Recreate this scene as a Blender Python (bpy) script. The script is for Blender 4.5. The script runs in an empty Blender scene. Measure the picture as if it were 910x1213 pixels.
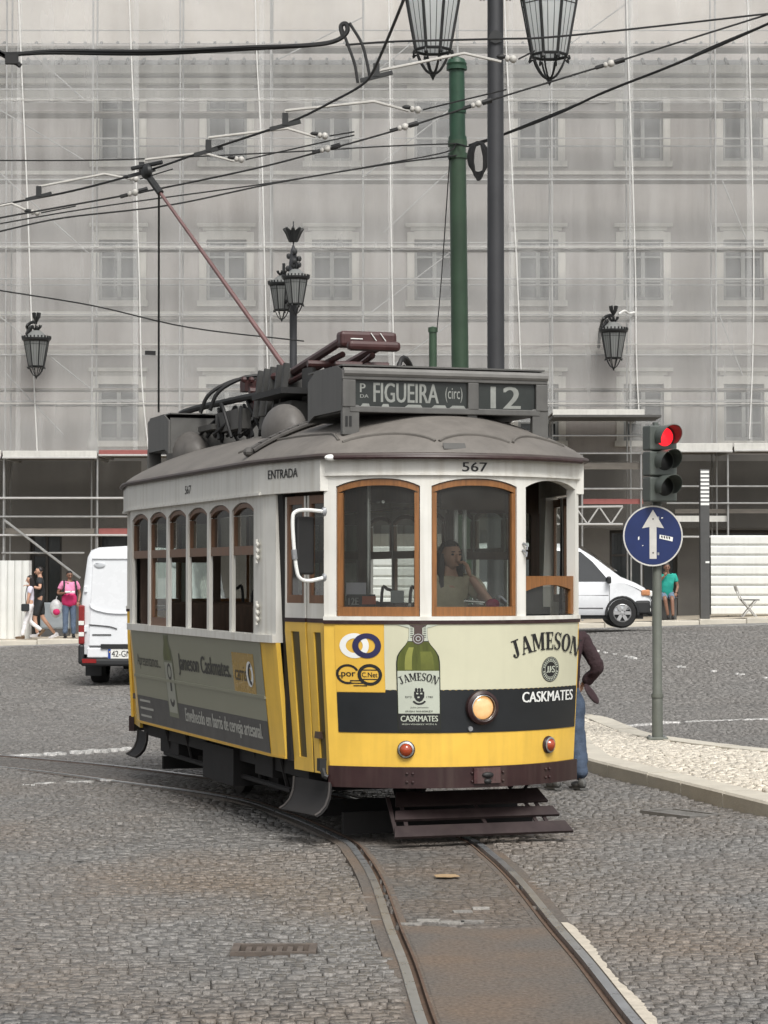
import bpy, bmesh, math, random
import numpy as np
from mathutils import Vector, Matrix
random.seed(7)
RNG = np.random.default_rng(7)
PI = math.pi
scene = bpy.context.scene
col = scene.collection

# ------------------------------------------------------------------ camera
F_PX, CAM_H, HORIZON = 2800.0, 1.93, 684.0
PITCH = math.atan((HORIZON - 606.5) / F_PX)
cam_d = bpy.data.cameras.new("camera")
cam = bpy.data.objects.new("camera", cam_d)
col.objects.link(cam)
cam.location = (0, 0, CAM_H)
cam.rotation_euler = (PI / 2 + PITCH, 0, 0)
cam_d.sensor_fit = 'HORIZONTAL'
cam_d.sensor_width = 36
cam_d.lens = 36 * F_PX / 910
cam_d.clip_start = 0.1
cam_d.clip_end = 6000
scene.camera = cam

# ------------------------------------------------------------------ world, sun, exposure
SUN_DIR = Vector((0.22, -0.80, 1.05)).normalized()
world = bpy.data.worlds.new("World")
scene.world = world
world.use_nodes = True
wn, wl = world.node_tree.nodes, world.node_tree.links
sky = wn.new('ShaderNodeTexSky')
sky.sky_type = 'NISHITA'
sky.sun_disc = False
sky.sun_elevation = math.asin(SUN_DIR.z)
sky.sun_rotation = math.atan2(SUN_DIR.x, SUN_DIR.y)
sky.air_density = 1.0
sky.dust_density = 4.0
hs = wn.new('ShaderNodeHueSaturation')
hs.inputs['Saturation'].default_value = 0.16
wl.new(sky.outputs[0], hs.inputs['Color'])
wl.new(hs.outputs[0], wn['Background'].inputs['Color'])
wn['Background'].inputs['Strength'].default_value = 0.092
sun_d = bpy.data.lights.new("sun", 'SUN')
sun_d.energy = 1.55
sun_d.angle = math.radians(22)
sun_d.color = (1.0, 0.97, 0.925)
sun = bpy.data.objects.new("sun", sun_d)
col.objects.link(sun)
sun.rotation_euler = (-SUN_DIR).to_track_quat('-Z', 'Y').to_euler()
scene.view_settings.view_transform = 'Standard'
scene.view_settings.look = 'None'
scene.view_settings.exposure = 0.76
scene.view_settings.gamma = 1.0
scene.cycles.max_bounces = 6
scene.cycles.transparent_max_bounces = 12
scene.cycles.caustics_reflective = False
scene.cycles.caustics_refractive = False

# ------------------------------------------------------------------ photo geometry helpers
def ray(px, py):
    a, b = (px - 455) / F_PX, -(py - 606.5) / F_PX
    return Vector((a, math.cos(PITCH) - b * math.sin(PITCH), math.sin(PITCH) + b * math.cos(PITCH)))
def at(px, py, Y):
    r = ray(px, py)
    return Vector((0, 0, CAM_H)) + r * (Y / r.y)
def on_level(px, py, z=0.0):
    r = ray(px, py)
    return Vector((0, 0, CAM_H)) + r * ((z - CAM_H) / r.z)
def clamp(x, a=0.0, b=1.0): return max(a, min(b, x))
def ground_z(x, y):
    r = clamp((y - 32) / 22)
    r = r * r * (3 - 2 * r)
    return r * (0.22 + 0.030 * (clamp(x, -14, 16) + 9))

# ------------------------------------------------------------------ materials
def nt(name):
    m = bpy.data.materials.new(name)
    m.use_nodes = True
    return m, m.node_tree.nodes, m.node_tree.links, m.node_tree.nodes['Principled BSDF']
def mat(name, c, rough=0.5, metal=0.0, var=0.12, scale=6.0, bump=0.0, bscale=40.0, coat=0.0, emit=None, streak=0.0, rust=None, mapping=None):
    """painted / solid surface: base colour broken up by two scales of noise, optional vertical streaks, optional bump"""
    m, N, L, P = nt(name)
    P.inputs['Roughness'].default_value = rough
    P.inputs['Metallic'].default_value = metal
    if coat: P.inputs['Coat Weight'].default_value = coat
    tc = N.new('ShaderNodeTexCoord')
    mp = N.new('ShaderNodeMapping')
    mp.inputs['Scale'].default_value = mapping or (1, 1, 1)
    L.new(tc.outputs['Object'], mp.inputs['Vector'])
    n1 = N.new('ShaderNodeTexNoise')
    n1.inputs['Scale'].default_value = scale
    n1.inputs['Detail'].default_value = 7
    n1.inputs['Roughness'].default_value = 0.62
    L.new(mp.outputs[0], n1.inputs['Vector'])
    mr = N.new('ShaderNodeMapRange')
    mr.inputs['From Min'].default_value = 0.25
    mr.inputs['From Max'].default_value = 0.75
    mr.inputs['To Min'].default_value = 1 - var
    mr.inputs['To Max'].default_value = 1 + var
    L.new(n1.outputs['Fac'], mr.inputs['Value'])
    mul = N.new('ShaderNodeMix'); mul.data_type = 'RGBA'; mul.blend_type = 'MULTIPLY'
    mul.inputs['Factor'].default_value = 1
    mul.inputs['A'].default_value = (*c, 1)
    L.new(mr.outputs[0], mul.inputs['B'])
    out = mul.outputs['Result']
    if streak:
        mp2 = N.new('ShaderNodeMapping'); mp2.inputs['Scale'].default_value = (9, 9, 0.7)
        L.new(tc.outputs['Object'], mp2.inputs['Vector'])
        n2 = N.new('ShaderNodeTexNoise'); n2.inputs['Scale'].default_value = 1.6; n2.inputs['Detail'].default_value = 6
        L.new(mp2.outputs[0], n2.inputs['Vector'])
        r2 = N.new('ShaderNodeMapRange')
        r2.inputs['From Min'].default_value = 0.46; r2.inputs['From Max'].default_value = 0.72
        r2.inputs['To Min'].default_value = 0.0; r2.inputs['To Max'].default_value = streak
        L.new(n2.outputs['Fac'], r2.inputs['Value'])
        mx = N.new('ShaderNodeMix'); mx.data_type = 'RGBA'
        L.new(r2.outputs[0], mx.inputs['Factor'])
        L.new(out, mx.inputs['A'])
        d = rust or tuple(v * 0.35 + 0.012 for v in c)
        mx.inputs['B'].default_value = (*d, 1)
        out = mx.outputs['Result']
    L.new(out, P.inputs['Base Color'])
    rr = N.new('ShaderNodeMapRange')
    rr.inputs['To Min'].default_value = max(0.03, rough - 0.09); rr.inputs['To Max'].default_value = min(1, rough + 0.12)
    L.new(n1.outputs['Fac'], rr.inputs['Value']); L.new(rr.outputs[0], P.inputs['Roughness'])
    if bump:
        nb = N.new('ShaderNodeTexNoise'); nb.inputs['Scale'].default_value = bscale; nb.inputs['Detail'].default_value = 5
        L.new(mp.outputs[0], nb.inputs['Vector'])
        bp = N.new('ShaderNodeBump'); bp.inputs['Strength'].default_value = bump; bp.inputs['Distance'].default_value = 0.02
        L.new(nb.outputs['Fac'], bp.inputs['Height']); L.new(bp.outputs[0], P.inputs['Normal'])
    if emit:
        P.inputs['Emission Color'].default_value = (*emit[:3], 1)
        P.inputs['Emission Strength'].default_value = emit[3]
    return m
def glass(name, tint=(0.75, 0.8, 0.78), refl=1.0, dirt=0.04):
    m, N, L, P = nt(name)
    N.remove(P)
    out = N['Material Output']
    tr = N.new('ShaderNodeBsdfTransparent'); tr.inputs['Color'].default_value = (*tint, 1)
    gl = N.new('ShaderNodeBsdfGlossy'); gl.inputs['Roughness'].default_value = 0.03
    fr = N.new('ShaderNodeFresnel'); fr.inputs['IOR'].default_value = 1.5
    df = N.new('ShaderNodeBsdfDiffuse'); df.inputs['Color'].default_value = (.5, .5, .47, 1)
    tc = N.new('ShaderNodeTexCoord'); no = N.new('ShaderNodeTexNoise'); no.inputs['Scale'].default_value = 5; no.inputs['Detail'].default_value = 6
    L.new(tc.outputs['Object'], no.inputs['Vector'])
    dm = N.new('ShaderNodeMapRange'); dm.inputs['To Min'].default_value = 0; dm.inputs['To Max'].default_value = dirt * 2
    L.new(no.outputs['Fac'], dm.inputs['Value'])
    m1 = N.new('ShaderNodeMixShader'); m2 = N.new('ShaderNodeMixShader')
    L.new(dm.outputs[0], m1.inputs[0]); L.new(tr.outputs[0], m1.inputs[1]); L.new(df.outputs[0], m1.inputs[2])
    fm = N.new('ShaderNodeMath'); fm.operation = 'MULTIPLY'; fm.inputs[1].default_value = refl
    L.new(fr.outputs[0], fm.inputs[0]); L.new(fm.outputs[0], m2.inputs[0])
    L.new(m1.outputs[0], m2.inputs[1]); L.new(gl.outputs[0], m2.inputs[2])
    L.new(m2.outputs[0], out.inputs['Surface'])
    return m
def net_mat(name, c, cover, seed):
    """woven debris netting: the weave lets part of what is behind through; denser in smudges and folds"""
    m, N, L, P = nt(name)
    N.remove(P)
    out = N['Material Output']
    tr = N.new('ShaderNodeBsdfTransparent')
    df = N.new('ShaderNodeBsdfDiffuse')
    tc = N.new('ShaderNodeTexCoord')
    mp = N.new('ShaderNodeMapping'); mp.inputs['Location'].default_value = (seed * 3.1, 0, seed * 7.7); mp.inputs['Scale'].default_value = (1.0, 1, 0.35)
    L.new(tc.outputs['Object'], mp.inputs['Vector'])
    no = N.new('ShaderNodeTexNoise'); no.inputs['Scale'].default_value = 0.9; no.inputs['Detail'].default_value = 8; no.inputs['Roughness'].default_value = 0.6
    L.new(mp.outputs[0], no.inputs['Vector'])
    mp2 = N.new('ShaderNodeMapping'); mp2.inputs['Scale'].default_value = (3.5, 1, 0.3)
    L.new(tc.outputs['Object'], mp2.inputs['Vector'])
    n2 = N.new('ShaderNodeTexNoise'); n2.inputs['Scale'].default_value = 1.0; n2.inputs['Detail'].default_value = 7
    L.new(mp2.outputs[0], n2.inputs['Vector'])
    ad = N.new('ShaderNodeMath'); ad.operation = 'ADD'
    L.new(no.outputs['Fac'], ad.inputs[0]); L.new(n2.outputs['Fac'], ad.inputs[1])
    mr = N.new('ShaderNodeMapRange')
    mr.inputs['From Min'].default_value = 0.6; mr.inputs['From Max'].default_value = 1.4
    mr.inputs['To Min'].default_value = cover - 0.085; mr.inputs['To Max'].default_value = cover + 0.085
    L.new(ad.outputs[0], mr.inputs['Value'])
    cr = N.new('ShaderNodeMix'); cr.data_type = 'RGBA'
    cr.inputs['A'].default_value = (c[0] * .86, c[1] * .85, c[2] * .84, 1); cr.inputs['B'].default_value = (*c, 1)
    L.new(no.outputs['Fac'], cr.inputs['Factor']); L.new(cr.outputs['Result'], df.inputs['Color'])
    mx = N.new('ShaderNodeMixShader')
    L.new(mr.outputs[0], mx.inputs[0]); L.new(tr.outputs[0], mx.inputs[1]); L.new(df.outputs[0], mx.inputs[2])
    L.new(mx.outputs[0], out.inputs['Surface'])
    return m
def stone_mat(name, c1, c2, island, rough=0.7, patch=None, pscale=0.35, rnd=0.5, bump=0.5, bscale=60):
    """one colour per stone (per mesh island or per object), warm and dark patches over many stones"""
    m, N, L, P = nt(name)
    P.inputs['Roughness'].default_value = rough
    if island:
        g = N.new('ShaderNodeNewGeometry'); rv = g.outputs['Random Per Island']
    else:
        g = N.new('ShaderNodeObjectInfo'); rv = g.outputs['Random']
    geo = N.new('ShaderNodeNewGeometry')
    mx = N.new('ShaderNodeMix'); mx.data_type = 'RGBA'
    mx.inputs['A'].default_value = (*c1, 1); mx.inputs['B'].default_value = (*c2, 1)
    L.new(rv, mx.inputs['Factor'])
    out = mx.outputs['Result']
    no = N.new('ShaderNodeTexNoise'); no.inputs['Scale'].default_value = pscale; no.inputs['Detail'].default_value = 5
    L.new(geo.outputs['Position'], no.inputs['Vector'])
    if patch:
        mr = N.new('ShaderNodeMapRange'); mr.inputs['From Min'].default_value = .42; mr.inputs['From Max'].default_value = .68
        mr.inputs['To Max'].default_value = .75
        L.new(no.outputs['Fac'], mr.inputs['Value'])
        m2 = N.new('ShaderNodeMix'); m2.data_type = 'RGBA'
        sp = N.new('ShaderNodeSeparateXYZ'); L.new(geo.outputs['Position'], sp.inputs[0])
        yr = N.new('ShaderNodeMapRange'); yr.inputs['From Min'].default_value = 15; yr.inputs['From Max'].default_value = 24; yr.inputs['To Min'].default_value = 1; yr.inputs['To Max'].default_value = .12
        L.new(sp.outputs['Y'], yr.inputs['Value'])
        mm = N.new('ShaderNodeMath'); mm.operation = 'MULTIPLY'; L.new(mr.outputs[0], mm.inputs[0]); L.new(yr.outputs[0], mm.inputs[1])
        L.new(mm.outputs[0], m2.inputs['Factor']); L.new(out, m2.inputs['A']); m2.inputs['B'].default_value = (*patch, 1)
        out = m2.outputs['Result']
    nf = N.new('ShaderNodeTexNoise'); nf.inputs['Scale'].default_value = 45; nf.inputs['Detail'].default_value = 5
    L.new(geo.outputs['Position'], nf.inputs['Vector'])
    m3 = N.new('ShaderNodeMix'); m3.data_type = 'RGBA'; m3.blend_type = 'MULTIPLY'; m3.inputs['Factor'].default_value = 1
    r3 = N.new('ShaderNodeMapRange'); r3.inputs['From Min'].default_value = .25; r3.inputs['From Max'].default_value = .75
    r3.inputs['To Min'].default_value = .55; r3.inputs['To Max'].default_value = 1.42
    L.new(nf.outputs['Fac'], r3.inputs['Value']); L.new(out, m3.inputs['A']); L.new(r3.outputs[0], m3.inputs['B'])
    L.new(m3.outputs['Result'], P.inputs['Base Color'])
    nb = N.new('ShaderNodeTexNoise'); nb.inputs['Scale'].default_value = bscale; nb.inputs['Detail'].default_value = 4
    L.new(geo.outputs['Position'], nb.inputs['Vector'])
    bp = N.new('ShaderNodeBump'); bp.inputs['Strength'].default_value = bump; bp.inputs['Distance'].default_value = 0.02
    L.new(nb.outputs['Fac'], bp.inputs['Height']); L.new(bp.outputs[0], P.inputs['Normal'])
    return m

M = {}
M['white'] = mat('cream_white_paint', (.72, .71, .66), .36, var=.08, scale=3, streak=.38, rust=(.40, .36, .28), bump=.06, bscale=2.5)
M['yellow'] = mat('yellow_paint', (.79, .50, .075), .32, var=.10, scale=3, coat=.2, streak=.20, rust=(.36, .22, .05), bump=.10, bscale=2.2)
M['yellow_film'] = mat('yellow_film', (.70, .43, .06), .42, var=.05)
M['cream_film'] = mat('cream_film', (.58, .57, .42), .34, var=.07, scale=2, bump=.07, bscale=2.5, streak=.10, rust=(.40, .38, .28))
M['black_film'] = mat('charcoal_film', (.012, .014, .016), .33, var=.15)
M['side_film'] = mat('side_olive_film', (.27, .272, .20), .34, var=.06)
M['side_grey'] = mat('side_grey_film', (.050, .051, .050), .34, var=.08)
M['maroon'] = mat('maroon_paint', (.028, .010, .010), .42, var=.25, scale=5, streak=.25, rust=(.10, .075, .06))
M['wood'] = mat('varnished_wood', (.235, .100, .030), .34, var=.35, scale=4, mapping=(14, 14, 1.2), coat=.3)
M['wood2'] = mat('side_window_wood', (.16, .082, .045), .45, var=.3, scale=4, mapping=(12, 12, 1.5))
M['roof'] = mat('roof_canvas_paint', (.155, .142, .127), .62, var=.28, scale=2.2, bump=.15, bscale=25, streak=.3, rust=(.10, .092, .08))
M['roof_dark'] = mat('roof_equipment_grey', (.075, .073, .068), .6, var=.3, scale=4, streak=.3)
M['sign_grey'] = mat('sign_box_grey', (.10, .098, .092), .5, var=.22, scale=4, streak=.3)
M['sign_roll'] = mat('sign_roller_blind', (.022, .026, .024), .35, var=.3)
M['sign_text'] = mat('sign_white_letters', (.25, .26, .24), .6, var=.25, scale=10)
M['black'] = mat('black_rubber', (.012, .012, .012), .55, var=.3)
M['under'] = mat('underframe_grime', (.009, .008, .008), .75, var=.4, scale=6)
M['steel'] = mat('worn_steel', (.36, .37, .38), .28, metal=.6, var=.25, scale=8)
M['rust'] = mat('rusty_steel', (.105, .066, .044), .8, var=.45, scale=14)
M['glass'] = glass('window_glass', (.70, .73, .71), 1.2, .04)
M['glass_clear'] = glass('side_window_glass', (.84, .87, .84), .35, .04)
M['interior'] = mat('interior_dark_wood', (.075, .048, .034), .5, var=.35, scale=6, mapping=(8, 8, 1))
M['ceiling'] = mat('interior_ceiling', (.32, .29, .25), .6)
M['white_plain'] = mat('white_print', (.78, .79, .76), .45, var=.03)
M['grey_plain'] = mat('grey_print', (.42, .43, .42), .5, var=.05)
M['navy'] = mat('navy_print', (.020, .020, .075), .45)
M['ink'] = mat('black_print', (.013, .013, .013), .45)
M['bottle'] = mat('bottle_green_print', (.085, .10, .018), .3, var=.4, scale=5, mapping=(6, 6, .8))
M['bottle_dark'] = mat('bottle_dark_print', (.014, .018, .008), .3)
M['bottle_light'] = mat('bottle_light_print', (.24, .25, .06), .3, var=.2)
M['label'] = mat('bottle_label_print', (.47, .50, .42), .4, var=.05)
M['seal'] = mat('bottle_seal_print', (.07, .045, .04), .4)
M['chrome'] = mat('bright_chrome', (.6, .6, .58), .16, metal=1, var=.1)
M['lens'] = mat('headlight_lens', (.36, .29, .18), .12, var=.5, scale=9, emit=(1.0, .50, .16, .45), coat=.8)
M['orange'] = mat('orange_lens', (.30, .045, .012), .12, var=.3, scale=30, coat=.8, emit=(1, .12, .02, .04))
M['panto'] = mat('pantograph_dark_red', (.055, .019, .018), .45, var=.3, scale=7, streak=.3, rust=(.05, .04, .035))
M['pole_red'] = mat('trolley_pole_faded_red', (.15, .078, .076), .5, var=.25, scale=6, streak=.3, rust=(.12, .06, .05))
M['cable'] = mat('black_cable', (.010, .010, .010), .6, var=.3)
M['wire_white'] = mat('pale_insulator', (.48, .465, .43), .4, var=.15)
M['lamp_black'] = mat('cast_iron_black', (.014, .015, .015), .45, var=.4, scale=8)
def frosted(name, c, thru):
    m, N, L, P = nt(name)
    P.inputs['Base Color'].default_value = (*c, 1); P.inputs['Roughness'].default_value = .4
    tl = N.new('ShaderNodeBsdfTranslucent'); tl.inputs['Color'].default_value = (*c, 1)
    mx = N.new('ShaderNodeMixShader'); mx.inputs[0].default_value = thru
    L.new(P.outputs[0], mx.inputs[1]); L.new(tl.outputs[0], mx.inputs[2]); L.new(mx.outputs[0], N['Material Output'].inputs['Surface'])
    return m
M['lamp_glass'] = frosted('frosted_lamp_glass', (.95, .97, .96), .72)
M['lamp_glass2'] = frosted('grey_lamp_glass', (.34, .35, .34), .5)
M['pole_green'] = mat('green_mast_paint', (.036, .072, .040), .45, var=.3, scale=3, streak=.35, rust=(.02, .04, .02))
M['pole_grey'] = mat('dark_grey_mast_paint', (.032, .033, .036), .5, var=.2, scale=3)
M['sig_pole'] = mat('grey_green_pole', (.125, .135, .115), .5, var=.2, scale=4, streak=.25)
M['sig_box'] = mat('signal_housing', (.085, .098, .088), .42, var=.15)
M['sig_dark'] = mat('dark_signal_lens', (.008, .009, .009), .3)
M['sig_red'] = mat('lit_red_lens', (.5, .01, .01), .3, var=.3, scale=40, emit=(1, .018, .03, .85))
M['sign_blue'] = mat('blue_road_sign', (.005, .018, .095), .42, var=.12, scale=8)
M['sign_white'] = mat('weathered_sign_white', (.55, .54, .51), .45, var=.12, scale=10)
M['skin'] = mat('skin', (.50, .29, .20), .5, var=.1, scale=20)
M['skin_dark'] = mat('skin_brown', (.22, .115, .075), .5, var=.1, scale=20)
M['hair'] = mat('dark_hair', (.012, .009, .008), .5, var=.4, scale=30)
M['hair_grey'] = mat('grey_brown_hair', (.06, .05, .045), .6, var=.4, scale=30)
M['jean'] = mat('blue_jeans', (.085, .12, .18), .8, var=.35, scale=7, bump=.4, bscale=60)
M['jean_dark'] = mat('mid_blue_jeans', (.055, .080, .125), .8, var=.4, scale=7, bump=.4, bscale=60)
M['shorts_blue'] = mat('denim_shorts', (.14, .20, .27), .8, var=.3, scale=12)
M['maroon_cloth'] = mat('maroon_jacket_cloth', (.030, .014, .017), .85, var=.35, scale=9, bump=.5, bscale=30)
M['black_cloth'] = mat('charcoal_cloth', (.022, .024, .026), .85, var=.3, scale=12)
M['white_cloth'] = mat('white_cloth', (.72, .71, .72), .8, var=.06, scale=10)
M['lilac_cloth'] = mat('pale_lilac_cloth', (.62, .60, .70), .8, var=.06, scale=10)
M['pink'] = mat('light_pink_cloth', (.72, .25, .42), .8, var=.1, scale=12)
M['magenta'] = mat('deep_pink_cloth', (.50, .022, .115), .8, var=.12, scale=12)
M['teal'] = mat('turquoise_cloth', (.02, .34, .27), .8, var=.12, scale=10)
M['khaki'] = mat('khaki_blouse', (.50, .44, .30), .8, var=.2, scale=10)
M['shoe_brown'] = mat('brown_shoe', (.10, .06, .03), .6)
M['shoe_black'] = mat('black_shoe', (.012, .012, .013), .5)
M['shoe_grey'] = mat('grey_shoe', (.10, .10, .095), .6)
M['van_white'] = mat('white_van_paint', (.74, .76, .78), .25, var=.03, coat=.6)
M['van_seam'] = mat('dark_seam', (.06, .06, .065), .6)
M['car_black'] = mat('black_plastic', (.016, .017, .018), .5, var=.15)
M['tyre'] = mat('tyre_rubber', (.013, .013, .013), .75, var=.25)
M['fender'] = mat('fender_dark_maroon', (.026, .016, .016), .5, var=.3, streak=.3, rust=(.06, .045, .04))
M['rim'] = mat('silver_wheel_rim', (.5, .5, .5), .3, metal=.7, var=.1)
M['car_glass'] = mat('dark_car_glass', (.012, .014, .015), .06, var=.1, coat=1)
M['tail_red'] = mat('red_tail_lens', (.22, .010, .010), .15, coat=.8, var=.2)
M['plate'] = mat('number_plate_white', (.74, .74, .70), .4, var=.03)
M['plate_blue'] = mat('number_plate_blue', (.02, .06, .28), .4)
M['plate_yellow'] = mat('number_plate_yellow', (.72, .46, .03), .4)
M['wall'] = mat('facade_render_pinkish', (.40, .37, .348), .85, var=.3, scale=.32, streak=.22, rust=(.24, .215, .19))
M['trim'] = mat('facade_stone_trim', (.60, .58, .53), .8, var=.18, scale=1.2, streak=.2)
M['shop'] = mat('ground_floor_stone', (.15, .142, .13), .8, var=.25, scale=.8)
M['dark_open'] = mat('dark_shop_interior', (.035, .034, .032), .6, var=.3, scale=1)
M['roof_tile'] = mat('grey_mansard_slate', (.10, .105, .105), .75, var=.4, scale=2, mapping=(4, 1, .7))
M['win_frame'] = mat('facade_window_frame', (.26, .265, .255), .6)
M['win_glass'] = mat('facade_window_pane', (.022, .027, .029), .15, var=.3, scale=.6, coat=.5)
M['scaf'] = mat('galvanised_tube', (.36, .36, .35), .4, metal=.5, var=.2)
M['scaf_white'] = mat('white_scaffold_tube', (.42, .415, .40), .5)
M['rope'] = mat('white_net_rope', (.66, .655, .63), .7)
M['beam'] = mat('pale_canopy_beam', (.56, .55, .51), .6, var=.12, streak=.2)
M['beam_red'] = mat('brick_red_canopy_beam', (.27, .085, .075), .6, var=.15)
M['plank'] = mat('scaffold_plank', (.15, .135, .115), .8, var=.3, scale=3, mapping=(1, 6, 6))
M['hoard'] = mat('white_hoarding_sheet', (.70, .71, .68), .4, var=.06, scale=2, streak=.16, rust=(.42, .40, .36))
M['cabinet'] = mat('grey_street_cabinet', (.26, .29, .31), .5, var=.12)
M['column'] = mat('dark_street_column', (.07, .07, .068), .5, var=.15)
M['net'] = [net_mat('netting_%d' % i, (.74, .745, .73), .255 + .02 * ((i * 5) % 3), i) for i in range(4)]
M['net_dark'] = net_mat('dark_mesh', (.17, .165, .155), .6, 9)
M['cob_i'] = stone_mat('cobble_field_stone', (.134, .128, .120), (.200, .192, .181), True, patch=(.185, .145, .110), rough=.46, pscale=.45, bump=.8, bscale=38)
M['worn'] = stone_mat('worn_track_stone', (.105, .098, .090), (.140, .132, .122), True, patch=(.150, .115, .088), rough=.55, pscale=1.0)
M['cob_o'] = stone_mat('cobble_stone', (.134, .128, .120), (.200, .192, .181), False, patch=(.185, .145, .110), rough=.46, pscale=.45, bump=.8, bscale=38)
M['calc_i'] = stone_mat('limestone_sett', (.52, .475, .40), (.66, .61, .52), True, patch=(.56, .50, .40), rough=.8, bump=.4)
M['calc_o'] = stone_mat('limestone_sett_single', (.52, .475, .40), (.66, .61, .52), False, patch=(.56, .50, .40), rough=.8, bump=.4)
M['kerb'] = mat('limestone_kerb', (.52, .485, .41), .8, var=.14, scale=3, bump=.25, bscale=40)
M['kerb_face'] = M['kerb']
M['slab'] = stone_mat('track_concrete', (.118, .104, .090), (.118, .104, .090), False, patch=(.160, .112, .076), rough=.8, pscale=1.3, bump=.8, bscale=45)
M['mark'] = stone_mat('white_marking_stone', (.36, .355, .34), (.62, .61, .59), True, rough=.7)
M['white_conc'] = mat('pale_concrete', (.50, .45, .37), .85, var=.2, scale=12, bump=.4)
M['repair'] = stone_mat('repair_stone', (.20, .19, .175), (.30, .285, .26), False, rough=.7)
M['scrap'] = mat('tan_cardboard', (.36, .25, .14), .8, var=.3, scale=20)

# ------------------------------------------------------------------ object helpers
def tag(o, label=None, cat=None, group=None, kind=None):
    if label: o['label'] = label
    if cat: o['category'] = cat
    if group: o['group'] = group
    if kind: o['kind'] = kind
    return o
def empty(name, loc=(0, 0, 0), rz=0.0, label=None, cat=None, group=None, kind=None):
    o = bpy.data.objects.new(name, None)
    o.empty_display_size = 0.2
    col.objects.link(o)
    o.location = loc
    o.rotation_euler = (0, 0, rz)
    return tag(o, label, cat, group, kind)
def put(name, me, parent=None, m=None, loc=None):
    if m is not None and not me.materials: me.materials.append(m)
    o = bpy.data.objects.new(name, me)
    col.objects.link(o)
    if parent is not None: o.parent = parent
    if loc is not None: o.location = loc
    return o
def children(o): return [c for c in bpy.data.objects if c.parent == o]
def copy_tree(o, parent=None):
    c = o.copy(); col.objects.link(c)
    if parent is not None: c.parent = parent
    for ch in children(o): copy_tree(ch, c)
    return c

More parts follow.
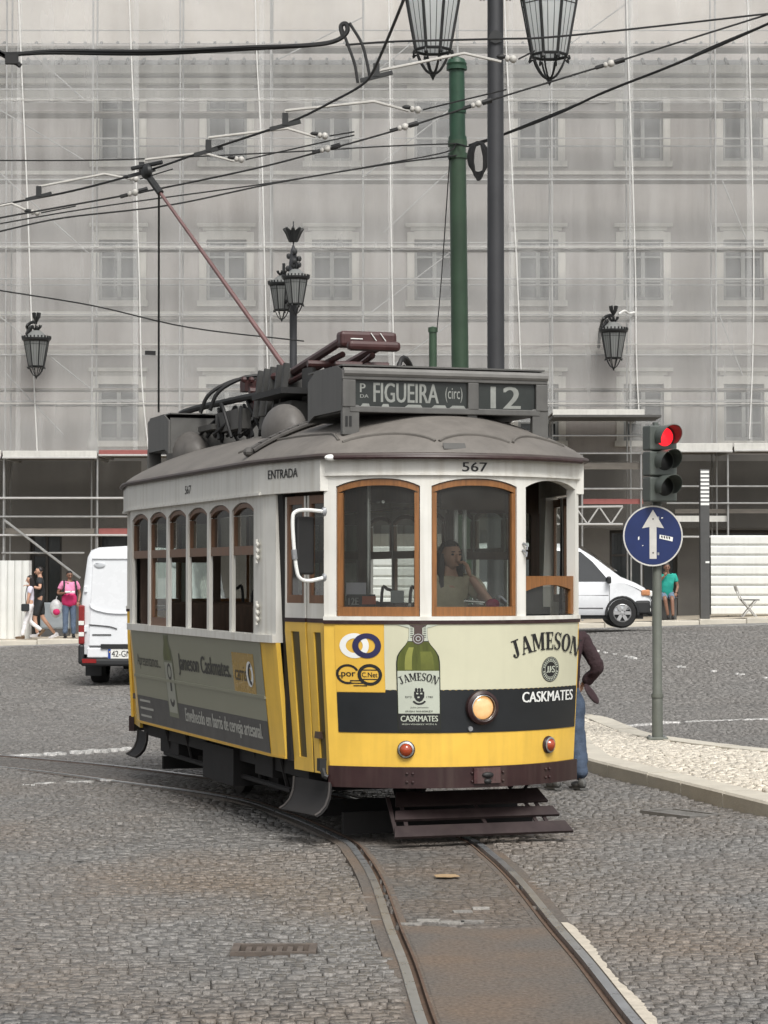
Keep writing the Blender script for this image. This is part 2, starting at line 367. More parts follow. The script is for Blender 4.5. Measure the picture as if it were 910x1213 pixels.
class MB:
    """gathers vertices and faces of ONE mesh object"""
    def __init__(s): s.v = []; s.f = []
    def add(s, vs, fs):
        n = len(s.v); s.v += [tuple(p) for p in vs]; s.f += [tuple(i + n for i in f) for f in fs]; return s
    def box(s, c, d, R=None):
        hx, hy, hz = d[0] / 2, d[1] / 2, d[2] / 2
        vs = [Vector((x, y, z)) for x in (-hx, hx) for y in (-hy, hy) for z in (-hz, hz)]
        if R is not None: vs = [R @ p for p in vs]
        c = Vector(c)
        return s.add([p + c for p in vs], [(0, 1, 3, 2), (4, 6, 7, 5), (0, 4, 5, 1), (2, 3, 7, 6), (0, 2, 6, 4), (1, 5, 7, 3)])
    def bar(s, a, b, w, h=None, up=(0, 0, 1)):
        a, b = Vector(a), Vector(b); d = b - a; L = d.length
        if L < 1e-6: return s
        z = d / L; u = Vector(up)
        if abs(z.dot(u)) > .98: u = Vector((0, 1, 0))
        x = u.cross(z).normalized(); y = z.cross(x)
        R = Matrix((x, y, z)).transposed()
        return s.box((a + b) / 2, (w, h or w, L), R)
    def tube(s, pts, r, n=8, cap=True, closed=False):
        pts = [Vector(p) for p in pts]; m = len(pts)
        rs = r if isinstance(r, (list, tuple)) else [r] * m
        base = len(s.v); prev = None
        for i, p in enumerate(pts):
            if closed: t = pts[(i + 1) % m] - pts[i - 1]
            else: t = pts[min(i + 1, m - 1)] - pts[max(i - 1, 0)]
            t = t.normalized() if t.length > 1e-9 else Vector((0, 0, 1))
            if prev is None:
                u = Vector((0, 0, 1)) if abs(t.z) < .95 else Vector((1, 0, 0))
            else: u = prev
            x = (u - t * u.dot(t)).normalized(); prev = x; y = t.cross(x)
            for k in range(n):
                a = 2 * PI * k / n
                s.v.append(tuple(p + (x * math.cos(a) + y * math.sin(a)) * rs[i]))
        for i in range(m if closed else m - 1):
            j = (i + 1) % m
            for k in range(n):
                s.f.append((base + i * n + k, base + i * n + (k + 1) % n, base + j * n + (k + 1) % n, base + j * n + k))
        if cap and not closed:
            s.f.append(tuple(base + k for k in reversed(range(n))))
            s.f.append(tuple(base + (m - 1) * n + k for k in range(n)))
        return s
    def lathe(s, prof, c=(0, 0, 0), n=16, axis=None, arc=2 * PI, a0=0.0, cap=True):
        """prof: (radius, height) pairs; axis: 3x3 rotation"""
        c = Vector(c); base = len(s.v); m = len(prof); full = abs(arc - 2 * PI) < 1e-6
        nn = n if full else n + 1
        for r, h in prof:
            for k in range(nn):
                a = a0 + arc * k / n
                p = Vector((r * math.cos(a), r * math.sin(a), h))
                if axis is not None: p = axis @ p
                s.v.append(tuple(p + c))
        for i in range(m - 1):
            for k in range(n if full else n):
                k2 = (k + 1) % nn
                if not full and k + 1 >= nn: continue
                s.f.append((base + i * nn + k, base + i * nn + k2, base + (i + 1) * nn + k2, base + (i + 1) * nn + k))
        if full and cap:
            if prof[0][0] > 1e-6: s.f.append(tuple(base + k for k in reversed(range(nn))))
            if prof[-1][0] > 1e-6: s.f.append(tuple(base + (m - 1) * nn + k for k in range(nn)))
        return s
    def ball(s, c, r, n=12, m=8, R=None):
        rx, ry, rz = r if isinstance(r, (tuple, list)) else (r, r, r)
        base = len(s.v); c = Vector(c)
        for i in range(m + 1):
            th = PI * i / m
            for k in range(n):
                a = 2 * PI * k / n
                p = Vector((rx * math.sin(th) * math.cos(a), ry * math.sin(th) * math.sin(a), rz * math.cos(th)))
                if R is not None: p = R @ p
                s.v.append(tuple(p + c))
        for i in range(m):
            for k in range(n):
                s.f.append((base + i * n + k, base + (i + 1) * n + k, base + (i + 1) * n + (k + 1) % n, base + i * n + (k + 1) % n))
        return s
    def prism(s, poly, fn, t0, t1):
        """2D polygon (a, b) swept from t0 to t1; fn(a, b, t) -> point"""
        n = len(poly)
        vs = [fn(a, b, t0) for a, b in poly] + [fn(a, b, t1) for a, b in poly]
        fs = [tuple(range(n))[::-1], tuple(range(n, 2 * n))] + [(i, (i + 1) % n, n + (i + 1) % n, n + i) for i in range(n)]
        return s.add(vs, fs)
    def grid(s, fn, us, ws):
        """open sheet: fn(u, w) -> point"""
        n = len(ws)
        vs = [fn(u, w) for u in us for w in ws]
        fs = [(i * n + j, (i + 1) * n + j, (i + 1) * n + j + 1, i * n + j + 1) for i in range(len(us) - 1) for j in range(n - 1)]
        return s.add(vs, fs)
    def shell(s, S, ps, lo, hi, th, nz=1):
        """solid slab on surface S(p, z, off) between lo(p) and hi(p), th thick inwards"""
        lo_ = lo if callable(lo) else (lambda p: lo); hi_ = hi if callable(hi) else (lambda p: hi)
        n = nz + 1; m = len(ps)
        vs = []
        for off in (0, -th):
            for p in ps:
                a, b = lo_(p), hi_(p)
                for k in range(n): vs.append(S(p, a + (b - a) * k / nz, off))
        q = m * n
        fs = []
        for i in range(m - 1):
            for k in range(nz):
                a = i * n + k; b = (i + 1) * n + k
                fs.append((a, b, b + 1, a + 1)); fs.append((q + a, q + a + 1, q + b + 1, q + b))
            a = i * n; b = (i + 1) * n
            fs.append((a, q + a, q + b, b)); fs.append((a + nz, b + nz, q + b + nz, q + a + nz))
        for k in range(nz):
            fs.append((k, k + 1, q + k + 1, q + k))
            a = (m - 1) * n + k
            fs.append((a, q + a, q + a + 1, a + 1))
        return s.add(vs, fs)
    def mesh(s, name, m=None, smooth=False, fix=True, sharp=35):
        me = bpy.data.meshes.new(name)
        assert all(max(f) < len(s.v) for f in s.f), name
        me.from_pydata(s.v, [], s.f)
        if fix:
            bm = bmesh.new(); bm.from_mesh(me)
            bmesh.ops.recalc_face_normals(bm, faces=bm.faces)
            bm.to_mesh(me); bm.free()
        if smooth:
            me.polygons.foreach_set('use_smooth', [True] * len(me.polygons))
            me.set_sharp_from_angle(angle=math.radians(sharp))
        me.update()
        if m is not None: me.materials.append(m)
        return me
    def build(s, name, m, parent=None, smooth=False, loc=None, fix=True, sharp=35):
        return put(name, s.mesh(name, m, smooth, fix, sharp), parent, None, loc)

def bevel(o, w=0.01, seg=2, ang=35):
    b = o.modifiers.new('bevel', 'BEVEL'); b.width = w; b.segments = seg; b.limit_method = 'ANGLE'; b.angle_limit = math.radians(ang)
    return o
def spline(pts, n=8):
    """Catmull-Rom through points"""
    P = [Vector(p) for p in pts]; P = [P[0] * 2 - P[1]] + P + [P[-1] * 2 - P[-2]]
    out = []
    for i in range(1, len(P) - 2):
        for k in range(n):
            t = k / n; a, b, c, d = P[i - 1], P[i], P[i + 1], P[i + 2]
            out.append(.5 * ((2 * b) + (c - a) * t + (2 * a - 5 * b + 4 * c - d) * t * t + (3 * b - a - 3 * c + d) * t ** 3))
    out.append(P[-2]); return out

# -------- lettering: built-in font outlines turned to flat polygons, or drawn serif capitals
_text_cache = {}
def text_poly(string, bold=0.0):
    key = (string, bold)
    if key in _text_cache: return _text_cache[key]
    cu = bpy.data.curves.new('lettering', 'FONT'); cu.body = string; cu.size = 1.0; cu.offset = bold; cu.resolution_u = 3
    o = bpy.data.objects.new('lettering', cu); col.objects.link(o)
    dg = bpy.context.evaluated_depsgraph_get(); dg.update()
    me = o.evaluated_get(dg).to_mesh()
    vs = [(v.co.x, v.co.y) for v in me.vertices]; fs = [tuple(p.vertices) for p in me.polygons]
    o.evaluated_get(dg).to_mesh_clear()
    bpy.data.objects.remove(o); bpy.data.curves.remove(cu)
    x0 = min(v[0] for v in vs); x1 = max(v[0] for v in vs); y0 = min(v[1] for v in vs); y1 = max(v[1] for v in vs)
    _text_cache[key] = (vs, fs, x0, x1, y0, y1)
    return _text_cache[key]
def letters(mb, string, fn, x0, x1, y0, y1, bold=0.0):
    if bold > 0:      # heavier strokes: the word is laid three times, each a hair over the last
        w = bold * (y1 - y0) * 1.3
        for k, d in enumerate((-w, 0, w)):
            def f2(x, y, k=k, d=d):
                try: return fn(x + d, y, k)
                except TypeError: return fn(x + d, y)
            letters(mb, string, f2, x0, x1, y0, y1)
        return mb
    """fit a word into the box x0..x1, y0..y1; fn(x, y) -> point"""
    vs, fs, a0, a1, b0, b1 = text_poly(string, bold)
    mb.add([fn(x0 + (x - a0) / (a1 - a0) * (x1 - x0), y0 + (y - b0) / (b1 - b0) * (y1 - y0)) for x, y in vs], fs)
    return mb
def arcpts(cx, cy, rx, ry, a0, a1, n=12): return [(cx + rx * math.cos(math.radians(a0 + (a1 - a0) * i / n)), cy + ry * math.sin(math.radians(a0 + (a1 - a0) * i / n))) for i in range(n + 1)]
def ring(a, b): return ('ring', a, b)
SERIF = {  # width, pieces (quads or rings) on a unit cap height
 'J': (.62, [[(.27, .2), (.47, .2), (.47, 1), (.27, 1)], [(.12, .93), (.62, .93), (.62, 1), (.12, 1)], ring(arcpts(.235, .2, .235, .22, 0, -180), arcpts(.20, .2, .07, .14, 0, -180)), arcpts(.09, .17, .09, .08, 0, 350, 9)]),
 'A': (.80, [[(.06, 0), (.15, 0), (.42, 1), (.33, 1)], [(.33, 1), (.50, 1), (.78, 0), (.54, 0)], [(.2, .28), (.6, .28), (.58, .36), (.22, .36)], [(0, 0), (.24, 0), (.24, .06), (0, .06)], [(.48, 0), (.84, 0), (.84, .06), (.48, .06)]]),
 'M': (1.0, [[(.09, 0), (.18, 0), (.18, 1), (.09, 1)], [(.09, 1), (.32, 1), (.56, .1), (.44, .1)], [(.44, .1), (.53, .1), (.82, 1), (.72, 1)], [(.70, 0), (.92, 0), (.92, 1), (.72, 1)], [(0, 0), (.28, 0), (.28, .06), (0, .06)], [(.62, 0), (1.0, 0), (1, .06), (.62, .06)], [(0, .94), (.25, .94), (.25, 1), (0, 1)], [(.78, .94), (1, .94), (1, 1), (.78, 1)]]),
 'E': (.66, [[(.1, 0), (.31, 0), (.31, 1), (.1, 1)], [(0, .93), (.60, .93), (.60, 1), (0, 1)], [(0, 0), (.64, 0), (.64, .07), (0, .07)], [(.3, .47), (.48, .47), (.48, .54), (.3, .54)], [(.53, .76), (.6, .76), (.6, .95), (.53, .95)], [(.56, .05), (.64, .05), (.64, .28), (.56, .28)], [(.44, .38), (.5, .38), (.5, .63), (.44, .63)]]),
 'S': (.60, [ring(arcpts(.30, .74, .27, .27, 25, 270), arcpts(.31, .76, .13, .19, 25, 260)), ring(arcpts(.29, .27, .28, .28, 100, -150), arcpts(.27, .25, .13, .19, 100, -150)), [(.10, .72), (.30, .47), (.52, .36), (.46, .26), (.26, .42), (.06, .60)], [(.5, .72), (.56, .72), (.56, 1), (.5, 1)], [(.02, 0), (.08, 0), (.08, .28), (.02, .28)]]),
 'O': (.80, [ring(arcpts(.40, .5, .40, .52, 0, 360, 24), arcpts(.40, .5, .18, .44, 0, 360, 24))]),
 'N': (.92, [[(.09, 0), (.18, 0), (.18, 1), (.09, 1)], [(.09, 1), (.33, 1), (.83, 0), (.62, 0)], [(.74, 0), (.83, 0), (.83, 1), (.74, 1)], [(0, 0), (.28, 0), (.28, .06), (0, .06)], [(.62, .94), (.94, .94), (.94, 1), (.62, 1)], [(0, .94), (.25, .94), (.25, 1), (0, 1)]]),
}
def serif_word(mb, word, fn, gap=.07):
    """fn(x, y, k): x runs 0..1 over the word, y over the cap height 0..1; k lifts each stroke a hair over the last"""
    tot = sum(SERIF[c][0] for c in word) + gap * (len(word) - 1); x = 0; k = 0
    for c in word:
        w, pcs = SERIF[c]
        for p in pcs:
            k += 1
            if p and p[0] == 'ring':
                a, b = p[1], p[2]; n = len(a)
                mb.add([fn((x + q[0]) / tot, q[1], k) for q in a] + [fn((x + q[0]) / tot, q[1], k) for q in b], [(i, i + 1, n + i + 1, n + i) for i in range(n - 1)])
            else:
                mb.add([fn((x + q[0]) / tot, q[1], k) for q in p], [tuple(range(len(p)))])
        x += w + gap
    return mb

# ================================================================== GROUND
def ground_height_sheet():
    xs = sorted(set([-3000, -600, -150, -60] + [i * 1.0 for i in range(-30, 31)] + [60, 150, 600, 3000]))
    ys = sorted(set([-3000, -400, -60, -10, 0, 6] + [8 + i * 1.0 for i in range(0, 64)] + [80, 120, 300, 1000, 4000]))
    mb = MB()
    def fn(x, y):
        bed = -0.045 if (7 < y < 58.5 and abs(x) < 13) else 0.0
        return (x, y, ground_z(x, y) + bed)
    mb.grid(fn, xs, ys)
    return mb
def far_paving_material():
    m, N, L, P = nt('far_cobble_paving')
    P.inputs['Roughness'].default_value = .62
    geo = N.new('ShaderNodeNewGeometry')
    vo = N.new('ShaderNodeTexVoronoi'); vo.inputs['Scale'].default_value = 8.5
    L.new(geo.outputs['Position'], vo.inputs['Vector'])
    ramp = N.new('ShaderNodeMix'); ramp.data_type = 'RGBA'
    ramp.inputs['A'].default_value = (.165, .16, .155, 1); ramp.inputs['B'].default_value = (.305, .30, .285, 1)
    L.new(vo.outputs['Color'], ramp.inputs['Factor'])
    no = N.new('ShaderNodeTexNoise'); no.inputs['Scale'].default_value = 1.2; no.inputs['Detail'].default_value = 8; no.inputs['Roughness'].default_value = .7
    L.new(geo.outputs['Position'], no.inputs['Vector'])
    mr = N.new('ShaderNodeMapRange'); mr.inputs['From Min'].default_value = .3; mr.inputs['From Max'].default_value = .7; mr.inputs['To Min'].default_value = .62; mr.inputs['To Max'].default_value = 1.3
    L.new(no.outputs['Fac'], mr.inputs['Value'])
    mu = N.new('ShaderNodeMix'); mu.data_type = 'RGBA'; mu.blend_type = 'MULTIPLY'; mu.inputs['Factor'].default_value = 1
    L.new(ramp.outputs['Result'], mu.inputs['A']); L.new(mr.outputs[0], mu.inputs['B'])
    L.new(mu.outputs['Result'], P.inputs['Base Color'])
    vd = N.new('ShaderNodeTexVoronoi'); vd.feature = 'DISTANCE_TO_EDGE'; vd.inputs['Scale'].default_value = 8.5
    L.new(geo.outputs['Position'], vd.inputs['Vector'])
    cl = N.new('ShaderNodeMath'); cl.operation = 'MINIMUM'; cl.inputs[1].default_value = .12
    L.new(vd.outputs['Distance'], cl.inputs[0])
    ad = N.new('ShaderNodeMath'); ad.operation = 'ADD'
    L.new(cl.outputs[0], ad.inputs[0]); L.new(no.outputs['Fac'], ad.inputs[1])
    bp = N.new('ShaderNodeBump'); bp.inputs['Strength'].default_value = 1; bp.inputs['Distance'].default_value = .05
    L.new(ad.outputs[0], bp.inputs['Height']); L.new(bp.outputs[0], P.inputs['Normal'])
    return m
M['far_paving'] = far_paving_material()
M['bed'] = mat('dark_joint_sand', (.030, .026, .022), .9, var=.4, scale=10)
square = ground_height_sheet().build('square_ground', M['far_paving'], smooth=True, fix=False)
# the sheet under the near cobbles is dark joint sand
square.data.materials.append(M['bed'])
for p in square.data.polygons:
    c = p.center
    if 7 < c.y < 58 and abs(c.x) < 13: p.material_index = 1
tag(square, kind='structure')

# ---- tram track: points of the left rail and the right rail on the ground
left_px = [(560, 1330), (523, 1260), (500, 1213), (478, 1142), (461, 1098), (443, 1045), (425, 1014), (404, 994)]
LR = [on_level(*p) for p in left_px] + [Vector((-.80, 19.3, 0)), Vector((-1.35, 20.8, 0)), Vector((-2.43, 22.3, 0)), Vector((-3.92, 24.15, 0)), Vector((-6.4, 26.3, 0)), Vector((-11, 29, 0))]
LR = [Vector((p.x, p.y, 0)) for p in LR]
left_rail = spline(LR, 8)
_px = [(862, 1330), (802, 1260), (763, 1213), (720, 1157), (680, 1105), (641, 1054), (608, 1020)]
def offset_line(pts, d):
    out = []
    for i, p in enumerate(pts):
        t = (pts[min(i + 1, len(pts) - 1)] - pts[max(i - 1, 0)]).normalized()
        out.append(p + Vector((t.y, -t.x, 0)) * d)
    return out
right_rail = offset_line(left_rail, .93)

def rail_mesh(pts, side):
    """side +1: the groove lies to the right of the head"""
    head, groove, lip, bed = MB(), MB(), MB(), MB()
    def strip(mb, o0, o1, z0, z1):
        a = offset_line(pts, o0 * side); b = offset_line(pts, o1 * side)
        n = len(pts); vs = []
        for p, q in zip(a, b): vs += [(p.x, p.y, z0), (p.x, p.y, z1), (q.x, q.y, z1), (q.x, q.y, z0)]
        fs = []
        for i in range(n - 1):
            for k in range(4): fs.append((i * 4 + k, i * 4 + (k + 1) % 4, i * 4 + 4 + (k + 1) % 4, i * 4 + 4 + k))
        mb.add(vs, fs)
    strip(head, -.024, .024, -.05, .008)
    strip(groove, .0245, .056, -.05, -.022)
    strip(lip, .0565, .070, -.05, .005)
    strip(bed, -.092, -.0245, -.05, -.001); strip(bed, .0705, .105, -.05, -.001)
    return head, groove, lip, bed
track = empty('tram_track', (0, 0, 0), kind='structure')
for pts, sd in ((left_rail, 1), (right_rail, -1)):
    h, g, l, bd = rail_mesh(pts, sd); bd.build('rail_bedding', M['slab'], track)
    h.build('rail', M['steel'], track); g.build('rail_groove', M['rust'], track); l.build('rail_lip', M['rust'], track)
# concrete slab between the rails, near end, with its broken edge
def x_on(rail, y):
    for a, b in zip(rail, rail[1:]):
        if (a.y - y) * (b.y - y) <= 0 and a.y != b.y: return a.x + (b.x - a.x) * (y - a.y) / (b.y - a.y)
    return 0
mb = MB()
ys = [8.2 + i * .4 for i in range(13)]
ys = [y for y in ys if y < 13.0] + [13.12]
mb.grid(lambda y, t: (x_on(left_rail, y) + .086 + (x_on(right_rail, y) - x_on(left_rail, y) - .172) * t, y + (.05 * math.sin(t * 9) if y > 13.1 else 0), .001 - .004 * math.sin(t * PI)), ys, [i / 8 for i in range(9)])
mb.build('track_slab', M['slab'], track, fix=False)
mb = MB()
ys2 = [9.3 + i * .045 for i in range(92)]
mb.grid(lambda y, t: (x_on(right_rail, y) + .036 + t * (.050 + .012 * math.sin(y * 3.1) + .005 * math.sin(y * 17) + random.uniform(-.008, .008)), y, .004), [y for y in ys2 if y < 13.3], [0, .5, 1])
mb.build('pale_concrete_edge', M['white_conc'], track, fix=False)

# a few pale setts along the broken joint of the slab
for (px, py, w, d) in ((508, 1091, .13, .10), (535, 1093, .14, .10), (560, 1092, .13, .09), (548, 1080, .11, .08), (487, 1095, .12, .08), (570, 1076, .10, .07)):
    p = on_level(px, py)
    MB().box((0, 0, -.02), (w, d, .045)).build('repair_sett', M['repair'], track, loc=(p.x, p.y, .002)).rotation_euler = (0, 0, random.uniform(-.15, .15))
p = on_level(529, 1040)
scrap = MB().add([(x, y, z) for z in (0, .004) for x, y in ((-.07, -.06), (.02, -.075), (.085, -.03), (.06, .06), (-.02, .07), (-.08, .03))], [(5, 4, 3, 2, 1, 0), (6, 7, 8, 9, 10, 11)] + [(i, (i + 1) % 6, 6 + (i + 1) % 6, 6 + i) for i in range(6)]).build('cardboard_scrap', M['scrap'], None, loc=(p.x, p.y, .012))
tag(scrap, 'small flat tan cardboard scrap lying between the rails', 'litter')

# ---- traffic island outline (front kerb line, then round the back)
island_xy = [(1.98, 23.9), (2.10, 23.2), (2.52, 21.4), (3.08, 18.96), (3.62, 16.6), (4.3, 13.9), (6.0, 12.6), (9.5, 13.0), (9.0, 17.5), (6.2, 21.8), (4.06, 25.0), (3.40, 26.4), (3.10, 27.5), (2.96, 29.2), (2.87, 30.7), (2.55, 31.2), (2.2, 30.2), (2.0, 27.0)]
def inside(x, y, poly):
    c = False; j = len(poly) - 1
    for i in range(len(poly)):
        (xi, yi), (xj, yj) = poly[i], poly[j]
        if (yi > y) != (yj > y) and x < (xj - xi) * (y - yi) / (yj - yi) + xi: c = not c
        j = i
    return c
ISL = [Vector((x, y, 0)) for x, y in island_xy]
isl_s = spline(ISL + [ISL[0]], 5)[:-1]
isl_poly = [(p.x, p.y) for p in isl_s]
def poly_offset(pts, d):
    n = len(pts); out = []
    for i in range(n):
        t = (pts[(i + 1) % n] - pts[i - 1]).normalized(); out.append(pts[i] + Vector((-t.y, t.x, 0)) * d)
    return out
IH = .13
inner = poly_offset(isl_s, .30)
inner_poly = [(p.x, p.y) for p in inner]
island = MB().add([(p.x, p.y, IH - .03) for p in inner], [tuple(range(len(inner)))]).build('traffic_island', mat('sand_bed', (.30, .26, .19), .9, var=.2), fix=False)
tag(island, kind='structure')
# kerb stones, each its own piece
acc = 0; seg = []; n = len(isl_s)
k_o = isl_s + [isl_s[0]]; k_i = inner + [inner[0]]
def kerb_stone(i0, i1, idx):
    pts_o = k_o[i0:i1 + 1]; pts_i = k_i[i0:i1 + 1]
    dz = random.uniform(-.004, .004)
    m_ = len(pts_o); vs = []
    for j, (a, b) in enumerate(zip(pts_o, pts_i)):
        t = Vector((0, 0, 0))
        if j == 0: t = (pts_o[1] - pts_o[0]).normalized() * .010
        if j == m_ - 1: t = (pts_o[-2] - pts_o[-1]).normalized() * .006
        a2, b2 = a + t, b + t
        e = (b2 - a2).normalized() * .018
        vs += [(a2.x, a2.y, -.06), (a2.x, a2.y, IH - .02 + dz), (a2.x + e.x, a2.y + e.y, IH + dz), (b2.x, b2.y, IH + dz), (b2.x, b2.y, -.06)]
    fs = []
    for j in range(m_ - 1):
        for k in range(5): fs.append((j * 5 + k, j * 5 + (k + 1) % 5, j * 5 + 5 + (k + 1) % 5, j * 5 + 5 + k))
    fs += [tuple(range(5)), tuple(range((m_ - 1) * 5, m_ * 5))[::-1]]
    MB().add(vs, fs).build('kerb_stone', M['kerb'], island)
i = 0
while i < n:
    L_ = 0; j = i
    while j < n and L_ < .85: L_ += (k_o[j + 1] - k_o[j]).length; j += 1
    kerb_stone(i, j, i); i = j

# ---- stones: numpy builder for thousands of small setts
def sett_block(cx, cy, w, d, ang, z, tilt, dome=.0020, ins=.0035, depth=.05):
    """arrays -> vertices (n, 9, 3) and 12-triangle faces: skirt, chamfered top with a raised middle"""
    n = len(cx)
    sx = np.array([-1, 1, 1, -1.]); sy = np.array([-1, -1, 1, 1.])
    jit = RNG.normal(0, .06, (n, 4, 2))
    lx0 = sx[None] * w[:, None] / 2; ly0 = sy[None] * d[:, None] / 2
    lx1 = (sx[None] + jit[:, :, 0]) * (w[:, None] / 2 - ins); ly1 = (sy[None] + jit[:, :, 1]) * (d[:, None] / 2 - ins)
    lz1 = z[:, None] - dome + lx1 * tilt[:, :1] + ly1 * tilt[:, 1:]
    V = np.zeros((n, 9, 3))
    V[:, :4, 0] = lx0; V[:, :4, 1] = ly0; V[:, :4, 2] = z[:, None] - depth
    V[:, 4:8, 0] = lx1; V[:, 4:8, 1] = ly1; V[:, 4:8, 2] = lz1
    V[:, 8, 2] = z - dome + RNG.normal(0, .0012, n)
    V[:, 8, 0] = RNG.normal(0, .01, n); V[:, 8, 1] = RNG.normal(0, .01, n)
    c, s = np.cos(ang)[:, None], np.sin(ang)[:, None]
    X = V[:, :, 0] * c - V[:, :, 1] * s + cx[:, None]; Y = V[:, :, 0] * s + V[:, :, 1] * c + cy[:, None]
    V[:, :, 0] = X; V[:, :, 1] = Y
    return V
SETT_F = [(0, 1, 5, 4), (1, 2, 6, 5), (2, 3, 7, 6), (3, 0, 4, 7), (4, 5, 8), (5, 6, 8), (6, 7, 8), (7, 4, 8)]
def setts_mesh(name, V, m):
    n = len(V); me = bpy.data.meshes.new(name)
    me.vertices.add(n * 9); me.vertices.foreach_set('co', V.reshape(-1).astype(np.float32))
    q = np.array([i for f in SETT_F for i in f]); ls = np.array([len(f) for f in SETT_F])
    idx = (q[None] + (np.arange(n) * 9)[:, None]).reshape(-1)
    tot = np.tile(ls, n); st = np.concatenate([[0], np.cumsum(tot)[:-1]])
    me.loops.add(len(idx)); me.loops.foreach_set('vertex_index', idx.astype(np.int32))
    me.polygons.add(len(tot)); me.polygons.foreach_set('loop_start', st.astype(np.int32))
    me.update(calc_edges=True); me.validate()
    me.materials.append(m)
    return me

def rail_dist(x, y, rail):
    P = np.array([(p.x, p.y) for p in rail]); best = np.full(len(x), 1e9)
    A, B = P[:-1], P[1:]
    for a, b in zip(A, B):
        d = b - a; L2 = d @ d
        if L2 < 1e-9: continue
        t = np.clip(((x - a[0]) * d[0] + (y - a[1]) * d[1]) / L2, 0, 1)
        best = np.minimum(best, np.hypot(x - a[0] - t * d[0], y - a[1] - t * d[1]))
    return best
def in_poly_np(x, y, poly):
    c = np.zeros(len(x), bool); j = len(poly) - 1
    for i in range(len(poly)):
        (xi, yi), (xj, yj) = poly[i], poly[j]
        if yi != yj:
            c ^= ((yi > y) != (yj > y)) & (x < (xj - xi) * (y - yi) / (yj - yi) + xi)
        j = i
    return c
GRATES = [(2.44, 19.45, .62, .36, -.98), (-.57, 12.34, .44, .30, .0)]   # x, y, length, width, angle
rows_x, rows_y, rows_w, rows_d, rows_a = [], [], [], [], []
y = 8.6; r = 0
while y < 58.3:
    half = (.20 if y < 30 else .178) * y + .9
    big = 1.0 if y < 34 else 1.45
    d = (.068 + .005 * math.sin(r * 1.7)) * big
    x = -half + random.random() * .1
    while x < half:
        w = random.choice((.056, .066, .076, .085, .104)) * random.uniform(.90, 1.1) * big
        xc = x + w / 2
        ph = .10 * math.sin(xc * 1.15 + .4 * math.sin(y * .35)) + .035 * math.sin(xc * 3.1 + y * 1.3)
        sl = .10 * 1.15 * math.cos(xc * 1.15 + .4 * math.sin(y * .35)) + .035 * 3.1 * math.cos(xc * 3.1 + y * 1.3)
        rows_x.append(xc); rows_y.append(y + ph + random.gauss(0, .006)); rows_w.append(w - .002); rows_d.append(d * random.uniform(.95, 1.06)); rows_a.append(math.atan(sl) + random.gauss(0, .05))
        x += w
    y += d + .001; r += 1
cx, cy, cw, cd, ca = map(np.array, (rows_x, rows_y, rows_w, rows_d, rows_a))
dl, dr = rail_dist(cx, cy, left_rail), rail_dist(cx, cy, right_rail)
keep = (dl > .078) & (dr > .078)
xl = np.array([x_on(left_rail, v) if v < 13.3 else -99 for v in cy]); xr = np.array([x_on(right_rail, v) if v < 13.3 else -99 for v in cy])
slab = (cy < 13.16) & (cx > xl - .02) & (cx < xr + .02)
keep &= ~slab & ~in_poly_np(cx, cy, isl_poly)
for gx, gy, gl, gw, ga in GRATES:
    ux = (cx - gx) * math.cos(ga) + (cy - gy) * math.sin(ga); uy = -(cx - gx) * math.sin(ga) + (cy - gy) * math.cos(ga)
    keep &= ~((abs(ux) < gl / 2 + .03) & (abs(uy) < gw / 2 + .03))
cx, cy, cw, cd, ca = (a[keep] for a in (cx, cy, cw, cd, ca))
n = len(cx)
between = (np.abs(dl[keep]) < .95) & (np.abs(dr[keep]) < .95)
gz = np.array([ground_z(a, b) for a, b in zip(cx, cy)])
und = .010 * np.sin(cx * 2.3 + cy * .7) + .008 * np.sin(cx * .9 - cy * 2.1)
und *= np.where(between, .25, 1.0)
cz = gz + und - .004 + RNG.normal(0, .0026, n) - np.where(RNG.random(n) < .12, RNG.uniform(.003, .011, n), 0)
tl = RNG.normal(0, .030, (n, 2))
tl[between] *= .5
near = np.zeros(n, bool)
vis = ~between & (cy > 10.25) & (np.abs(cx) < .1625 * cy)
order = np.argsort(np.where(vis, cy, 1e9))[:300]
near[order] = True
far_ = ~near & ~between
V = sett_block(cx[far_], cy[far_], cw[far_], cd[far_], ca[far_], cz[far_], tl[far_])
o = put('worn_cobble_strip', setts_mesh('worn_cobble_strip', sett_block(cx[between], cy[between], cw[between] + .004, cd[between], ca[between], cz[between] * .3 + gz[between] * .7, tl[between] * .5, dome=.001, ins=.0025), M['worn']), square); tag(o, kind='stuff')
o = put('cobble_field', setts_mesh('cobble_field', V, M['cob_i']), square); tag(o, kind='stuff')
protos = []
for k in range(10):
    one = np.array([0.])
    Vp = sett_block(one, one, np.array([1.0 * .11]), np.array([.085]), one, one, RNG.normal(0, .05, (1, 2)))
    protos.append(setts_mesh('cobble', Vp, M['cob_o']))
for i in order:
    o = put('cobble', protos[random.randrange(10)], square)
    o.location = (cx[i], cy[i], cz[i]); o.rotation_euler = (tl[i, 1], -tl[i, 0], ca[i] + (PI if random.random() < .5 else 0)); o.scale = (cw[i] / .11, cd[i] / .085, 1)

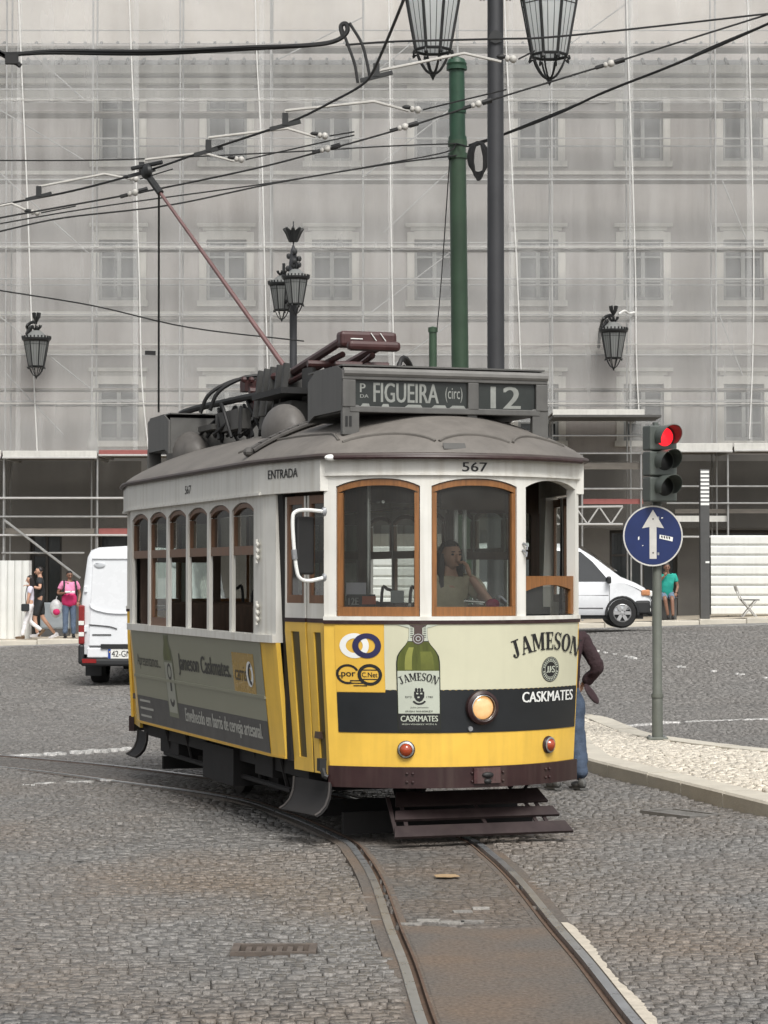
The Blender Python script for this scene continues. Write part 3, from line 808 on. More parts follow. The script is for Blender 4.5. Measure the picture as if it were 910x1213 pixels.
# white stone crossing lines let into the paving
def stone_line(name, pts, w, gaps=.0):
    xs, ys, ws, ds, as_ = [], [], [], [], []
    for a, b in zip(pts, pts[1:]):
        d = b - a; L_ = Vector((d.x, d.y, 0)).length; ang = math.atan2(d.y, d.x); s_ = 0
        while s_ < L_:
            if random.random() > gaps:
                p = a + d * (s_ / L_)
                for q in (-.5, .5):
                    xs.append(p.x - math.sin(ang) * q * w); ys.append(p.y + math.cos(ang) * q * w); ws.append(.11); ds.append(w * .9); as_.append(ang + random.gauss(0, .07))
            s_ += .125
    xs, ys, ws, ds, as_ = map(np.array, (xs, ys, ws, ds, as_))
    z = np.array([ground_z(a, b) for a, b in zip(xs, ys)]) + .012 + RNG.normal(0, .003, len(xs))
    V = sett_block(xs, ys, ws, ds, as_, z, RNG.normal(0, .03, (len(xs), 2)))
    o = put(name, setts_mesh(name, V, M['mark']), square); tag(o, kind='stuff')
def gl(*pp): return [on_level(px, py, .0) for px, py in pp]
stone_line('crossing_line', gl((-40, 899), (60, 893), (160, 886)), .075, .12)
stone_line('crossing_line', gl((-40, 934), (60, 929), (140, 924)), .065, .3)
stone_line('crossing_line', gl((700, 864), (790, 856), (960, 850)), .06, .06)
stone_line('crossing_line', gl((690, 797), (800, 810), (960, 822)), .04, .75)

# limestone setts of the island
xs, ys = [], []
yy = 12.7
while yy < 31:
    xx = 1.9 + random.random() * .08
    while xx < 9.5:
        xs.append(xx + random.gauss(0, .012)); ys.append(yy + random.gauss(0, .012)); xx += .088
    yy += .085
xs, ys = np.array(xs), np.array(ys)
k = in_poly_np(xs, ys, inner_poly) & (np.abs(xs) < .19 * ys)
xs, ys = xs[k], ys[k]; n = len(xs)
zs = np.full(n, IH - .002) + RNG.normal(0, .002, n) + .004 * np.sin(xs * 3 + ys * 2)
wd = RNG.uniform(.072, .088, n); dd = RNG.uniform(.070, .086, n); an = RNG.normal(0, .30, n); tt = RNG.normal(0, .025, (n, 2))
near = np.zeros(n, bool); od = np.argsort(np.where(np.abs(xs) < .1625 * ys, ys, 1e9))[:300]; near[od] = True
o = put('limestone_setts', setts_mesh('limestone_setts', sett_block(xs[~near], ys[~near], wd[~near], dd[~near], an[~near], zs[~near], tt[~near], dome=.002, ins=.004, depth=.03), M['calc_i']), island); tag(o, kind='stuff')
pr = []
for q in range(6):
    one = np.array([0.])
    pr.append(setts_mesh('limestone_sett', sett_block(one, one, np.array([.075]), np.array([.07]), one, one, RNG.normal(0, .05, (1, 2)) * .5, dome=.002, ins=.004, depth=.03), M['calc_o']))
for i in od:
    o = put('limestone_sett', random.choice(pr), island); o.location = (xs[i], ys[i], zs[i]); o.rotation_euler = (tt[i, 1], tt[i, 0], an[i])

# iron grates let into the paving
def grate(gx, gy, gl_, gw, ga, name, label, slots, m):
    t = empty(name, (gx, gy, 0.002), ga, label, 'grate')
    MB().box((0, 0, -.05), (gl_ - .02, gw - .02, .03)).build('pit_floor', M['cob_o'], t)
    f = MB()
    for sx in (-1, 1): f.box((sx * (gl_ / 2 - .02), 0, -.02), (.04, gw, .05))
    for sy in (-1, 1): f.box((0, sy * (gw / 2 - .02), -.0205), (gl_ - .081, .04, .049))
    f.build('frame', m, t)
    for i in range(slots):
        x = -gl_ / 2 + .06 + (gl_ - .12) * (i + .5) / slots
        MB().box((x, 0, -.025), ((gl_ - .12) / slots * .55, gw - .085, .04)).build('bar', m, t)
    return t
grate(*GRATES[0], 'drain_grate', 'dark iron drain grate in the road beside the pale kerb', 9, mat('dark_iron', (.24, .23, .215), .5, metal=.4, var=.3))
grate(*GRATES[1], 'drain_cover', 'rusty iron drain cover among the cobbles left of the rails', 6, mat('dull_rusty_iron', (.105, .085, .070), .7, var=.4, scale=12))

# ================================================================== TRAM  (local axes: x to the viewer's right, y backwards, z up; nose at 0,0)
T_A = math.atan(955 / F_PX)
T_O = at(562, 900, 17.0)
tram = empty('tram', (T_O.x, T_O.y, 0), T_A, 'vintage yellow and white electric tram with whiskey adverts and route 12 sign', 'tram')
LEN = 7.3
def ins(z): return .09 * clamp((1.44 - z) / .87)
def S_front(v, z, off=0.0):
    a = abs(v); b = .42 * a ** 2.1
    g = .882 * a ** 1.1 * (1 if v > 0 else -1); k = math.hypot(g, 1)
    vv = v * (1 - .5 * ins(z))
    return (vv + off * g / k, b - off / k, z)
def S_left(b, z, off=0.0):
    t = 1.0
    if b < 1.42: t = clamp((b - .42) / 1.0)
    if b > LEN - 1.42: t = clamp((LEN - .42 - b) / 1.0)
    half = 1.0 + .19 * t - ins(z) * (.5 + .5 * t)
    return (-(half + off), b, z)
def S_right(b, z, off=0.0):
    p = S_left(b, z, off); return (-p[0], p[1], p[2])
def S_rear(v, z, off=0.0):
    p = S_front(v, z, off); return (p[0], LEN - p[1], p[2])
def lin(a, b, n): return [a + (b - a) * i / n for i in range(n + 1)]
FV = lin(-1, 1, 32)

# ---- front and rear aprons
def apron(S, front):
    p = MB().shell(S, FV, .560, 1.600, .03, 4).build('front_panel' if front else 'rear_panel', M['yellow'], tram, smooth=True)
    b = MB().shell(lambda v, z, o=0: S(v, z, o + .028), FV, .425, .575, .06, 1).build('bumper', M['maroon'], tram, smooth=True)
    MB().shell(lambda v, z, o=0: S(v, z, o + .012), FV, 1.596, 1.622, .04, 1).build('belt_strip', M['maroon'], tram, smooth=True)
    return p, b
front_panel, bumper = apron(S_front, True)
apron(S_rear, False)
plate = MB().shell(lambda v, z, o=0: S_front(v, z, o + .05), lin(-.02, .19, 6), .455, .565, .02).build('coupler_plate', mat('worn_maroon_plate', (.07, .03, .03), .3, var=.5, scale=18, streak=.5, rust=(.16, .13, .12)), bumper)
mb = MB()
mb.ball(S_front(.085, .515, .055), (.045, .02, .022)); mb.ball(S_front(.085, .47, .05), (.03, .02, .02))
mb.build('coupler_pin', M['black'], bumper, smooth=True)
mb = MB()
for v0 in (-.50, -.46, -.03, .22, .62, .66):
    for z0 in (.47, .53): mb.ball(S_front(v0, z0, .032), .011, 6, 4)
mb.build('bolt', M['maroon'], bumper, smooth=True)
mb = MB(); mb.box((-1.01, .44, .58), (.05, .07, .09)); mb.tube([(-1.01, .42, .55), (-1.0, .40, .50), (-.98, .39, .49)], .022)
mb.build('corner_bracket', M['black'], bumper)

# ---- advert film on the front
def film(v0, v1, z0, z1, off, m, name, S=S_front, parent=None, nv=None):
    lo = z0 if callable(z0) else (lambda v: z0); hi = z1 if callable(z1) else (lambda v: z1)
    nv = nv or max(2, int((v1 - v0) / .05))
    vs = lin(v0, v1, nv); mb = MB()
    mb.grid(lambda v, t: S(v, lo(v) + (hi(v) - lo(v)) * t, off), vs, [0, .5, 1])
    return mb.build(name, m, parent if parent is not None else front_panel, smooth=True, fix=False)
def FM(off): return lambda x, y, k=0: S_front(x, y, off + k * .0002)
film(-.63, .985, 1.125, 1.594, .003, M['cream_film'], 'advert_film')
film(-.935, .985, .818, lambda v: (1.120 + .006 * abs(math.sin(v * 68)) if v > -.63 else 1.104), .0045, M['black_film'], 'advert_band', nv=330)
film(-.935, -.632, 1.108, 1.590, .0045, M['yellow_film'], 'yellow_square')
def ring_poly(mb, cx, cz, r0, r1, fn, a0=0, a1=360, n=28):
    A = arcpts(cx, cz, r1, r1, a0, a1, n); B = arcpts(cx, cz, r0, r0, a0, a1, n)
    mb.add([fn(*p) for p in A] + [fn(*p) for p in B], [(i, i + 1, n + 2 + i, n + 1 + i) for i in range(n)])
def disc_poly(mb, cx, cz, r, fn, n=28, rz=None):
    P = arcpts(cx, cz, r, rz or r, 0, 360, n)[:-1]
    mb.add([fn(*p) for p in P], [tuple(range(n))])
# linked rings and the two round emblems
mb = MB(); ring_poly(mb, -.815, 1.440, .052, .090, FM(.0065)); mb.build('ring_print', M['white_plain'], front_panel)
mb = MB(); ring_poly(mb, -.738, 1.440, .052, .090, FM(.008), -140, 140); mb.build('ring_print', M['navy'], front_panel)
mb = MB(); ring_poly(mb, -.738, 1.440, .052, .090, FM(.0076), 140, 220, 10); mb.build('ring_print', M['navy'], front_panel)
mb = MB()
ring_poly(mb, -.862, 1.235, .056, .072, FM(.0065), 25, 290)
letters(mb, 'Lpor', FM(.0072), -.93, -.815, 1.205, 1.265, .015)
for k in range(3): film_x = -.85 + .01 * k; mb.add([FM(.0068)(a, b) for a, b in ((film_x, 1.185 - k * .018), (film_x + .085, 1.185 - k * .018), (film_x + .085, 1.193 - k * .018), (film_x, 1.193 - k * .018))], [(0, 1, 2, 3)])
ring_poly(mb, -.725, 1.232, .056, .078, FM(.0065))
letters(mb, 'C.Net', FM(.0072), -.775, -.677, 1.215, 1.25, .01)
mb.add([FM(.0068)(a, b) for a, b in ((-.79, 1.195), (-.66, 1.195), (-.66, 1.203), (-.79, 1.203))], [(0, 1, 2, 3)])
mb.add([FM(.0068)(a, b) for a, b in ((-.79, 1.262), (-.66, 1.262), (-.66, 1.27), (-.79, 1.27))], [(0, 1, 2, 3)])
mb.build('emblem_print', M['ink'], front_panel)
# the printed bottle: neck at the top, shoulders, label
BX = -.405
def bottle_half(z):
    pts = [(.845, .146), (.86, .15), (1.32, .15), (1.37, .142), (1.41, .118), (1.445, .088), (1.475, .070), (1.50, .064), (1.59, .062)]
    for (a, wa), (b, wb) in zip(pts, pts[1:]):
        if a <= z <= b: return wa + (wb - wa) * (z - a) / (b - a)
    return .145
def bottle_part(z0, z1, k0, k1, off, m, name):
    zs = lin(z0, z1, max(2, int((z1 - z0) / .02))); mb = MB()
    mb.grid(lambda z, t: S_front(BX + bottle_half(z) * (k0 + (k1 - k0) * t), z, off), zs, lin(0, 1, 6))
    return mb.build(name, m, front_panel, fix=False)
bottle_part(.82, 1.59, -1, 1, .0065, M['bottle_dark'], 'bottle_print')
bottle_part(1.255, 1.47, -.94, .94, .0075, M['bottle'], 'bottle_glass_print')
bottle_part(1.27, 1.43, -.62, -.30, .0082, M['bottle_light'], 'bottle_shine_print')
bottle_part(1.27, 1.40, .1, .7, .0080, mat('bottle_mid_print', (.13, .145, .028), .3, var=.35, scale=6), 'bottle_shine_print')
bottle_part(.957, 1.262, -.95, .95, .0085, M['label'], 'bottle_label_print')
bottle_part(.84, .955, -.97, .97, .0085, M['ink'], 'bottle_label_print')
bottle_part(1.475, 1.592, -.98, -.45, .0078, M['label'], 'bottle_neck_print'); bottle_part(1.475, 1.592, .45, .98, .0078, M['label'], 'bottle_neck_print')
bottle_part(1.50, 1.592, -.42, .42, .0082, M['seal'], 'bottle_neck_print')
mb = MB(); disc_poly(mb, BX, 1.492, .042, FM(.009)); mb.build('seal_print', M['seal'], front_panel)
mb = MB(); ring_poly(mb, BX, 1.492, .030, .035, FM(.0095)); ring_poly(mb, BX, 1.492, .012, .018, FM(.0095), n=12); mb.build('seal_print', M['grey_plain'], front_panel)
mb = MB()
for k in range(7):
    for s in (-1, 1):
        mb.add([FM(.0086)(BX + s * (.035 + a), 1.50 + k * .013 + b) for a, b in ((0, 0), (.018, 0), (.018, .005), (0, .005))], [(0, 1, 2, 3)])
mb.build('neck_mark_print', M['ink'], front_panel)
def arch_map(xc, zc, half, rise, h, off):
    """word bent over an arc: x in 0..1, y in 0..1"""
    R = (half * half + rise * rise) / (2 * rise); am = math.asin(min(1, half / R))
    def fn(x, y, k=0):
        a = (x - .5) * 2 * am; r = R + y * h
        return S_front(xc + r * math.sin(a), zc - R + r * math.cos(a), off + k * .0001)
    return fn
mb = MB(); serif_word(mb, 'JAMESON', arch_map(BX, 1.193, .120, .030, .056, .0095), .05); mb.build('lettering', M['ink'], front_panel, fix=False)
mb = MB()
letters(mb, 'CASKMATES', FM(.0105), BX - .128, BX + .128, .900, .942, .03)
letters(mb, 'IRISH WHISKEY WITH A', FM(.0105), BX - .12, BX + .12, .875, .886)
mb.build('lettering', M['label'], front_panel, fix=False)
mb = MB()
letters(mb, 'IRISH WHISKEY', FM(.0105), BX - .095, BX + .095, .967, .979, .02)
letters(mb, 'John Jameson', FM(.0105), BX - .062, BX + .062, .992, 1.007)
letters(mb, 'ESTD', FM(.0105), BX - .095, BX - .05, 1.068, 1.082); letters(mb, '1780', FM(.0105), BX + .05, BX + .095, 1.068, 1.082)
pts = [(-.035, 1.115), (.035, 1.115), (.035, 1.075), (.02, 1.05), (0, 1.04), (-.02, 1.05), (-.035, 1.075)]
mb.add([FM(.0102)(BX + a, b) for a, b in pts], [tuple(range(7))])
ring_poly(mb, BX, 1.075, .043, .056, FM(.0103), 215, 325, 10)
for k in (-1, 0, 1): disc_poly(mb, BX + k * .02, 1.127, .009, FM(.0103), 8, .014)
mb.build('crest_print', M['ink'], front_panel, fix=False)
mb = MB()
for k, (a, b) in enumerate(((-.02, 1.095), (.008, 1.095), (-.012, 1.068))):
    mb.add([FM(.0108)(BX + a + p, b + q) for p, q in ((0, 0), (.014, 0), (.014, .01), (0, .01))], [(0, 1, 2, 3)])
mb.build('crest_print', M['label'], front_panel, fix=False)
# big word on the right, round seal and the second word
mb = MB(); serif_word(mb, 'JAMESON', arch_map(.648, 1.402, .325, .062, .128, .0065), .05); mb.build('lettering', M['ink'], front_panel, fix=False)
mb = MB(); disc_poly(mb, .672, 1.256, .092, FM(.0062), 32); mb.build('seal_print', M['ink'], front_panel, fix=False)
mb = MB(); ring_poly(mb, .672, 1.256, .083, .086, FM(.0075)); ring_poly(mb, .672, 1.256, .056, .060, FM(.0075))
letters(mb, 'JJ', FM(.0078), .628, .672, 1.232, 1.280, .03); letters(mb, 'S', FM(.0078), .684, .716, 1.232, 1.280, .03); disc_poly(mb, .678, 1.256, .005, FM(.0078), 8)
for k in range(26):
    a = 2 * PI * k / 26
    if k % 13 in (0,): continue
    mb.add([FM(.0077)(.672 + .071 * math.cos(a) + p * math.sin(a) * .006 + q * math.cos(a) * .007, 1.256 + .071 * math.sin(a) - p * math.cos(a) * .006 + q * math.sin(a) * .007) for p, q in ((-1, -1), (1, -1), (.6, 1), (-.6, 1))], [(0, 1, 2, 3)])
mb.build('seal_print', M['label'], front_panel, fix=False)
mb = MB(); letters(mb, 'CASKMATES', FM(.0075), .402, .935, 1.022, 1.098, .03); mb.build('lettering', M['white_plain'], front_panel, fix=False)
mb = MB(); mb.tube([Vector(S_front(-.035, .845, .002)), Vector(S_front(-.035, .845, .02))], .018, 10); mb.build('key_plug', M['steel'], front_panel)

# ---- headlight and indicators
def on_nose(v, z):
    p = Vector(S_front(v, z)); q = Vector(S_front(v, z, 1.0)); nrm = (q - p).normalized()
    x = Vector((0, 0, 1)).cross(nrm).normalized(); y = nrm.cross(x)
    return p, Matrix((x, y, nrm)).transposed()
p, R = on_nose(.053, .996)
hl = MB().lathe([(.118, -.02), (.124, .02), (.120, .045), (.100, .058), (.086, .05), (.083, .03)], p, 28, R, cap=False).build('headlight', M['maroon'], tram, smooth=True)
MB().lathe([(.0, .052), (.045, .050), (.070, .042), (.0825, .031)], p, 24, R).build('lens', M['lens'], hl, smooth=True)
MB().lathe([(.0832, .029), (.089, .052), (.093, .056), (.088, .06)], p, 28, R, cap=False).build('lens_rim', M['chrome'], hl, smooth=True)
for v0, z0 in ((-.502, .700), (.672, .704)):
    p, R = on_nose(v0, z0)
    il = MB().lathe([(.062, -.01), (.064, .012), (.050, .020)], p, 20, R).build('indicator_light', M['maroon'], tram, smooth=True)
    MB().lathe([(.054, .018), (.058, .028), (.046, .032), (.044, .026)], p, 20, R, cap=False).build('lamp_rim', M['chrome'], il, smooth=True)
    MB().lathe([(.0, .058), (.018, .056), (.034, .046), (.044, .027)], p, 18, R).build('lens', M['orange'], il, smooth=True)

# ---- upper front: sill, pillars, arched heads, letterboard
WIN = [(-.928, -.392), (-.312, .352), (.431, .955)]
Z_SILL, Z_LB = 1.622, 2.665
def head_arch(v0, v1, zc, rise):
    m_, h = (v0 + v1) / 2, (v1 - v0) / 2
    return lambda v: zc - rise * abs((v - m_) / h) ** 2.5
def end_wall(S, front):
    sill = MB().shell(lambda v, z, o=0: S(v, z, o + .015), FV, Z_SILL, 1.650, .09).build('window_sill', M['white'], tram, smooth=True)
    edges = [(-1.0, WIN[0][0]), (WIN[0][1], WIN[1][0]), (WIN[1][1], WIN[2][0]), (WIN[2][1], 1.0)]
    for a, b in edges: MB().shell(S, lin(a, b, 3), 1.650, 2.56, .07).build('pillar', M['white'], tram, smooth=True)
    hd = MB()
    for (a, b) in edges: hd.shell(S, lin(a, b, 3), 2.56, Z_LB, .07)
    for (a, b) in WIN: hd.shell(S, lin(a, b, 12), head_arch(a, b, 2.642, .055), Z_LB, .07)
    hd.build('window_head', M['white'], tram, smooth=True)
    lb = MB().shell(lambda v, z, o=0: S(v, z, o + .014), FV, Z_LB, 2.80, .07).build('front_letterboard' if front else 'rear_letterboard', M['white'], tram, smooth=True)
    MB().shell(lambda v, z, o=0: S(v, z, o + .022), FV, Z_LB - .002, Z_LB + .012, .02).build('bead', M['white'], lb, smooth=True)
    for w, (a, b) in enumerate(WIN):
        win = empty('window'); win.parent = tram
        g = .012
        arch = head_arch(a, b, 2.636, .055); fw_ = .044
        S2 = lambda v, z, o=0: S(v, z, o - .012)
        if w < 2 or not front:
            f = MB()
            f.shell(S2, lin(a + .004, b - .004, 12), lambda v: arch(v) - fw_, arch, .045)
            f.shell(S2, lin(a + .004, b - .004, 8), 1.652, 1.718, .045)
            for q0, q1 in ((a + .004, a + fw_ - .006), (b - fw_ + .006, b - .004)): f.shell(S2, lin(q0, q1, 2), 1.719, 2.54, .045)
            f.build('frame', M['wood'], win, smooth=True)
            gl_ = MB().grid(lambda v, t: S(v, 1.70 + (arch(v) - .03 - 1.70) * t, -.035), lin(a + .03, b - .03, 10), lin(0, 1, 3))
            gl_.build('glass', M['glass'], win, smooth=True, fix=False)
        else:
            f = MB()   # lowered sash with a curved wooden top rail
            low = lambda v: 1.875 - .05 * (2 * (v - (a + b) / 2) / (b - a)) ** 2
            f.shell(S2, lin(a + .004, b - .004, 12), low, 1.94, .045)
            for q0, q1 in ((b - .04, b - .004),): f.shell(S2, lin(q0, q1, 2), 1.66, 1.86, .045)
            f.build('frame', M['wood'], win, smooth=True)
            MB().grid(lambda v, t: S(v, 1.66 + (1.86 - 1.66) * t, -.035), lin(a + .02, b - .03, 8), [0, 1]).build('glass', M['glass'], win, smooth=True, fix=False)
    return lb
flb = end_wall(S_front, True)
end_wall(S_rear, False)
mb = MB(); letters(mb, '567', lambda x, y, k=0: S_front(x, y, .017 + k * .0002), -.094, .096, 2.692, 2.758, .02); mb.build('lettering', M['ink'], flb, fix=False)
mb = MB()
for v0, z0 in ((.40, 2.18), (.395, 2.13)): mb.tube([Vector(S_front(v0, z0, .005)), Vector(S_front(v0 + .02, z0 - .02, .03)), Vector(S_front(v0 + .01, z0 - .05, .035))], .008, 6)
mb.build('sash_catch', M['steel'], tram)

# ---- sides
B0 = [1.62 + .712 * i for i in range(6)]; BW = .640
SB = lin(1.42, LEN - 1.42, 16)
def side(S, left):
    pan = MB().shell(S, SB, .585, 1.445, .035, 6).build('side_panel', M['yellow'], tram, smooth=True)
    sl = MB().shell(lambda b, z, o=0: S(b, z, o + .028), lin(1.17, LEN - 1.17, 20), 1.440, 1.498, .10).build('window_sill', M['white'], tram, smooth=True)
    edges = [(1.385, B0[0])] + [(B0[i] + BW, B0[i + 1]) for i in range(5)] + [(B0[5] + BW, LEN - 1.385)]
    for a, b in edges: MB().shell(S, lin(a, b, 2), 1.498, 2.44, .032).build('pillar', M['white'], tram, smooth=True)
    hd = MB()
    for a, b in edges: hd.shell(S, lin(a, b, 2), 2.44, 2.56, .032)
    for b0 in B0: hd.shell(S, lin(b0, b0 + BW, 10), head_arch(b0, b0 + BW, 2.515, .058), 2.56, .032)
    hd.build('window_head', M['white'], tram, smooth=True)
    lb = MB().shell(lambda b, z, o=0: S(b, z, o + .035), lin(.40, LEN - .40, 28), 2.555, 2.80, .08).build('side_letterboard', M['white'], tram, smooth=True)
    MB().shell(lambda b, z, o=0: S(b, z, o + .05), lin(1.35, LEN - .45, 20), 2.552, 2.572, .03).build('bead', M['white'], lb, smooth=True)
    for i, b0 in enumerate(B0):
        win = empty('window'); win.parent = tram
        a, b = b0, b0 + BW; arch = head_arch(a, b, 2.51, .058)
        S2 = lambda q, z, o=0: S(q, z, o - .014)
        f = MB()
        f.shell(S2, lin(a + .003, b - .003, 8), lambda q: arch(q) - .035, arch, .03)
        f.shell(S2, lin(a + .003, b - .003, 4), 2.105, 2.175, .03)
        for q0, q1 in ((a + .003, a + .03), (b - .03, b - .003)): f.shell(S2, lin(q0, q1, 1), 2.176, 2.41, .03)
        if i == 4:
            f.shell(S2, lin(a + .003, b - .003, 4), 1.499, 1.57, .03)
            for q0, q1 in ((a + .003, a + .05), (b - .05, b - .003)): f.shell(S2, lin(q0, q1, 1), 1.571, 2.104, .03)
        f.build('frame', M['wood2'], win, smooth=True)
        MB().grid(lambda q, t: S(q, 2.16 + (arch(q) - .02 - 2.16) * t, -.038), lin(a + .02, b - .02, 6), [0, .5, 1]).build('glass', M['glass_clear'], win, smooth=True, fix=False)
        if i == 4: MB().grid(lambda q, t: S(q, 1.56 + .55 * t, -.038), lin(a + .04, b - .04, 3), [0, 1]).build('glass', M['glass_clear'], win, smooth=True, fix=False)
    # yellow corner panels and white corner posts at both ends (chamfered towards the doors)
    for q0, q1 in ((1.17, 1.415), (LEN - 1.415, LEN - 1.17)):
        MB().shell(S, lin(q0, q1, 4), .585, 1.440, .035, 4).build('corner_panel', M['yellow'], tram, smooth=True)
        if left or q0 > 2:
            MB().shell(S, lin(q0, q1 - .03 if q0 < 2 else q1, 4), 1.498, 2.555, .06).build('corner_post', mat_post, tram, smooth=True)
        else:
            MB().shell(S, lin(q0, q0 + .03, 2), 1.498, 2.555, .06).shell(S, lin(q0 + .03, q1 - .03, 4), 2.45, 2.555, .06).build('corner_post', mat_post, tram, smooth=True)
            MB().grid(lambda b, z: S(b, z, -.03), [q0 + .03, q1 - .03], [1.5, 2.45]).build('corner_glass', M['glass_clear'], tram, fix=False)
    tr = MB().shell(lambda b, z, o=0: S(b, z, o + .008), lin(1.17, LEN - 1.17, 16), .570, .5845, .04).build('lower_trim', M['yellow_film'], tram, smooth=True)
    for z0 in (2.13, 1.66):
        mb = MB()
        for dz in (-.05, 0, .05): mb.ball(S(1.46, z0 + dz, .015), (.016, .03, .022), 8, 6)
        mb.tube([S(1.46, z0 - .09, .02), S(1.46, z0 + .09, .02)], .010, 6)
        mb.build('hinge', M['white'], tram, smooth=True)
    return pan, lb
mat_post = M['white']
lpan, llb = side(S_left, True)
rpan, rlb = side(S_right, False)
mb = MB()
def SL(off): return lambda x, y: S_left(x, y, off)      # x is the distance from the nose; text runs towards the nose
letters(mb, 'ENTRADA', lambda x, y, k=0: S_left(1.02 - x, y, .039 + k * .0003), -.20, .27, 2.668, 2.735, .03)
mb.build('lettering', M['ink'], llb, fix=False)
mb = MB(); letters(mb, '567', lambda x, y: S_left(3.55 - x, y, .039), -.09, .11, 2.635, 2.705, .004); mb.build('lettering', M['ink'], llb, fix=False)
# side advert: olive above, grey below, a bottle, two lines of print and the operator's yellow square
def sfilm(b0, b1, z0, z1, off, m, name):
    mb = MB(); mb.grid(lambda b, t: S_left(b, z0 + (z1 - z0) * t, off), lin(b0, b1, 10), lin(0, 1, 4))
    return mb.build(name, m, lpan, smooth=True, fix=False)
sfilm(1.43, LEN - 1.45, .592, 1.437, .003, M['side_film'], 'advert_film')
sfilm(1.43, LEN - 1.45, .596, .835, .0045, M['side_grey'], 'advert_band')
sfilm(1.66, 2.30, 1.03, 1.34, .0045, mat('side_yellow_film', (.45, .29, .06), .25, coat=.4), 'yellow_square')
MB().shell(lambda b, z, o=0: S_left(b, z, o + .010), lin(1.43, LEN - 1.43, 8), 1.005, 1.030, .012, 2).build('side_moulding', M['side_film'], lpan, smooth=True)
sh = .08
def LW(off): return lambda x, y: S_left(4.42 - x, y, off)
sink = mat('side_dark_print', (.035, .035, .032), .4)
mb = MB()
letters(mb, 'Jameson Caskmates.', lambda x, y, k=0: S_left(4.10 - x, y, .006 + k * .0003), 0, 1.72, 1.085, 1.275, .03)
letters(mb, 'Apresentamos...', lambda x, y: S_left(5.70 - x, y, .006), 0, .92, 1.085, 1.225, .0)
letters(mb, 'carris', lambda x, y: S_left(2.24 - x, y, .0065), 0, .34, 1.12, 1.235, .0)
mb.build('lettering', sink, lpan, fix=False)
mb = MB(); letters(mb, 'Envelhecido em barris de cerveja artesanal.', lambda x, y, k=0: S_left(4.02 - x, y, .006 + k * .0003), 0, 2.42, .655, .805, .04)
for k in range(3): mb.add([S_left(5.75 - a, .64 + k * .07 + b, .006) for a, b in ((0, 0), (.42 + .1 * (k == 1), 0), (.42 + .1 * (k == 1), .02), (0, .02))], [(0, 1, 2, 3)])
mb.build('lettering', mat('side_pale_print', (.42, .42, .38), .4), lpan, fix=False)
mb = MB(); ring_poly(mb, 1.80, 1.18, .05, .10, lambda x, y: S_left(x, y, .0065), 90, 450); mb.build('ring_print', M['white_plain'], lpan, fix=False)
mb = MB(); ring_poly(mb, 1.765, 1.18, .055, .085, lambda x, y: S_left(x, y, .0075), -100, 100); mb.build('ring_print', M['ink'], lpan, fix=False)
def sbottle(z0, z1, k, off, m, name, lean=.0):
    w = lambda z: .17 if z < 1.26 else max(.085, .17 - (z - 1.26) * .9)
    mb = MB(); mb.grid(lambda z, t: S_left(4.46 + k * w(z) * (2 * t - 1) + (z - 1.0) * .10, z, off), lin(z0, z1, 10), lin(0, 1, 4))
    mb.build(name, m, lpan, fix=False)
sbottle(.70, 1.43, 1, .006, mat('side_bottle_print', (.17, .185, .12), .3, var=.3), 'bottle_print'); sbottle(1.20, 1.42, .8, .007, M['bottle'], 'bottle_print'); sbottle(.74, 1.18, .85, .007, mat('side_label_print', (.34, .35, .29), .3), 'bottle_print')
mb = MB(); ring_poly(mb, 4.455, 1.10, .05, .075, lambda x, y: S_left(x, y, .008)); ring_poly(mb, 4.44, .88, .05, .09, lambda x, y: S_left(x, y, .008), 200, 340, 10); mb.add([S_left(4.44 + a, .93 + b, .008) for a, b in ((-.03, 0), (.03, 0), (.03, .11), (-.03, .11))], [(0, 1, 2, 3)])
mb.build('crest_print', sink, lpan, fix=False)

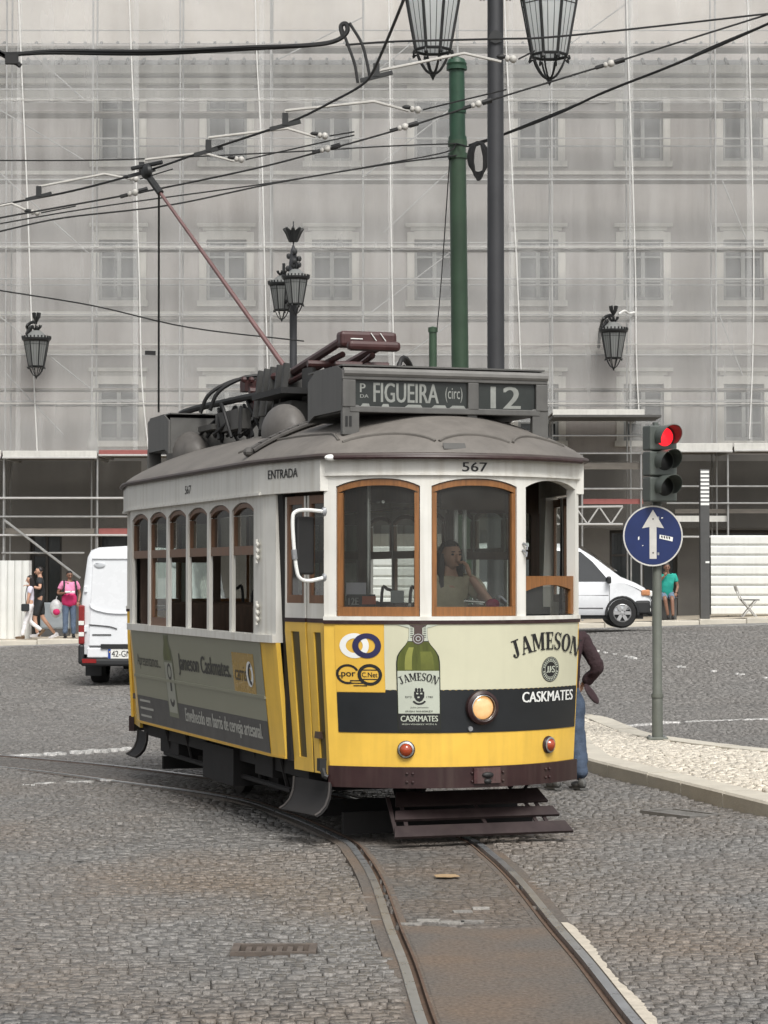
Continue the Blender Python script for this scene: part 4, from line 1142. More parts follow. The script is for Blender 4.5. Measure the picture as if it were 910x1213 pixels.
# ---- doors (folding leaves, each with an upper window and a narrow lower light)
def doors(S, left):
    sgn = -1 if left else 1
    for y_base, flip in ((0, 1), (LEN, -1)):
        S2 = lambda b, z, o=0: (lambda p: (p[0], y_base + flip * p[1] if flip == 1 else LEN - p[1], p[2]))(S(b, z, o - .05))
        Sx = lambda b, z, o=0: (lambda p: (p[0] * 1.0, p[1] if flip == 1 else LEN - p[1], p[2]))(S(b, z, o - .03))
        MB().shell(lambda b, z, o=0: Sx(b, z, o + .02), [1.09, 1.165], .56, 2.55, .10).build('door_post', M['under'] if left else M['white'], tram)
        for b0, b1 in ((.435, .735), (.765, 1.085)):
            d = MB().shell(Sx, [b0, b1], .50, .60, .03)
            d.shell(Sx, [b0, b0 + .095], .60, 1.53, .03).shell(Sx, [b1 - .095, b1], .60, 1.53, .03).shell(Sx, [b0, b1], 1.53, 1.60, .03)
            leaf = d.build('door', M['yellow'], tram)
            MB().shell(Sx, [b0 + .055, b1 - .055], .60, 1.53, .02).build('lower_light', mat_olive, leaf) if False else \
                MB().grid(lambda b, z: Sx(b, z, -.012), [b0 + .094, b1 - .094], [.60, 1.53]).build('lower_light', mat_olive, leaf, fix=False)
            MB().shell(lambda b, z, o=0: Sx(b, z, o + .004), [b0, b1], 1.601, 1.63, .03).build('strip', M['maroon'], leaf)
            u = MB().shell(Sx, [b0, b1], 1.631, 1.74, .03).shell(Sx, [b0, b0 + .022], 1.74, 2.53, .03).shell(Sx, [b1 - .022, b1], 1.74, 2.53, .03)
            u.build('upper_frame', M['white'], leaf)
            w = MB().shell(lambda b, z, o=0: Sx(b, z, o - .004), [b0 + .023, b1 - .023], 1.741, 1.80, .022).shell(lambda b, z, o=0: Sx(b, z, o - .004), [b0 + .023, b0 + .055], 1.80, 2.47, .022).shell(lambda b, z, o=0: Sx(b, z, o - .004), [b1 - .055, b1 - .023], 1.80, 2.47, .022).shell(lambda b, z, o=0: Sx(b, z, o - .004), [b0 + .023, b1 - .023], 2.47, 2.53, .022)
            wf = w.build('window_frame', M['wood2'], leaf)
            MB().grid(lambda b, z: Sx(b, z, -.02), [b0 + .05, b1 - .05], [1.79, 2.48]).build('glass', M['glass_clear'], leaf, fix=False)
        MB().shell(lambda b, z, o=0: Sx(b, z, o - .005), [.7365, .7635], .50, 2.53, .02).build('door_seal', M['black'], tram)
mat_olive = mat('dark_olive_panel', (.075, .058, .016), .3, var=.15)
doors(S_left, True); doors(S_right, False)
# mirror on a white tube bracket beside the front left pillar
mi = empty('wing_mirror'); mi.parent = tram
mb = MB(); mb.tube(spline([(-.985, .43, 2.405), (-1.14, .40, 2.415), (-1.225, .39, 2.40), (-1.245, .39, 2.34), (-1.235, .39, 2.15), (-1.215, .39, 1.99), (-1.19, .39, 1.925), (-1.12, .40, 1.905), (-.985, .43, 1.93)], 5), .014, 8)
mb.build('bracket', M['white_plain'], mi, smooth=True)
mb = MB(); mb.tube([(-1.236, .389, 2.13), (-1.228, .389, 2.06)], .021, 8); mb.ball((-.99, .43, 2.405), (.03, .03, .04), 8, 6); mb.ball((-.99, .43, 1.93), (.025, .03, .035), 8, 6)
mb.build('clamp', M['steel'], mi, smooth=True)
bevel(MB().box((-1.13, .47, 2.16), (.15, .035, .42), Matrix.Rotation(.25, 3, 'Z')).build('mirror_head', M['black'], mi), .015)
MB().box((-1.126, .491, 2.16), (.13, .004, .39), Matrix.Rotation(.25, 3, 'Z')).build('mirror_glass', M['chrome'], mi)

# ---- roof
def plan_outline(grow, nf=26, ns=18):
    pts = []
    for v in lin(-1, 1, nf): p = S_front(v * 1.0, 2.8, .0); pts.append((p[0], p[1]))
    for b in lin(.50, LEN - .50, ns): p = S_right(b, 2.8, 0); pts.append((p[0], p[1]))
    for v in lin(1, -1, nf): p = S_rear(v, 2.8, 0); pts.append((p[0], p[1]))
    for b in lin(LEN - .50, .50, ns): p = S_left(b, 2.8, 0); pts.append((p[0], p[1]))
    out = []
    n = len(pts)
    for i in range(n):
        a, b = Vector((*pts[i - 1], 0)), Vector((*pts[(i + 1) % n], 0)); t = (b - a).normalized()
        out.append(Vector((pts[i][0] + t.y * grow, pts[i][1] - t.x * grow, 0)))
    return out
RIM = plan_outline(.062)
R_Z, R_H = 2.812, .40
def roof_pt(i, t):
    p = RIM[i % len(RIM)]
    sp = Vector((0, clamp(p.y * .72 + (LEN / 2) * .28, 1.05, LEN - 1.05), 0))
    q = p.lerp(sp, t)
    return Vector((q.x, q.y, R_Z + R_H * math.sin(min(1, t * 1.02) * PI / 2) ** .78))
mb = MB(); n = len(RIM); ts = [0, .03, .07, .12, .18, .25, .33, .42, .52, .63, .75, .88, 1.0]
vs = [roof_pt(i, t) for t in ts for i in range(n)]
fs = [(k * n + i, k * n + (i + 1) % n, (k + 1) * n + (i + 1) % n, (k + 1) * n + i) for k in range(len(ts) - 1) for i in range(n)]
mb.add(vs, fs)
roof = mb.build('roof', M['roof'], tram, smooth=True, fix=True, sharp=60)
MB().tube([(p.x, p.y, R_Z - .008) for p in RIM], .020, 8, closed=True).build('roof_edge', mat('roof_edge_brown', (.060, .045, .040), .5, var=.3), roof, smooth=True)
g0 = [p for p in RIM[1:26]]
MB().tube([(p.x * 1.004, p.y - .018, R_Z - .022) for p in g0], .016, 8).build('rain_gutter', M['maroon'], roof, smooth=True)
MB().ball((g0[0].x - .02, g0[0].y, R_Z - .022), (.05, .025, .025), 8, 6).build('gutter_end', M['white_plain'], roof, smooth=True)
def rib(i0, i1, t0, rise, name='drip_rail', dip=.04):
    m_ = 16; pts = []
    for k in range(m_ + 1):
        s = k / m_; f = i0 + (i1 - i0) * s; a = int(math.floor(f)); fr = f - a
        t = t0 + rise * (1 - (2 * s - 1) ** 2) ** .8
        pts.append(roof_pt(a, t).lerp(roof_pt(a + 1, t), fr) + Vector((0, 0, .004)))
    MB().tube(pts, .012, 6).build(name, mat_rib, roof, smooth=True)
mat_rib = mat('roof_rib', (.125, .115, .102), .6, var=.3)
rib(1, 9.3, .10, .09); rib(9.7, 17.3, .10, .085); rib(17.7, 25.2, .10, .09)
rib(-6.2, .6, .12, .12)
MB().box(Vector(roof_pt(11, .055)) + Vector((0, -.012, 0)), (.17, .006, .05), Matrix.Rotation(-.5, 3, 'X')).build('roof_patch', M['roof_dark'], roof)
# ---- destination boxes front and rear
def dest_box(front):
    db = empty('destination_box', (-.03, 0, -.085) if front else (0, LEN, -.085), 0 if front else PI); db.parent = tram
    fr = MB()
    fr.box((0, .50, 3.492), (1.62, .03, .065))                   # head rail
    fr.box((0, .505, 3.245), (1.50, .03, .045))                  # bottom rail
    for x, w in ((-.755, .10), (.215, .085), (.765, .095)): fr.box((x, .503, 3.36), (w, .032, .20))
    for x in (-.74, .755): fr.box((x, .52, 3.165), (.13, .05, .22))
    fr.box((.215, .525, 3.20), (.08, .03, .05))
    bevel(fr.build('box_frame', M['sign_grey'], db), .006)
    poly = [(.50, 3.525), (.62, 3.565), (1.15, 3.575), (1.36, 3.50), (1.36, 3.19), (1.20, 3.235), (.53, 3.235)]
    for x0, x1 in ((-.806, -.79), (.80, .816)): MB().prism(poly, lambda a, b, t: (t, a, b), x0, x1).build('side_cheek', M['sign_grey'], db)
    mb = MB(); mb.box((0, .95, 3.568), (1.60, .86, .012)); mb.box((0, 1.345, 3.36), (1.59, .012, .34)); mb.box((0, .93, 3.232), (1.55, .76, .012))
    mb.build('box_shell', M['sign_grey'], db)
    mb = MB(); mb.tube([(-.80, .50, 3.515), (.81, .50, 3.515)], .034, 10); mb.build('hood_roll', mat('hood_pale_grey', (.17, .165, .155), .45, var=.2, scale=5), db, smooth=True)
    for a, b in ((-.705, .172), (.258, .715)):
        MB().box(((a + b) / 2, .516, 3.36), (b - a - .002, .008, .20)).build('roller_blind', M['sign_roll'], db)
    mb = MB()
    P = lambda x, z, k=0: (x, .5105 - k * .0003, z)
    if front:
        letters(mb, 'FIGUEIRA', P, -.56, -.055, 3.300, 3.445, .016)
        letters(mb, 'P', P, -.665, -.625, 3.37, 3.435, .02); letters(mb, 'DA', P, -.665, -.60, 3.33, 3.355, .02)
        letters(mb, '(circ)', P, .0, .135, 3.31, 3.425, .0)
        letters(mb, 'ALFAMA', lambda x, z: (x, .5105, min(z, 3.285)), -.63, .10, 3.263, 3.38, .03) if False else None
        for a, w in ((-.66, .07), (-.50, .06), (-.32, .14), (-.11, .12), (.03, .13)): mb.add([P(a + p, 3.268 + q) for p, q in ((0, 0), (w, 0), (w * .9, .020), (w * .2, .020))], [(0, 1, 2, 3)])
        letters(mb, '12', P, .365, .595, 3.275, 3.44, .03)
        mb.build('lettering', M['sign_text'], db, fix=False)
    if front:
        for x0 in (-.765, -.735):
            MB().box((x0 - .01 + .0, .4935, 3.155), (.018, .006, .075)).build('slot', M['black'], db)
dest_box(True); dest_box(False)
# ---- roof equipment
def half_dome(x, y, z, r, name='roof_vent'):
    MB().ball((x, y, z), r, 20, 12).build(name, mat('vent_grey', (.115, .107, .098), .55, var=.25, streak=.2), roof, smooth=True)
half_dome(-.60, 2.80, 3.13, (.17, .36, .23)); half_dome(-.60, 6.05, 3.10, (.18, .46, .22)); half_dome(.60, 2.80, 3.13, (.17, .36, .23)); half_dome(.6, 6.05, 3.10, (.18, .46, .22))
mb = MB()
for x, y, z, sx, sy, sz in ((-.22, 3.9, 3.47, .34, .7, .50), (-.10, 3.15, 3.42, .28, .35, .42), (-.38, 3.3, 3.28, .20, .5, .26)):
    mb.box((x, y, z), (sx, sy, sz), Matrix.Rotation(.08, 3, 'Y'))
bevel(mb.build('resistor_box', M['roof_dark'], roof), .012)
mb = MB()
for k in range(5): mb.box((-.41, 3.45 + k * .2, 3.55), (.05, .05, .42), Matrix.Rotation(.12, 3, 'Y'))
mb.box((-.30, 3.05, 3.44), (.05, .30, .50)); mb.box((.05, 2.95, 3.40), (.18, .06, .38))
mb.build('resistor_fin', mat('resistor_dark', (.04, .04, .038), .6, var=.3), roof)
mb = MB(); mb.tube(spline([(-.52, 7.0, 3.25), (-.52, 6.75, 3.50), (-.50, 6.3, 3.55), (-.45, 5.2, 3.55), (-.40, 4.2, 3.54), (-.35, 4.0, 3.48)], 6), .032, 8); mb.build('cable_conduit', M['cable'], roof, smooth=True)
mb = MB()
rr = random.Random(3)
for k in range(16):
    y0 = rr.uniform(4.3, 5.6); x0 = rr.uniform(-.55, -.2); MB().tube(spline([(x0, y0, 3.2), (x0 + rr.uniform(-.1, .1), y0 + .2, 3.45 + rr.uniform(-.05, .1)), (x0 + .1, y0 + rr.uniform(.3, .8), 3.42), (x0, y0 + .9, 3.25)], 5), .016, 6).build('cable', M['cable'], roof, smooth=True)
for k in range(8):
    y0 = rr.uniform(2.2, 2.8); MB().tube(spline([(-.30 + rr.uniform(-.1, .15), y0, 3.18), (-.30 + rr.uniform(-.15, .15), y0 + .1, 3.45), (-.2, y0 + .5, 3.62 + rr.uniform(-.1, .1)), (-.05, y0 + .9, 3.55)], 5), .014, 6).build('cable', M['cable'], roof, smooth=True)
mb = MB(); mb.box((-.44, 5.0, 3.36), (.12, .8, .18)); mb.box((-.40, 5.6, 3.33), (.3, .5, .05)); mb.build('fuse_box', M['roof_dark'], roof)
# armoured cable climbing the roof
i_l = None
ptsc = []
for k in range(12):
    s = k / 11; v = -1.17 + .85 * s; y0 = 1.75 + .12 * s
    h = R_Z + R_H * math.sin(clamp((1.25 + v) / 1.25 * 1.02) * PI / 2) ** .78
    ptsc.append(Vector((v, y0, h + .03)))
mb = MB()
for a, b in zip(ptsc, ptsc[1:]): mb.bar(a, a.lerp(b, .88), .075, .05); 
mb.tube([p + Vector((0, .07, .0)) for p in ptsc], .02, 6); mb.tube([p + Vector((0, -.06, .0)) for p in ptsc], .016, 6)
mb.ball(ptsc[0] + Vector((-.02, 0, -.01)), (.05, .05, .04), 8, 6)
mb.build('armoured_cable', mat('cable_guard_grey', (.085, .08, .074), .6, var=.3), roof)
# folded pantograph
pg = empty('pantograph', (-.11, 0, -.12)); pg.parent = tram
mb = MB()
for s in (-.16, .16):
    mb.tube([(s, 4.6, 3.72), (s * 1.2, 2.2, 3.95)], [.045, .035], 8); mb.tube([(s * 1.6, 4.2, 3.66), (s * .8, 2.35, 3.86)], .026, 8)
mb.tube([(-.30, 4.55, 3.72), (.30, 4.55, 3.72)], .04, 8); mb.tube([(-.35, 2.6, 3.80), (.35, 2.6, 3.80)], .03, 8)
mb.build('pan_arm', M['panto'], pg, smooth=True)
mb = MB(); mb.box((.02, 2.18, 3.965), (.48, .15, .13)); mb.box((.02, 2.0, 3.90), (.44, .10, .08)); bevel(mb.build('pan_head', M['panto'], pg), .03)
mb = MB()
for x0 in (.03, .11): mb.bar((x0, 2.10, 4.015), (x0 + .07, 2.10, 3.92), .012, .006)
mb.bar((-.14, 2.10, 3.965), (-.04, 2.10, 3.965), .008, .008, (0, 1, 0)); mb.build('pan_stripe', M['white_plain'], pg)
mb = MB()
for dy in (0, .35): mb.tube(spline([(-.52, 5.1 + dy, 3.58), (-.46, 5.05 + dy, 3.74), (-.30, 5.0 + dy, 3.85), (-.1, 4.95 + dy, 3.90), (.4, 4.9 + dy, 3.90), (.7, 4.85 + dy, 3.84)], 5), .020, 6)
mb.build('pan_horn', M['cable'], pg, smooth=True)
mb = MB()
mb.box((0, 4.75, 3.78), (.62, .16, .10)); mb.box((-.2, 4.6, 3.66), (.14, .14, .2)); mb.box((.1, 4.4, 3.70), (.2, .3, .08))
for k in range(9): mb.ball((-.33 + k * .07, 4.62, 3.83), .03, 6, 4)
for k in range(10): mb.ball((rr.uniform(-.3, .3), rr.uniform(2.2, 4.6), rr.uniform(3.68, 3.8)), (.05, .07, .035), 6, 4)
mb.build('pan_mechanism', M['panto'], pg)
mb = MB()
for q in ((.3, 2.3, .38), (.36, 2.5, .3), (-.2, 3.0, .25)): mb.tube(spline([(q[0], q[1], 3.6), (q[0] + .1, q[1] + .1, 3.85), (q[0] + .25, q[1] + .3, 3.80), (q[0] + .3, q[1] + .4, 3.58)], 5), .018, 6)
mb.tube([(.15, 2.9, 3.57), (.5, 2.6, 3.80)], .02, 6); mb.box((0, 3.3, 3.60), (1.0, .9, .05))
mb.build('pan_cable', M['cable'], pg, smooth=True)
# trolley pole: from its spring base on the roof up to the overhead wire
T_INV = (Matrix.Translation((T_O.x, T_O.y, 0)) @ Matrix.Rotation(T_A, 4, 'Z')).inverted()
WIRE_Z = 5.7
tip_w = on_level(174, 206, WIRE_Z - .05)
tip = T_INV @ tip_w
base = T_INV @ at(352, 455, 20.8)
tp = empty('trolley_pole'); tp.parent = tram
MB().tube([base, tip], [.024, .014], 10).build('pole', M['pole_red'], tp, smooth=True)
mb = MB(); mb.box((base.x, base.y, base.z - .12), (.3, .5, .22)); mb.lathe([(.16, -.35), (.16, -.1), (.1, -.05), (.09, .05)], base, 14); mb.build('pole_base', M['roof_dark'], tp)
mb = MB(); d = (tip - base).normalized(); mb.ball(tip + Vector((0, 0, .02)), (.05, .11, .07), 10, 8); mb.tube([tip - d * .25, tip], .035, 8); mb.tube([tip + Vector((-.12, .1, .06)), tip + Vector((.12, -.1, .10))], .02, 6); mb.build('trolley_head', M['lamp_black'], tp, smooth=True)
mb = MB(); rp = T_INV @ at(188, 488, tip_w.y + .9); mb.tube([tip - d * .22, rp], .011, 6); mb.build('trolley_rope', M['cable'], tp)
q = T_INV @ at(178, 418, tip_w.y + .7); mb = MB(); mb.box(q, (.10, .02, .04)); mb.build('rope_tag', M['cable'], tp)

# ---- running gear, steps, lifeguard
mb = MB(); mb.box((0, LEN / 2, .50), (1.9, LEN - 1.9, .14)); mb.box((0, LEN / 2, .36), (1.35, 3.4, .22)); mb.box((-.86, 3.4, .37), (.28, 1.0, .30)); mb.box((-.86, 2.1, .45), (.22, .5, .16)); mb.box((.86, 3.4, .37), (.28, 1.2, .30)); mb.box((-.80, 5.4, .42), (.26, .7, .22))
mb.build('underframe', M['under'], tram)
mb = MB()
for s in (-1, 1): mb.box((s * .66, LEN / 2, .40), (.06, 3.2, .12)); mb.box((s * .66, LEN / 2 - 1.0, .33), (.14, .28, .26)); mb.box((s * .66, LEN / 2 + 1.0, .33), (.14, .28, .26))
for y0 in (1.3, 6.0): mb.box((0, y0, .18), (1.7, .05, .12))
for k in range(6): mb.tube([(-.98, 1.6 + k * .75, .57), (-.90, 1.65 + k * .75, .30)], .018, 6)
mb.tube([(-.92, 1.5, .30), (-.92, 5.6, .30)], .022, 6)
mb.build('truck_frame', M['under'], tram)
for s in (-.45, .45):
    for y0 in (LEN / 2 - .95, LEN / 2 + .95):
        MB().lathe([(.05, -.06), (.30, -.055), (.335, -.04), (.33, .04), (.27, .045), (.25, .02), (.08, .02), (.05, .07)], (s, y0, .335), 24, Matrix.Rotation(PI / 2, 3, 'Y')).build('wheel', mat('dark_wheel', (.05, .045, .04), .5, metal=.4, var=.3) if s < 0 else M['under'], tram, smooth=True)
def step_plate(b0, b1, base=None):
    base = base or (lambda b: S_left(b, .9, 0))
    mb = MB()
    prof = [(.00, .455), (.002, .40), (.010, .35), (.035, .29), (.08, .245), (.12, .225)]
    bs = lin(b0, b1, 4); outer = []; vs = []
    for dz, do in ((0, 0), (-.012, -.014)):
        for b in bs:
            q = base(b)
            for o, z in prof: vs.append((q[0] - o - do, q[1] - o * .25, z + dz))
    m_, k_ = len(prof), len(bs) * len(prof); fs = []
    for i in range(len(bs) - 1):
        for k in range(m_ - 1):
            a = i * m_ + k; c = a + m_
            fs += [(a, c, c + 1, a + 1), (k_ + a, k_ + a + 1, k_ + c + 1, k_ + c)]
        a, c = i * m_ + m_ - 1, (i + 1) * m_ + m_ - 1
        fs += [(a, c, k_ + c, k_ + a)]
    for i in (0, len(bs) - 1):
        for k in range(m_ - 1):
            a = i * m_ + k; fs.append((a, a + 1, k_ + a + 1, k_ + a))
    st = mb.add(vs, fs).build('step', M['under'], tram, smooth=True)
    e = MB()
    for b in (b0, b1):
        q = base(b); e.tube([(q[0] - o - .004, q[1] - o * .25, z + .003) for o, z in prof], .008, 6)
    e.build('step_edge', mat_edge, st, smooth=True)
S_rear_step = lambda b: (-.95, b, 0)
mat_edge = mat('worn_step_edge', (.075, .068, .064), .4, metal=.3, var=.3)
step_plate(.36, .96); step_plate(6.22, 6.60, S_rear_step)
# rear step seen past the end of the body
lg = empty('lifeguard'); lg.parent = tram
def lg_pt(x, t):  # t 0 at the top rear edge, 1 at the low front edge
    return Vector((x, .40 - .36 * t - .0, .37 - .285 * t))
mb = MB()
for t0, t1 in ((0, .30), (.42, .62), (.76, 1.0)):
    w0, w1 = .555 + .135 * t0, .555 + .135 * t1
    s = MB()
    a = [lg_pt(.10 - w0, t0), lg_pt(.10 + w0, t0), lg_pt(.10 + w1, t1), lg_pt(.10 - w1, t1)]
    s.add(a + [p + Vector((0, .012, -.016)) for p in a], [(0, 1, 2, 3), (7, 6, 5, 4), (0, 4, 5, 1), (1, 5, 6, 2), (2, 6, 7, 3), (3, 7, 4, 0)])
    s.build('slat', M['fender'], lg)
for x0 in (-.52, -.43, .12, .52, .60):
    mb = MB()
    k = .02 * (1 if x0 > 0 else -1)
    mb.bar(lg_pt(x0, .05) + Vector((0, .022, -.022)), lg_pt(x0 + k * 2, .97) + Vector((0, .022, -.022)), .028, .012)
    mb.build('stay', M['fender'], lg)
mb = MB()
for x0 in (-.35, .45): mb.tube([(x0, .42, .38), (x0, .62, .50)], .02, 6); mb.tube([(x0 + .1, .40, .36), (x0 + .1, .30, .43)], .012, 6)
mb.build('hanger', M['under'], lg)
mb = MB(); mb.box((0, .75, .12), (1.5, .05, .16)); mb.build('guard_board', M['under'], tram)

# ---- interior
mb = MB(); mb.box((0, LEN / 2, .78), (1.96, LEN - 1.2, .05)); mb.build('floor', M['interior'], tram)
mb = MB(); mb.box((0, LEN / 2, 2.70), (2.02, LEN - 1.3, .03)); mb.build('ceiling', M['ceiling'], tram)
for y0 in (1.46, LEN - 1.46):
    bk = MB()
    for s in (-1, 1):
        bk.box((s * .72, y0, 1.17), (.76, .05, .74)); bk.box((s * .72, y0, 2.56), (.76, .05, .25))
        for xx in (.37, 1.07): bk.box((s * xx, y0, 1.985), (.07, .05, .90))
        bk.box((s * .72, y0, 2.10), (.64, .04, .06))
    bk.box((0, y0, 2.60), (.66, .05, .18))
    b_ = bk.build('bulkhead', M['interior'], tram)
    for s in (-1, 1): MB().box((s * .72, y0, 2.0), (.62, .006, .86)).build('bulkhead_glass', M['glass_clear'], b_)
for i in range(5):
    for s in (-1, 1):
        yb = 2.05 + i * .72
        st = empty('seat'); st.parent = tram
        bevel(MB().box((s * .66, yb, 1.22), (.72, .42, .08)).box((s * .66, yb, 1.0), (.66, .10, .40)).build('seat_pad', M['interior'], st), .02)
        bevel(MB().box((s * .66, yb + .20, 1.46), (.72, .05, .50)).build('backrest', M['interior'], st), .02)
        MB().tube(spline([(s * .42, yb + .2, 1.70), (s * .41, yb + .2, 1.80), (s * .36, yb + .2, 1.83), (s * .31, yb + .2, 1.80), (s * .30, yb + .2, 1.2)], 5), .014, 6).build('hand_hold', M['black'], st, smooth=True)
mb = MB()
for s in (-.35, .35): mb.tube([(s, 1.0, 2.5), (s, LEN - 1.0, 2.5)], .014, 6)
for x0, y0 in ((-.4, 1.2), (.33, 1.25), (.40, 1.25)): mb.tube([(x0, y0, .8), (x0, y0, 2.68)], .018, 8)
mb.build('hand_rail', M['chrome'], tram, smooth=True)
bevel(MB().box((0, .30, 1.20), (1.3, .18, .82)).build('driver_desk', M['under'], tram), .03)
ct = MB().lathe([(.15, 0), (.15, .42), (.13, .46), (.0, .47)], (-.35, .42, 1.18), 16).build('controller', M['interior'], tram, smooth=True)
MB().tube([(-.35 + .17 * math.cos(a), .42 + .17 * math.sin(a), 1.70) for a in lin(0, 2 * PI, 16)[:-1]], .016, 6, closed=True).tube([(-.52, .42, 1.70), (-.18, .42, 1.70)], .012, 6).tube([(-.35, .42, 1.62), (-.35, .42, 1.74)], .02, 6).build('handwheel', M['chrome'], ct, smooth=True)
MB().tube(spline([(.28, .32, 1.72), (.33, .35, 1.78), (.38, .34, 1.74)], 4), .02, 6).build('brake_lever', M['steel'], tram, smooth=True)
MB().ball((.245, .26, 1.735), (.055, .04, .04), 10, 8).build('push_button', M['magenta'], tram, smooth=True)
MB().ball((.26, .30, 1.70), (.02, .02, .02), 6, 4).tube([(.05, .34, 1.76), (.22, .30, 1.745)], .012, 6).build('lever', M['chrome'], tram, smooth=True)
pc = empty('placard'); pc.parent = tram
RP = Matrix.Rotation(-.42, 3, 'Z')
MB().box((-.745, .335, 1.755), (.205, .012, .105), RP).build('board', M['ink'], pc)
mb = MB(); mb.box((-.695, .305, 1.765), (.10, .006, .06), RP); mb.build('orange_block', mat('orange_print', (.5, .11, .04), .5), pc)
mb = MB(); letters(mb, '12E', lambda x, z: tuple(Vector((-.745, .335, 1.755)) + RP @ Vector((x, -.009, z))), -.09, -.018, -.022, .028, .02); mb.build('lettering', M['white_plain'], pc, fix=False)
MB().box((-.775, .36, 1.845), (.145, .01, .095), RP @ Matrix.Rotation(-.25, 3, 'X')).build('sheet', mat('pale_paper', (.58, .55, .60), .6), pc)
MB().box((-.46, .36, 1.79), (.10, .01, .09)).build('ticket_machine', mat('pale_grey_plastic', (.35, .38, .38), .5), tram)
MB().box((.62, .52, 1.78), (.20, .16, .20)).box((.62, .50, 1.66), (.28, .2, .1)).build('ticket_validator', M['black'], tram)
MB().box((.15, .42, 2.53), (.5, .02, .20)).build('sun_blind', mat('brown_blind', (.10, .075, .055), .8), tram)

# ================================================================== LANTERNS, MASTS, SIGNAL
def lantern(name, h, glass_m, loc, label, cat='lantern', group=None, parent=None, hang=True):
    """tapered eight-sided lantern; origin at the foot of the glass; h is the glass height"""
    t = empty(name, loc, 0, label, cat, group) if parent is None else empty(name, loc)
    if parent is not None: t.parent = parent
    r0, r1 = .31 * h, .50 * h
    fr = MB(); n = 8
    for k in range(n):
        a = 2 * PI * (k + .5) / n
        c, s = math.cos(a), math.sin(a)
        fr.tube([(r0 * c, r0 * s, 0), (r1 * c, r1 * s, h)], .026 * h, 6)
        a2 = 2 * PI * (k + 1.5) / n
        for z, r, w in ((0, r0, .028), (h * .86, r0 + (r1 - r0) * .86, .010), (h, r1, .03)):
            fr.tube([(r * c, r * s, z), (r * math.cos(a2), r * math.sin(a2), z)], w * h, 5)
        for f in (.333, .667):
            fr.tube([((c * (1 - f) + math.cos(a2) * f) * r0, (s * (1 - f) + math.sin(a2) * f) * r0, 0), ((c * (1 - f) + math.cos(a2) * f) * r1, (s * (1 - f) + math.sin(a2) * f) * r1, h)], .006 * h, 4)
        # scrolls under the glass
        fr.tube(spline([(r0 * 1.12 * c, r0 * 1.12 * s, -.02 * h), (r0 * 1.18 * c, r0 * 1.18 * s, -.09 * h), (r0 * .95 * c, r0 * .95 * s, -.05 * h), (r0 * .75 * c, r0 * .75 * s, -.18 * h), (r0 * .40 * c, r0 * .40 * s, -.34 * h), (0, 0, -.42 * h)], 3), .018 * h, 5)
    fr.lathe([(.0, -.52 * h), (.025 * h, -.47 * h), (.05 * h, -.42 * h), (.03 * h, -.36 * h)], (0, 0, 0), 8)
    fr.build('frame', M['lamp_black'], t, smooth=True)
    pa = MB()
    for k in range(n):
        a, a2 = 2 * PI * (k + .5) / n, 2 * PI * (k + 1.5) / n
        q = MB().add([(r0 * math.cos(a), r0 * math.sin(a), .01 * h), (r0 * math.cos(a2), r0 * math.sin(a2), .01 * h), (r1 * math.cos(a2), r1 * math.sin(a2), h * .99), (r1 * math.cos(a), r1 * math.sin(a), h * .99)], [(0, 1, 2, 3)])
        q.build('pane', glass_m, t, fix=False)
    cap = MB().lathe([(r1 * 1.02, h), (r1 * 1.14, h * 1.05), (r1 * 1.16, h * 1.12), (r1 * 1.0, h * 1.12)], (0, 0, 0), 16, cap=False).lathe([(r1 * .34, h * 1.42), (r1 * .16, h * 1.46), (r1 * .12, h * 1.6)], (0, 0, 0), 12)
    MB().lathe([(r1 * 1.0, h * 1.10), (r1 * .62, h * 1.30), (r1 * .34, h * 1.42)], (0, 0, 0), 16, cap=False).build('top_glass', glass_m, t, smooth=True)
    for k in range(24):
        a = 2 * PI * k / 24; cap.box((r1 * 1.13 * math.cos(a), r1 * 1.13 * math.sin(a), h * 1.15), (.05 * h, .05 * h, .10 * h), Matrix.Rotation(a, 3, 'Z'))
    for k in range(8):
        a = 2 * PI * k / 8; cap.tube([(r1 * .15 * math.cos(a), r1 * .15 * math.sin(a), h * 1.46), (r1 * .36 * math.cos(a), r1 * .36 * math.sin(a), h * 1.56), (r1 * .40 * math.cos(a), r1 * .40 * math.sin(a), h * 1.64)], .03 * h, 5)
    cap.build('cap', M['lamp_black'], t, smooth=True)
    return t

# tall dark lamp post with two big lanterns, its head above the frame
LP_Y = 24.0
lp = at(587.5, 420, LP_Y); lpx = lp.x
ltop = at(514, 66, LP_Y)
post = empty('lamp_post', (lpx, LP_Y, 0), 0, 'tall dark grey street lamp post with two large lanterns above the tram', 'street lamp')
zt = at(587, -110, LP_Y).z
mb = MB().lathe([(.20, 0), (.20, .5), (.15, .6), (.13, 1.2), (.092, 1.3), (.088, 4.0), (.080, zt), (.06, zt + .3), (.0, zt + .5)], (0, 0, 0), 16)
mb.build('pole', M['pole_grey'], post, smooth=True)
mb = MB()
for s in (-1, 1):
    mb.tube(spline([(s * .08, 0, zt - .75), (s * .13, 0, zt - .95), (s * .16, 0, zt - .85), (s * .10, 0, zt - .7), (s * .35, 0, zt - .1), (s * .62, 0, zt + .25)], 5), .022, 6)
mb.tube([(-.70, 0, zt + .22), (.70, 0, zt + .22)], .03, 8)
mb.build('arm', M['lamp_black'], post, smooth=True)
for px, by in ((513, 60), (651, 66)):
    p = at(px, by, LP_Y)
    lantern('lantern', .60, M['lamp_glass'], (p.x - lpx, 0, p.z), None, parent=post)
mb = MB().tube([Vector((0, -.09, at(587, 46, LP_Y).z)), Vector((.0, -.10, at(587, 46, LP_Y).z))], .07, 8); mb.build('collar', M['lamp_black'], post)

